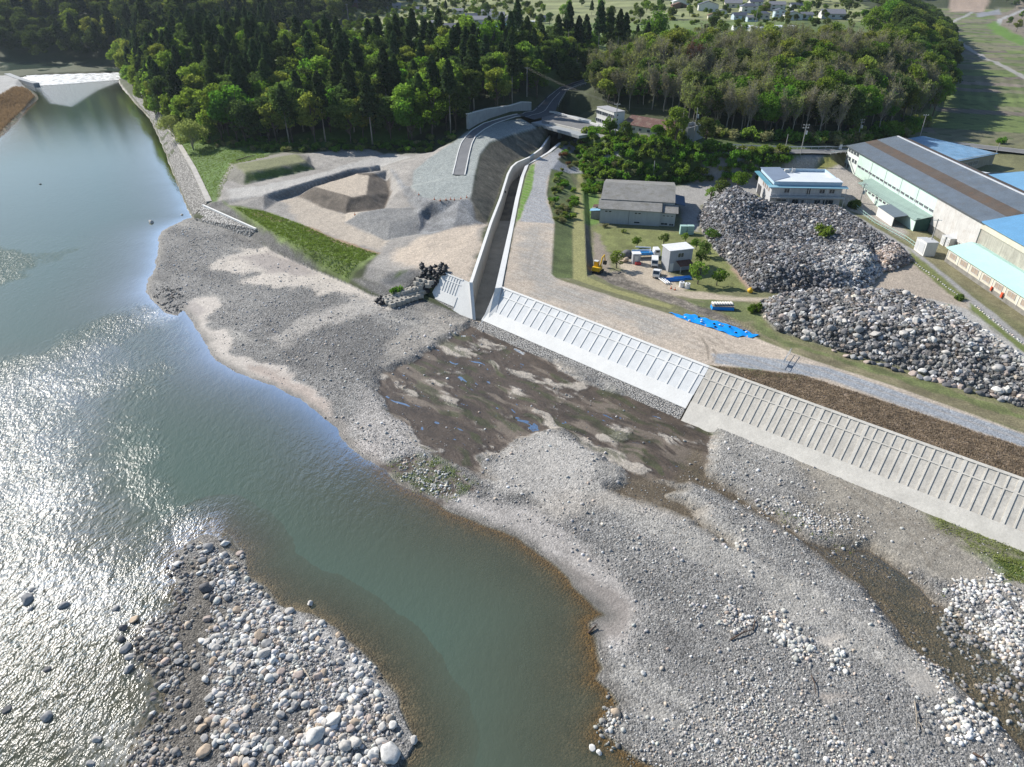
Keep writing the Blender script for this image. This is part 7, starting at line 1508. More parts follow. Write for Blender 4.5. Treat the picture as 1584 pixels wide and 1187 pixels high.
for i, px in enumerate([1290 + int(q * 11.5 + (q * 7919 % 9)) for q in range(23)]):   # big stones along the foot of the lower heap
    py = 545.5 + (px - 1300) * .29 + (i * 5 % 7) * .6; x, y = G(px, py, 5.8); boulder('foot_stone', 'big dark stone in the row at the front foot of the lower heap, ' + ('left end' if px < 1370 else 'middle' if px < 1470 else 'right end'), 'stone', x, y, rgb.uniform(.5, .85), rgb.choice(['grey', 'dark', 'pinkish']), 'foot row ' + ('left' if px < 1370 else 'middle' if px < 1470 else 'right'), i)
tail = sample([(1340,352),(1377,374),(1402,392),(1395,396),(1370,384),(1335,362)], 60, 9, 4.5); S = np.random.default_rng(3).uniform(.25, .55, 60); stones('stone_row', P3(tail, S), S, tones(60, 3, (.34, .33, .32)), 'loose stones trailing from the upper heap along the lane', 'stones', 2)
vr = []
for a, b in (((1402, 396), (1480, 456)), ((1508, 474), (1584, 533))):
    for k in range(26): vr.append(G(a[0] + (b[0] - a[0]) * k / 25, a[1] + (b[1] - a[1]) * k / 25, 4.6))
vr = np.array(vr) + np.random.default_rng(1).normal(size=(52, 2)) * .12; S = np.full(52, .24); stones('edging_stones', P3(vr, S), S, tones(52, 1, (.55, .55, .53), .1), 'white edging stones lined along the lane verge', 'edging', 1)
# --- black sacks and hexagonal blocks beside the short revetment
BSK = mat('black_sack', (.022, .022, .025), .6, .3, 3, bump=.5)
def sack_mesh():
    mb = MB(); mb.ball((0, 0, .3), .5, BSK, 9, 6, (1.1, .95, .62)); mb.tube([(0, 0, .55), (.05, 0, .78)], .09, BSK, 6, r2=.14); o = mb.build('sack', smooth=True); me = o.data; bpy.data.objects.remove(o); return me
SKM = sack_mesh(); skp = [gnd(RG.uniform(0, 1) * (b_ - a_) + a_, py_) for py_ in range(414, 457, 3) for a_, b_ in [((652, 690) if py_ < 432 else (640, 676) if py_ < 446 else (636, 662))] for _ in range(5)]
for i, (x, y, _z) in enumerate(skp[:75]):
    px, py = proj((x, y, _z)); wz = 'top' if py < 430 else 'middle' if py < 442 else 'lower'
    o = bpy.data.objects.new('sack', SKM); col.objects.link(o); s = RG.uniform(.95, 1.2); o.scale = (s, s, s); o.rotation_euler = (RG.uniform(-.3, .3), RG.uniform(-.3, .3), RG.uniform(0, 6)); o.location = (x, y, hgt(x, y) + .05 + (i % 2) * .35)
    tag(o, 'filled black sack in the ' + wz + ' part of the black sack pile by the short revetment', 'sack', 'black sacks, ' + wz)
for i, (px, py) in enumerate([(584,467),(589,463),(594,467),(590,470),(598,462)]):
    x, y = G(px, py, 1); o = bpy.data.objects.new('sack', SKM); col.objects.link(o); o.location = (x, y, hgt(x, y)); o.scale = (1.3, 1.3, 1.3); o.rotation_euler = (0, 0, i); tag(o, 'filled black sack at the far left end of the concrete blocks', 'sack', 'left end sacks')
BLK = mat('block_concrete', (.36, .34, .30), .9, .15, 1)
def block_mesh():
    mb = MB(); n_ = 6; ring_ = lambda r_, z: [(r_ * math.cos(math.pi * k / 3), r_ * math.sin(math.pi * k / 3), z) for k in range(6)]
    O = ring_(.78, 0) + ring_(.78, .62) + ring_(.66, .75) + ring_(.36, .75) + ring_(.34, .35); F = []
    for lv in range(4):
        for k in range(6): F.append((lv * 6 + k, lv * 6 + (k + 1) % 6, (lv + 1) * 6 + (k + 1) % 6, (lv + 1) * 6 + k))
    F.append(tuple(range(24, 30))); F.append(tuple(range(6))[::-1]); mb.add(O, F, BLK); o = mb.build('block'); me = o.data; bpy.data.objects.remove(o); return me
BKM = block_mesh(); rows = [((598, 466), (650, 449), 9), ((602, 470), (655, 454), 9), ((608, 474), (650, 461), 7), ((612, 461), (652, 446), 7), ((646, 441), (664, 444), 3), ((650, 436), (668, 440), 3)]
for ri, (a, b, n_) in enumerate(rows):
    for k in range(n_):
        px = a[0] + (b[0] - a[0]) * k / (n_ - 1); py = a[1] + (b[1] - a[1]) * k / (n_ - 1); x, y, _z = gnd(px, py)
        o = bpy.data.objects.new('concrete_block', BKM); col.objects.link(o); o.location = (x, y, hgt(x, y) + .12); o.rotation_euler = (RG.uniform(-.12, .12), RG.uniform(-.12, .12), RG.uniform(0, 1)); o.scale = (1.25, 1.25, 1.15)
        rn = ['back', 'middle', 'front', 'rear', 'upper stacked', 'topmost'][ri]; tag(o, 'hexagonal hollow concrete block in the ' + rn + ' row beside the black sacks', 'block', rn + ' row of hollow blocks')
# --- river bed stones
IS = [(310,835),(349,832),(378,860),(385,891),(411,914),(440,942),(480,952),(528,981),(561,1011),(584,1033),(600,1059),(616,1095),(632,1121),(640,1145),(625,1165),(600,1187),(560,1290),(300,1290),(330,1187),(300,1100),(320,1040),(300,980),(330,930),(300,890)]
IW = [(300,830),(330,870),(330,930),(300,980),(320,1040),(300,1100),(330,1290),(150,1290),(150,1187),(180,1080),(160,1000),(180,940),(240,930),(255,870)]
BARP = [(262,350),(300,340),(384,368),(480,416),(572,455),(650,464),(731,500),(870,560),(1104,656),(1230,700),(1410,766),(1584,836),(1650,1000),(1650,1290),(1040,1290),(960,1180),(940,1060),(922,1000),(940,955),(820,850),(700,795),(546,705),(456,616),(341,565),(290,485),(240,430),(245,370)]
SMALL = []
def add_small(poly, n, seed, s0, s1, base, sp=.3, z=.2, power=2.5, tint=.15, dry=True, edge=False):
    xy = sample(poly, n, seed, z); rng = np.random.default_rng(seed); d_ = sdf(V2(poly, z), xy[:, 0], xy[:, 1], 9.0); nz_ = fbm(xy[:, 0], xy[:, 1], 4.5, 4, seed); pb = sstep(.5, -3.0, d_ + nz_ * 4) * sstep(-.55, .35, nz_ + fbm(xy[:, 0], xy[:, 1], 1.3, 2, seed + 5) * .5) * (np.clip(PEBI(xy), 0, 1) ** 1.3 if edge else 1); xy = xy[rng.random(len(xy)) < pb]; n = len(xy); S = s0 + (s1 - s0) * rng.random(n) ** power; zz = z_at(xy); k = (zz > -.12) if dry else (zz > -.6); xy, S, zz = xy[k], S[k], zz[k]; C = tones(len(xy), seed, base, sp, tint)
    C[zz < .0] *= .5; SMALL.append((np.concatenate([xy, (zz + S * .12)[:, None]], 1), S, C))
add_small(IS, 24000, 31, .05, .26, (.37, .36, .345), .34, power=3.0); add_small(IS, 5000, 32, .16, .52, (.50, .49, .465), .25, power=3.0)
add_small(IW, 5200, 33, .08, .30, (.25, .24, .225), .35, .05); add_small(IW, 1000, 34, .2, .48, (.33, .31, .29), .3, .05, dry=False)
add_small([(-40,900),(60,860),(180,940),(160,1000),(180,1080),(150,1290),(-100,1290)], 1500, 35, .08, .38, (.22, .21, .20), .3, 0, dry=False)
add_small(BARP, 60000, 36, .05, .16, (.27, .265, .255), .4, edge=True); add_small(BARP, 9000, 37, .10, .30, (.42, .41, .395), .28, power=4, edge=True); add_small(BARP, 1100, 38, .12, .26, (.52, .51, .49), .15, power=2, edge=True)
for i, (poly, n_, s1, b_) in enumerate([([(1060,925),(1110,920),(1180,950),(1200,985),(1150,995),(1080,970)], 900, .34, (.42, .41, .39)), ([(1165,955),(1210,945),(1260,975),(1320,1010),(1340,1040),(1270,1055),(1200,1020)], 1100, .42, (.50, .49, .46)), ([(1112,825),(1150,818),(1168,850),(1150,872),(1118,860)], 160, .42, (.48, .46, .43)), ([(1450,890),(1540,880),(1600,920),(1640,1200),(1560,1120),(1480,1030),(1445,950)], 2600, .36, (.48, .47, .45)), ([(1400,1000),(1480,1030),(1584,1160),(1540,1187),(1470,1110),(1420,1060)], 700, .28, (.44, .43, .41)), ([(1440,1090),(1520,1080),(1590,1180),(1560,1220),(1470,1180)], 900, .42, (.54, .53, .50)), ([(915,1065),(950,1070),(985,1120),(975,1187),(910,1187),(905,1110)], 420, .36, (.47, .46, .43)), ([(1125,770),(1300,860),(1420,920),(1440,905),(1340,850),(1180,765)], 900, .28, (.46, .45, .43)), ([(1180,760),(1340,800),(1350,850),(1250,830)], 700, .26, (.42, .41, .39)), ([(660,760),(700,755),(780,800),(700,790)], 500, .24, (.45, .44, .42)), ([(590,715),(640,700),(720,750),(700,775),(640,760)], 700, .3, (.42, .42, .39)), ([(240,435),(285,445),(290,470),(270,492),(235,462)], 700, .34, (.17, .165, .155)), ([(1140,1000),(1584,1300),(1000,1300),(960,1150)], 3500, .22, (.42, .41, .39)), ([(735,497),(752,507),(762,515),(728,505),(716,494)], 160, .3, (.30, .29, .27)), ([(640,780),(800,850),(920,960),(905,965),(780,870),(640,800)], 300, .2, (.40, .38, .33))]):
    add_small(poly, int(n_ * 2.2), 50 + i, .08, s1 * .9, b_, .28, .3, 2.4)
for k, nm, lb in ((0, 'cobbles', 'countless pale cobbles and pebbles on the gravel bars'),):
    P = np.concatenate([a for a, _, _ in SMALL]); S = np.concatenate([a for _, a, _ in SMALL]); C = np.concatenate([a for _, _, a in SMALL]); big = S > .17
    stones(nm, P[big], S[big], C[big], 'pale rounded cobbles lying over the gravel bars and the island', 'cobbles', 2, .68, .07, 61); stones('pebbles', P[~big], S[~big], C[~big], 'fine grey pebbles lying over the gravel bars and the island', 'pebbles', 1, .68, .12, 62)
BIG = [(605,1165,1.30,'white','largest white boulder at the tip of the cobble island'),(516,1115,.95,'white','white angular boulder left of the island tip'),(489,1140,1.05,'white','square white boulder low on the cobble island'),(535,1155,.75,'pale','grey-white angular boulder between the two white ones'),(550,1150,.85,'pale','tall pale boulder right of the angular one'),(578,1168,.6,'white','small white block beside the largest boulder'),(592,1148,.7,'pale','pale boulder just above the largest one'),(525,1099,.55,'tan','tan boulder behind the white angular boulder'),(551,1118,.6,'tan','flat tan boulder right of the white angular boulder'),(408,980,.55,'white','white block on the upper middle of the island'),(407,963,.55,'pale','pale block above the tan triangular stone'),(404,985,.75,'tan','tan triangular stone on the island ridge'),(414,998,.7,'grey','blue-grey stone under the tan triangular one'),(411,1014,.85,'pale','broad flat pale stone below the tan triangle'),(383,973,.6,'white','white cube shaped stone on the island ridge'),(463,1046,.65,'pinkish','pinkish stone on the middle of the island'),(494,1048,.6,'pinkish','second pinkish stone right of the middle'),(440,1080,.6,'white','white oval stone left of the middle'),(441,1082,.5,'tan','cream block next to the white oval stone'),(323,846,.8,'grey','long grey slab at the top of the island'),(275,870,.6,'white','white rounded stone at the upper left shallows'),(295,845,.5,'grey','grey stone at the very top of the island'),(320,910,.85,'dark','black jagged rock on the upper island'),(330,926,.55,'dark','smaller black rock under the jagged one'),(325,1080,.6,'pale','grey flat stone above the dark pool'),(317,1164,.75,'tan','brown oval boulder at the bottom left of the island'),(42,925,.95,'grey','big dark boulder in the rapids at the left edge'),(50,908,.5,'grey','smaller boulder behind the big one in the rapids'),(47,939,.4,'grey','stone in front of the big one in the rapids'),(98,933,.65,'grey','low dark rock in the rapids right of the big boulder'),(178,938,.6,'grey','round dark rock at the right side of the rapids'),(207,955,.65,'tan','cream boulder at the edge of the rapids'),(190,968,.55,'dark','dark boulder under the cream one'),(187,984,.6,'dark','dark wet slab at the island left shore'),(194,1000,.75,'grey','broad grey boulder at the island left shore'),(200,1012,.55,'pale','pale slab under the broad grey boulder'),(198,1032,.65,'grey','rounded grey boulder lower on the left shore'),(277,1023,.55,'grey','dark grey stone between the pools'),(252,1059,.5,'white','white flat stone above the dark pool'),(235,1101,.4,'white','small white stone in the dark pool'),(73,1032,.5,'dark','small black rock in the lower rapids'),(10,1095,.5,'dark','dark rock at the lower left edge'),(72,1105,.65,'grey','long grey rock in the lower rapids'),(150,1140,.55,'pale','pale boulder in the lower rapids'),(140,1177,.5,'grey','grey stone at the bottom edge of the rapids'),(318,1144,.45,'pale','pale stone above the brown oval boulder'),(234,341,1.0,'pale','lone white-topped rock in the calm river by the bar'),(281,329,.5,'pale','small rock at the river edge by the wall foot'),(62,282,.5,'dark','tiny dark rock in the calm upper river'),(953,1101,.6,'tan','cream boulder on the right shore of the deep pool'),(995,1040,.35,'white','white stone on the grey bar right of the pool'),(916,1153,.4,'white','white stone in the shallows by the bottom edge'),(927,1160,.35,'white','second white stone in the shallows by the bottom edge'),(480,930,.5,'pale','pale stone at the island shore'),(640,1143,.5,'pale','last pale stone at the island point')]
for i, (px, py, s, c, lb) in enumerate(BIG):
    x, y = G(px, py + 3, .1); z = max(hgt(x, y), -.12); boulder('river_boulder', lb, 'boulder', x, y, s * .95, c, None, i, .15, z)
def rw(px, py):
    return ('on the upper point' if py < 930 else 'along the ridge' if py < 1030 and px > 350 else 'on the wet left side' if px < 350 else 'on the middle' if py < 1090 else 'on the lower end')
for i, (x, y) in enumerate(sample(IS, 165, 71, .2)):
    z = hgt(x, y)
    if z < -.15: continue
    px, py = proj((x, y, z)); c = RG.choice(['pale', 'pale', 'white', 'grey', 'pinkish', 'tan']); w_ = c + ' rounded boulder ' + rw(px, py) + ' of the cobble island'
    if py > 1200: continue
    boulder('river_boulder', 'medium ' + w_, 'boulder', x, y, RG.uniform(.32, .58), c, w_ + 's', i, .15)
# --- driftwood
DW = mat('driftwood', (.30, .26, .21), .9, .2, 3); DWD = mat('dark_driftwood', (.09, .06, .045), .9, .2, 3)
for i, (a, b, r_, m_, lb) in enumerate([((470,1035),(488,1075),.07,DW,'long thin bleached branch lying across the cobble island'),((400,970),(421,992),.06,DW,'bleached branch beside the tan triangular stone'),((308,838),(320,852),.08,DW,'short bleached log at the top of the island'),((910,980),(922,971),.14,DWD,'short dark log at the right shore of the deep pool'),((1415,1085),(1418,1134),.08,DW,'long pale branch upright in the lower right gravel'),((1418,1115),(1428,1134),.07,DW,'second pale branch crossing the long one'),((1130,990),(1165,975),.10,DWD,'dark driftwood on the cobble patch in the lower right'),((1165,975),(1167,958),.08,DWD,'upright dark driftwood end on the cobble patch'),((1255,1045),(1262,1075),.07,DWD,'dark twig below the pale cobble patch'),((1505,1165),(1530,1186),.12,DWD,'reddish rotten trunk at the bottom right'),((366,250),(396,243),.18,DWD,'dark log lying behind the mown mound')]):
    za = hgt(*G(*a, .7)); p, q = G3(*a, za + .12), G3(*b, za + .12); p.z = hgt(p.x, p.y) + .12; q.z = hgt(q.x, q.y) + .2; mid = (p + q) / 2 + Vector((.1, .15, .12)); mb = MB(); o_ = p.copy(); mb.tube([p - o_, mid - o_, q - o_], r_, m_, 7, r2=r_ * .45); mb.tube([mid - o_, mid - o_ + Vector((.5, .3, .35))], r_ * .5, m_, 5, r2=r_ * .2); o = mb.build('driftwood', smooth=True); o.location = o_; tag(o, lb, 'driftwood')
# --- tufts of grass on the bar, reeds on banks
def tufts(name, polys, n, m, hgt_, label, cat, seed):
    rng = np.random.default_rng(seed); Vs = []
    for poly, k in polys:
        xy = sample(poly, int(n * k), seed + len(Vs), .6); xy = xy[z_at(xy) > -.02]; z = z_at(xy)
        for q in range(3):
            c = np.concatenate([xy + rng.normal(size=xy.shape) * .15, z[:, None]], 1); a = rng.uniform(0, 6.28, len(c)); w_ = .07; d = np.stack([np.cos(a) * w_, np.sin(a) * w_, a * 0], -1); t = np.stack([rng.normal(size=len(c)) * .12, rng.normal(size=len(c)) * .12, rng.uniform(.5, 1, len(c)) * hgt_], -1)
            Vs.append(np.stack([c - d, c + d, c + t + d * .3, c + t - d * .3], 1))
    V = np.concatenate(Vs).reshape(-1, 3); tag(link_mesh(name, np_mesh(name, V, np.arange(len(V)).reshape(-1, 4), [m])), label, cat, kind='stuff')
tufts('grass', [([(1240,695),(1330,722),(1410,765),(1380,772),(1290,735),(1245,718)], .3), ([(1410,762),(1500,790),(1600,840),(1600,885),(1540,870),(1450,820)], .3), ([(1530,860),(1600,875),(1600,905),(1560,900)], .2), ([(600,715),(680,705),(740,745),(700,772),(640,762)], .1), ([(1440,905),(1600,1000),(1600,1140),(1500,1050)], .03), ([(1180,770),(1350,860),(1330,865),(1200,800)], .03)], 1500, L_GRY, .2, 'sparse green grass growing on the gravel near the old revetment', 'grass', 3)
tufts('grass', [([(362,321,4.8),(415,355,4.8),(475,386,4.8),(535,410,5),(584,391,5.2),(529,375,4.8),(467,348,4.7),(408,327,4.7)], .7), ([(258,204,3.2),(285,243,3.6),(303,278,3.8),(322,314,4),(342,305,4.8),(348,285,5),(370,262,6),(418,246,6.2),(400,236,6),(340,232,5.4),(300,212,4.8)], .45)], 9000, leaf_mat('levee_grass', (.17, .23, .06), .4), .28, 'lush green grass on the levee and the bank by the forest', 'grass', 4)
tufts('grass', [([(1097,566,6.5),(1240,580,6.5),(1400,632,6.5),(1584,693,6.5),(1700,730,6.5),(1700,785,6.5),(1584,741,6.5),(1345,656,6.5)], 1)], 12000, leaf_mat('dead_growth', (.29, .225, .165), .3, .3), .16, 'brown dead undergrowth between the old revetment and the grey path', 'undergrowth', 5)
tufts('reeds', [([(-100,240,4),(0,150,4.2),(24,137,3.5),(34,134,2),(54,150,.8),(38,166,.8),(0,204,.8),(-100,262,.8)], 1)], 9000, leaf_mat('dry_reed', (.30, .23, .14), .4, .3), 1.3, 'dry reddish reeds on the left bank below the weir', 'reeds', 6)
# ================================================================== VEHICLES, POLES, SITE ITEMS
YEL = mat('machine_yellow', (.70, .42, .02), .45, .05, 2); BLKM = mat('black_rubber', (.02, .02, .02), .7, .1, 3); VWH = mat('vehicle_white', (.74, .74, .73), .3, .02, 1); BLUP = mat('blue_paint', (.02, .16, .50), .4, .06, 2)
def wheels(t_, pts, r_=.28, w_=.18):
    for x, y in pts: mb = MB(); mb.tube([(x, y - w_ / 2, r_), (x, y + w_ / 2, r_)], r_, BLKM, 14); mb.tube([(x, y - w_ / 2 - .01, r_), (x, y + w_ / 2 + .01, r_)], r_ * .55, STL, 10); mb.build('wheel', t_)
def prism(mb, prof, y0, y1, m): n = len(prof); mb.add([(x, y0, z) for x, z in prof] + [(x, y1, z) for x, z in prof], [tuple(range(n)), tuple(range(2 * n - 1, n - 1, -1))] + [(i, i + n, (i + 1) % n + n, (i + 1) % n) for i in range(n)], m)
def kei_van(name, label, p, rz):
    t_ = thing(name, label, 'van', p, rz); mb = MB(); prism(mb, [(-1.65, .25), (1.6, .25), (1.68, .9), (1.35, 1.75), (1.2, 1.86), (-1.55, 1.86), (-1.68, 1.7)], -.72, .72, VWH); mb.build('body', t_)
    mb = MB(); prism(mb, [(1.60, 1.12), (1.69, 1.08), (1.38, 1.72), (1.30, 1.72)], -.62, .62, GLASS); mb.build('windscreen', t_)
    for s in (-1, 1):
        for a, b in ((-1.5, -.6), (-.5, .3), (.4, 1.15)): mb = MB(); mb.box(((a + b) / 2, s * .73, 1.4), (b - a, .03, .5), GLASS); mb.build('window', t_)
        mb = MB(); mb.box((1.67, s * .52, .75), (.06, .28, .18), mat('headlight', (.7, .7, .72), .15)); mb.build('headlight', t_)
    mb = MB(); mb.box((1.68, 0, .42), (.08, 1.3, .2), BLKM); mb.build('bumper', t_); wheels(t_, [(-1.15, -.62), (-1.15, .62), (1.1, -.62), (1.1, .62)]); return t_
def kei_truck(name, label, p, rz):
    t_ = thing(name, label, 'truck', p, rz); mb = MB(); prism(mb, [(.45, .35), (1.6, .35), (1.68, .9), (1.4, 1.7), (1.25, 1.8), (.5, 1.8), (.45, 1.6)], -.72, .72, VWH); mb.build('cab', t_)
    mb = MB(); prism(mb, [(1.60, 1.08), (1.70, 1.04), (1.43, 1.68), (1.34, 1.68)], -.62, .62, GLASS); mb.build('windscreen', t_)
    for s in (-1, 1): mb = MB(); mb.box((1.0, s * .73, 1.35), (.75, .03, .45), GLASS); mb.build('window', t_)
    mb = MB(); mb.box((-.65, 0, .62), (2.1, 1.42, .08), VWH); mb.box((-.65, .7, .78), (2.1, .05, .3), VWH); mb.box((-.65, -.7, .78), (2.1, .05, .3), VWH); mb.box((-1.7, 0, .78), (.05, 1.42, .3), VWH); mb.build('load_bed', t_)
    mb = MB(); mb.box((-.7, 0, .8), (1.5, 1.1, .25), BLKM); mb.build('load', t_); mb = MB(); mb.box((0, 0, .45), (3.2, .7, .2), BLKM); mb.build('chassis', t_); wheels(t_, [(-1.1, -.6), (-1.1, .6), (1.15, -.6), (1.15, .6)]); return t_
def at_g(px, py): p = gnd(px, py); return (p.x, p.y, p.z)
kei_van('parked_van', 'small white van parked between the blue truck and the grey office', at_g(1012, 411), R(-100))
kei_truck('parked_truck', 'small white pickup truck with dark load in the middle of the dirt yard', at_g(1016, 427), R(-110))
# crane truck with blue bed
t_ = thing('crane_truck', 'blue and white flatbed truck behind the portable toilet', 'truck', at_g(999, 398), R(4)); mb = MB(); prism(mb, [(1.6, .5), (3.0, .5), (3.1, 1.2), (2.9, 2.1), (1.7, 2.1)], -1.0, 1.0, VWH); mb.build('cab', t_); mb = MB(); mb.box((-.9, 0, 1.0), (4.6, 2.0, .2), mat('bright_blue', (.03, .26, .62), .4)); mb.box((-.9, -1.0, 1.25), (4.6, .08, .5), mat('bright_blue', (.03, .26, .62), .4)); mb.box((-.9, 1.0, 1.25), (4.6, .08, .5), VWH); mb.build('load_bed', t_); mb = MB(); mb.tube([(.9, 0, 1.1), (.9, 0, 2.3), (-2.6, 0, 2.6)], .14, VWH, 6); mb.build('crane_arm', t_); mb = MB(); mb.box((2.4, -1.01, 1.65), (.8, .03, .5), GLASS); mb.build('window', t_); mb = MB(); mb.box((0, 0, .7), (5.6, .8, .3), BLKM); mb.build('chassis', t_); wheels(t_, [(-2.2, -.9), (-2.2, .9), (2.2, -.9), (2.2, .9)], .42, .26)
# toilet cabin, generator
t_ = thing('portable_toilet', 'narrow grey cabin with a white roof and red base left of the blue truck', 'cabin', at_g(983, 407), R(2)); mb = MB(); mb.box((0, 0, 1.15), (1.7, 1.5, 2.3), PGR); mb.build('body', t_); mb = MB(); mb.box((0, 0, 2.38), (1.9, 1.7, .16), mat('bright_white_roof', (.74, .74, .74), .5)); mb.build('roof', t_); mb = MB(); mb.box((0, -.78, 1.0), (.8, .06, 1.8), WHT); mb.build('door', t_); mb = MB(); mb.box((.3, -1.15, .35), (1.3, .6, .6), mat('red_paint', (.45, .05, .05), .5)); mb.build('step_box', t_)
# excavator
t_ = thing('excavator', 'small yellow excavator digging the ditch at the left of the dirt yard', 'excavator', at_g(924, 421), R(62))
for s in (-1, 1): mb = MB(); prism(mb, [(-1.25, .12), (-1.05, 0), (1.05, 0), (1.25, .12), (1.3, .4), (1.1, .55), (-1.1, .55), (-1.3, .4)], s * .85 - .22, s * .85 + .22, BLKM); mb.build('track', t_)
mb = MB(); mb.box((-.35, 0, .95), (2.0, 1.7, .7), YEL); mb.box((-1.15, 0, 1.15), (.6, 1.5, .8), YEL); mb.build('body', t_); mb = MB(); prism(mb, [(-.2, 1.3), (.75, 1.3), (.7, 2.2), (.5, 2.5), (-.2, 2.5)], -.05, .85, YEL); mb.build('cab', t_)
for y_ in (-.07, .87): mb = MB(); mb.box((.27, y_, 1.95), (.75, .03, .8), GLASS); mb.build('window', t_)
mb = MB(); mb.box((.02, .4, 2.53), (.9, 1.0, .06), mat('cab_roof', (.6, .6, .58), .4)); mb.build('cab_roof', t_); mb = MB(); mb.tube([(.6, -.4, 1.2), (1.5, -.4, 2.9), (2.7, -.4, 3.1)], .17, YEL, 6); mb.build('boom', t_); mb = MB(); mb.tube([(2.65, -.4, 3.15), (3.35, -.4, 1.5)], .13, YEL, 6); mb.build('arm', t_); mb = MB(); prism(mb, [(3.1, 1.55), (3.6, 1.5), (3.65, .8), (3.2, .65), (2.9, .95)], -.75, -.05, BLKM); mb.build('bucket', t_); mb = MB(); mb.tube([(.7, -.4, 1.0), (1.6, -.4, 2.45)], .07, STL, 6); mb.build('ram', t_)
# parked cars near the factory
for i, (px, py, c, lb) in enumerate([(1343, 314, (.10, .11, .12), 'black car parked against the mint annex'), (1357, 316, (.05, .09, .10), 'dark green car parked right of the black one by the annex')]):
    x, y = floc(10.5 + i * 3.4, -6.2); t_ = thing('parked_car', lb, 'car', (x, y, hgt(x, y)), fa + R(90)); m_ = mat('car_paint_%d' % i if i else 'car_paint', c, .3, .02, 1); mb = MB(); prism(mb, [(-1.8, .3), (1.8, .3), (1.85, .75), (1.1, .9), (.6, 1.4), (-.9, 1.45), (-1.6, .95), (-1.85, .85)], -.78, .78, m_); mb.build('body', t_); mb = MB(); prism(mb, [(.7, .98), (1.02, .93), (.62, 1.36), (.5, 1.36)], -.65, .65, GLASS); mb.build('windscreen', t_)
    for s in (-1, 1): mb = MB(); mb.box((-.2, s * .79, 1.15), (1.3, .03, .35), GLASS); mb.build('window', t_)
    wheels(t_, [(-1.2, -.7), (-1.2, .7), (1.2, -.7), (1.2, .7)], .3)
for i in range(9):
    x, y = floc(16.5 + i * 1.25 + (i > 4) * 2.5, -5.4 - (i % 3) * .4); t_ = thing('motor_scooter' if i % 2 else 'storage_drum', ('dark scooter' if i % 2 else 'red drum' if i % 4 == 0 else 'white drum') + [' nearest the parked cars', ' second along the annex', ' third along the annex', ' before the first annex door', ' at the middle of the annex', ' right of the first annex door', ' left of the second annex door', ' beside the second annex door', ' nearest the white porch'][i], 'scooter' if i % 2 else 'drum', (x, y, hgt(x, y)), fa + R(80))
    if i % 2:
        mb = MB(); prism(mb, [(-.7, .35), (.2, .3), (.5, .9), (.35, .95), (0, .5), (-.6, .75)], -.15, .15, BLKM); mb.build('body', t_); wheels(t_, [(-.5, 0), (.55, 0)], .24, .1)
    else:
        mb = MB(); mb.tube([(0, 0, 0), (0, 0, .9)], .32, mat('red_paint', (.45, .05, .05), .5) if i % 4 == 0 else VWH, 12); mb.build('barrel', t_); mb = MB(); mb.tube([(0, 0, .9), (0, 0, .95)], .33, STL, 12); mb.build('lid', t_)
# green mesh fence along the lane, and posts
p0 = Vector((*floc(9.5, -16.5), 0)); fl = [(1322, 322), (1336, 334), (1352, 346), (1378, 360), (1400, 372), (1416, 384)]; fp = [gnd(*q) for q in fl]; t_ = thing('lane_fence', 'pale green railing between the lane and the factory yard', 'fence', fp[0]); GRN_ = mat('pale_green_rail', (.42, .62, .55), .5, .05, 2)
for zz in (.35, 1.05): mb = MB(); mb.sweep([p - fp[0] + Vector((0, 0, zz)) for p in fp], [(-.03, -.04), (-.03, .04), (.03, .04), (.03, -.04)], GRN_); mb.build('rail', t_)
for p in resamp(fp, 22): mb = MB(); mb.tube([p - fp[0] - Vector((0, 0, .2)), p - fp[0] + Vector((0, 0, 1.1))], .04, GRN_, 5); mb.build('post', t_)
# tarpaulin
TP = [(225,290),(260,283),(355,320),(400,290),(500,300),(560,330),(690,372),(800,400),(900,432),(1030,470),(1150,515),(1075,548),(985,530),(925,545),(840,515),(700,465),(600,435),(450,390),(300,335)]
TPw = [G(1000 + a / 6.6, 440 + b / 6.6, 6.4) for a, b in TP]
gx = np.array(scatter(TPw, .55, .0, 2)); rim = [np.array(TPw[i]) * (1 - k / 8) + np.array(TPw[(i + 1) % len(TPw)]) * k / 8 for i in range(len(TPw)) for k in range(8)]
allp = [Vector((float(a), float(b))) for a, b in rim] + [Vector((float(a), float(b))) for a, b in gx]
vv_, ee, ff, *_ = geometry.delaunay_2d_cdt(allp, [(i, (i + 1) % len(rim)) for i in range(len(rim))], [tuple(range(len(rim)))], 1, 1e-4)
tz = lambda x, y: hgt(x, y) + .10 + .09 * math.sin(x * 1.9 + y * .7) * math.sin(y * 2.3) + .06 * math.sin(x * 4.1)
mb = MB(); mb.add([(q.x, q.y, tz(q.x, q.y)) for q in vv_], [f_ for f_ in ff if inpoly(sum(vv_[i].x for i in f_) / len(f_), sum(vv_[i].y for i in f_) / len(f_), TPw)], mat('blue_tarpaulin', (.0, .27, .80), .45, .06, 3, bump=.3)); o = mb.build('tarpaulin', smooth=True, fix=False); tag(o, 'long bright blue tarpaulin spread on the ground at the terrace edge', 'tarpaulin')
for i, (x, y) in enumerate(scatter(TPw, 1.9, .4, 8)[:34]):
    px = proj((x, y, 6.5))[0]; zn_ = 'left' if px < 1085 else 'middle' if px < 1130 else 'right'; m_ = 'white' if i % 2 else 'black'; mb = MB(); mb.ball((0, 0, .12), .26, VWH if i % 2 else BSK, 7, 5, (1, .7, .5)); o = mb.build('sandbag', smooth=True); o.location = (x, y, tz(x, y)); tag(o, m_ + ' weight bag holding down the ' + zn_ + ' part of the blue tarpaulin', 'sandbag', m_ + ' bags on the ' + zn_ + ' of the tarpaulin')
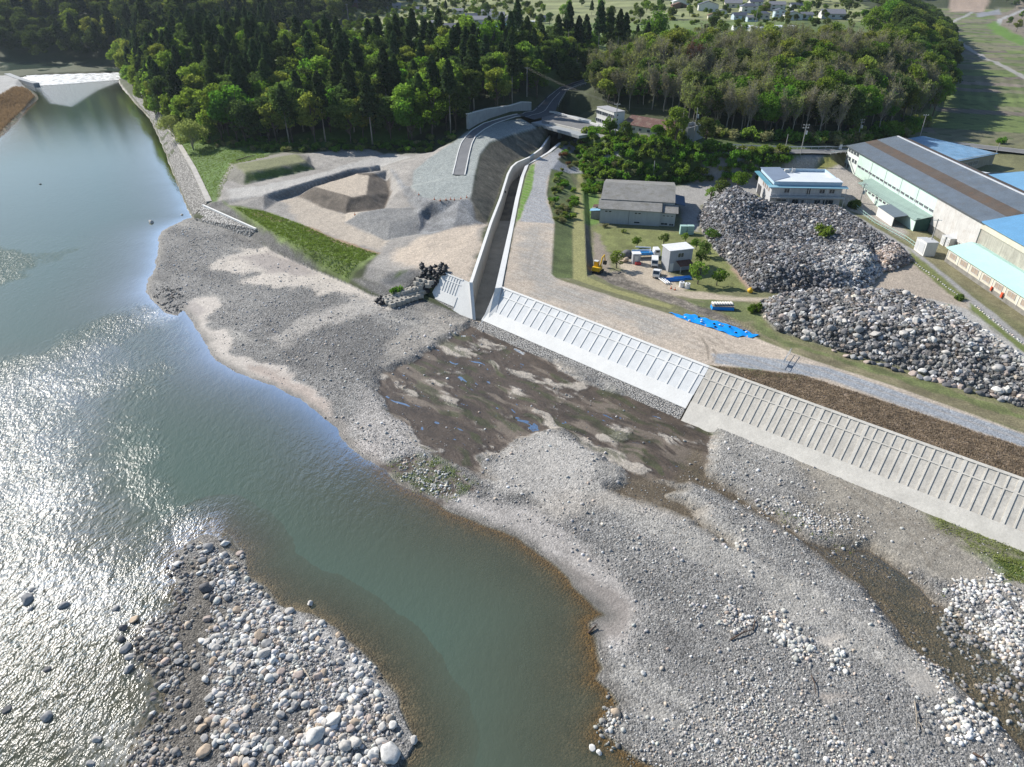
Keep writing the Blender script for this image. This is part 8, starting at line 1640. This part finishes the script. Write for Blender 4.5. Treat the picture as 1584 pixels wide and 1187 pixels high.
# covered stack with white sacks on top
t_ = thing('covered_stack', 'low stack wrapped in blue sheet behind the long tarpaulin', 'stack', at_g(1117, 478), R(-4)); mb = MB(); prism(mb, [(-2.1, 0), (2.1, 0), (2.0, .7), (-2.0, .7)], -.8, .8, mat('blue_tarpaulin', (.0, .27, .80), .45)); mb.build('cover', t_); mb = MB(); mb.box((0, 0, .82), (4.2, 1.7, .1), DW); mb.build('pallet', t_)
zb_ = t_.location
for i in range(8): mb = MB(); mb.ball((0, 0, .25), .45, mat('white_sack', (.62, .60, .56), .8, .1, 3), 7, 5, (.55, 1.7, .6)); o = mb.build('white_sack', smooth=True); o.location = (zb_[0] - 1.8 + i * .5, zb_[1] + .1, zb_[2] + .85); o.rotation_euler = (0, 0, .2); tag(o, ['leftmost', 'second from the left', 'third from the left', 'fourth from the left', 'fourth from the right', 'third from the right', 'second from the right', 'rightmost'][i] + ' white sack on the blue covered stack', 'sack')
# green stacks by the warehouse
for px, lb in ((1056, 'left pale green stack of crates by the warehouse corner'), (1067, 'right pale green stack of crates by the warehouse corner')):
    t_ = thing('crate_stack', lb, 'crate stack', at_g(px, 362), -.05)
    for k in range(5): mb = MB(); mb.box((0, 0, .22 + k * .44), (1.6, 1.3, .38), mat('pale_green_crate', (.34, .50, .46), .6, .05, 2)); mb.build('crate', t_)
# site materials in front of the office
for i, (px, py, l_, rz, m_, lb) in enumerate([(1028, 436, 3.2, 1.9, VWH, 'white bag bundle at the left of the blue pipes'), (1043, 434, 4.0, .1, BLUP, 'stack of blue pipes before the office'), (1056, 432, 3.6, .15, BLUP, 'second stack of blue pipes under the tree')]):
    t_ = thing('pipe_stack', lb, 'pipes', at_g(px, py), rz)
    for k in range(6): mb = MB(); mb.tube([(-l_ / 2, -.6 + k * .24, .14 + (k % 2) * .2), (l_ / 2, -.6 + k * .24, .14 + (k % 2) * .2)], .12, m_, 8); mb.build('pipe', t_)
for px, py, lb in ((1054, 444, 'left white water tank beside the orange cones'), (1063, 446, 'right white water tank beside the green tree')):
    t_ = thing('water_tank', lb, 'tank', at_g(px, py)); mb = MB(); mb.tube([(0, 0, 0), (0, 0, .95), (0, 0, 1.1)], .55, VWH, 14); mb.build('barrel', t_); mb = MB(); mb.tube([(0, 0, 1.1), (0, 0, 1.18)], .2, BLKM, 10); mb.build('lid', t_)
ORG = mat('cone_orange', (.75, .16, .02), .5)
def cone(px, py, lb, grp=None):
    t_ = thing('traffic_cone', lb, 'cone', at_g(px, py), 0, grp); mb = MB(); mb.tube([(0, 0, .03), (0, 0, .7)], .17, ORG, 10, r2=.03); mb.build('body', t_); mb = MB(); mb.box((0, 0, .02), (.42, .42, .05), BLKM); mb.build('base', t_); mb = MB(); mb.tube([(0, 0, .34), (0, 0, .46)], .108, VWH, 10, r2=.085); mb.build('band', t_)
cone(1038, 447, 'left orange cone beside the white water tank'); cone(1044, 449, 'right orange cone beside the white water tank')
for i, (px, py) in enumerate([(549,333),(672,309),(681,311),(690,310),(697,309),(703,310),(713,308),(722,306),(648,302)]): cone(px, py, ['orange cone alone on the small grey mound', 'first orange cone of the row at the road end', 'second cone of the row at the road end', 'third cone of the row at the road end', 'fourth cone of the row at the road end', 'fifth cone of the row at the road end', 'sixth cone of the row at the road end', 'last cone of the row at the road end', 'orange cone on the gravel shoulder left of the row'][i])
t_ = thing('marker_barrel', 'small yellow object at the front corner of the upper stone heap', 'barrel', at_g(1160, 453)); mb = MB(); mb.ball((0, 0, .5), .6, YEL, 9, 6, (1, 1, .9)); mb.build('drum', t_, smooth=True); mb = MB(); mb.tube([(0, 0, 1.0), (0, 0, 1.2)], .15, YEL, 8); mb.build('cap', t_)
# barricade on the grey path
A_ = Vector(at_g(1207, 571)); B_ = Vector(at_g(1222, 548)); t_ = thing('barricade', 'steel pipe barricade standing across the grey path', 'barricade', A_)
for f_ in (0, .5, 1): p = (B_ - A_) * f_; mb = MB(); mb.tube([p, p + Vector((0, 0, 1.1))], .05, STL, 6); mb.build('upright', t_)
for zz in (.5, 1.05): mb = MB(); mb.tube([Vector((0, 0, zz)), (B_ - A_) + Vector((0, 0, zz))], .04, STL, 6); mb.build('rail', t_)
mb = MB(); mb.box((B_ - A_) * .3 + Vector((0, -.1, .75)), (1.0, .05, .5), VWH, rz=math.atan2((B_ - A_).y, (B_ - A_).x)); mb.build('sign_board', t_)
# spoil lumps
for i, (px, py, s, c, lb) in enumerate([(968, 398, 1.6, 'dark', 'black heap of bags left of the portable toilet'), (966, 405, 1.2, 'tan', 'small sand heap beside the bright young tree')]):
    p = gnd(px, py); boulder('material_heap', lb, 'heap', p.x, p.y, s, c, None, i + 3, .1)
# ---- poles and wires
PCON = mat('pole_concrete', (.36, .35, .33), .85, .1, 1); POLES = {}
def upole(key, px, py, pxt, pyt, label, arms=2, box=False, hmin=None, name='utility_pole'):
    p = gnd(px, py); lo, hi = p.z, p.z + 30
    for _ in range(30):
        m_ = (lo + hi) / 2
        if proj((p.x, p.y, m_))[1] > pyt: lo = m_
        else: hi = m_
    h_ = m_ - p.z; h_ = max(h_, hmin or 0); t_ = thing(name, label, 'pole', p); mb = MB(); mb.tube([(0, 0, -.5), (0, 0, h_)], .17, PCON, 8, r2=.11); mb.build('pole', t_)
    for k in range(arms): mb = MB(); mb.box((0, .1, h_ - .35 - k * .8), (1.9, .1, .1), STL); mb.tube([(-.8, .1, h_ - .3 - k * .8), (-.8, .1, h_ - .05 - k * .8)], .05, VWH, 5); mb.tube([(.8, .1, h_ - .3 - k * .8), (.8, .1, h_ - .05 - k * .8)], .05, VWH, 5); mb.build('crossarm', t_)
    if box: mb = MB(); mb.tube([(.45, 0, h_ - 3.0), (.45, 0, h_ - 2.0)], .3, STL, 10); mb.build('transformer', t_)
    POLES[key] = Vector((p.x, p.y, p.z + h_)); return t_
upole('a', 1072, 222, 1079, 167, 'tall lone pole with a transformer right of the old works', 0, True)
upole('b', 1238, 239, 1247, 192, 'utility pole with crossarms before the right hill', 2, True); upole('c', 1326, 216, 1332, 184, 'utility pole behind the factory gable', 2, True)
upole('d', 1214, 234, 1220, 208, 'short bare pole left of the crossarm pole', 0); upole('e', 1421, 218, 1435, 177, 'utility pole at the corner of the dark fields', 1); upole('f', 951, 214, 954, 160, 'utility pole at the corner of the white house', 1)
upole('g', 815, 150, 813, 104, 'utility pole in the forest above the retaining wall', 1); upole('h', 1541, 238, 1545, 221, 'leaning pole behind the blue roofed shed', 0); upole('i', 1330, 314, 1336, 284, 'pole with equipment before the factory annex', 2, True)
upole('j', 1434, 392, 1449, 339, 'tall pole beside the white container boxes', 1); upole('k', 1010, 277, 1013, 249, 'street lamp pole behind the grey warehouse', 0); upole('l', 678, 40, 677, 4, 'thin pole beside the long white storehouse', 1); upole('m', 540, 40, 541, 6, 'village pole behind the yellow tipped tree', 1); upole('n', 1168, 40, 1170, 8, 'village pole in front of the right houses', 1)
WIRE = mat('wire', (.05, .05, .055), .6)
def wire(a, b, label, n=3, sag=.8):
    A_, B_ = POLES[a], POLES[b]; d = (B_ - A_); sd_ = Vector((d.y, -d.x, 0)).normalized()
    t_ = thing('power_line', label, 'power line', A_)
    for k in range(n):
        o_ = sd_ * (k - (n - 1) / 2) * .7; mb = MB(); mb.tube([d * (i / 10) + o_ - Vector((0, 0, .3 + sag * 4 * (i / 10) * (1 - i / 10))) for i in range(11)], .014, WIRE, 4); mb.build('cable', t_)
wire('g', 'f', 'power lines crossing above the bridge to the white house pole'); wire('f', 'a', 'power lines above the old works roof', 2); wire('a', 'b', 'power lines along the valley road before the hill', 2); wire('b', 'c', 'power lines from the crossarm pole to behind the factory', 2); wire('c', 'e', 'power lines behind the factory ridge', 2); wire('b', 'i', 'power lines running down from the crossarm pole to the annex', 4); wire('i', 'j', 'power lines along the factory lane', 2)
for px, py, lb in ((1298, 237, 'white square sign beside the valley road junction'), (1374, 206, 'white board on a post behind the factory ridge')):
    t_ = thing('road_sign', lb, 'sign', at_g(px, py)); mb = MB(); mb.tube([(0, 0, 0), (0, 0, 2.2)], .05, STL, 6); mb.build('post', t_); mb = MB(); mb.box((0, -.06, 1.9), (1.0, .06, 1.6), VWH); mb.build('board', t_)
flush_mass()
# ================================================================== HAZE
g = NG('haze'); pv = g.n('ShaderNodeVolumePrincipled'); pv.inputs['Color'].default_value = (.70, .84, 1.0, 1); pv.inputs['Density'].default_value = .00006; pv.inputs['Anisotropy'].default_value = .3
g.l(pv.outputs[0], g.o.inputs['Volume']); mb = MB(); mb.box((0, 0, 90), (3600, 3600, 190), g.m); tag(mb.build('haze'), 'thin pale air over the whole valley', 'haze', kind='stuff')
scene.cycles.volume_bounces = 0; scene.cycles.volume_max_steps = 64
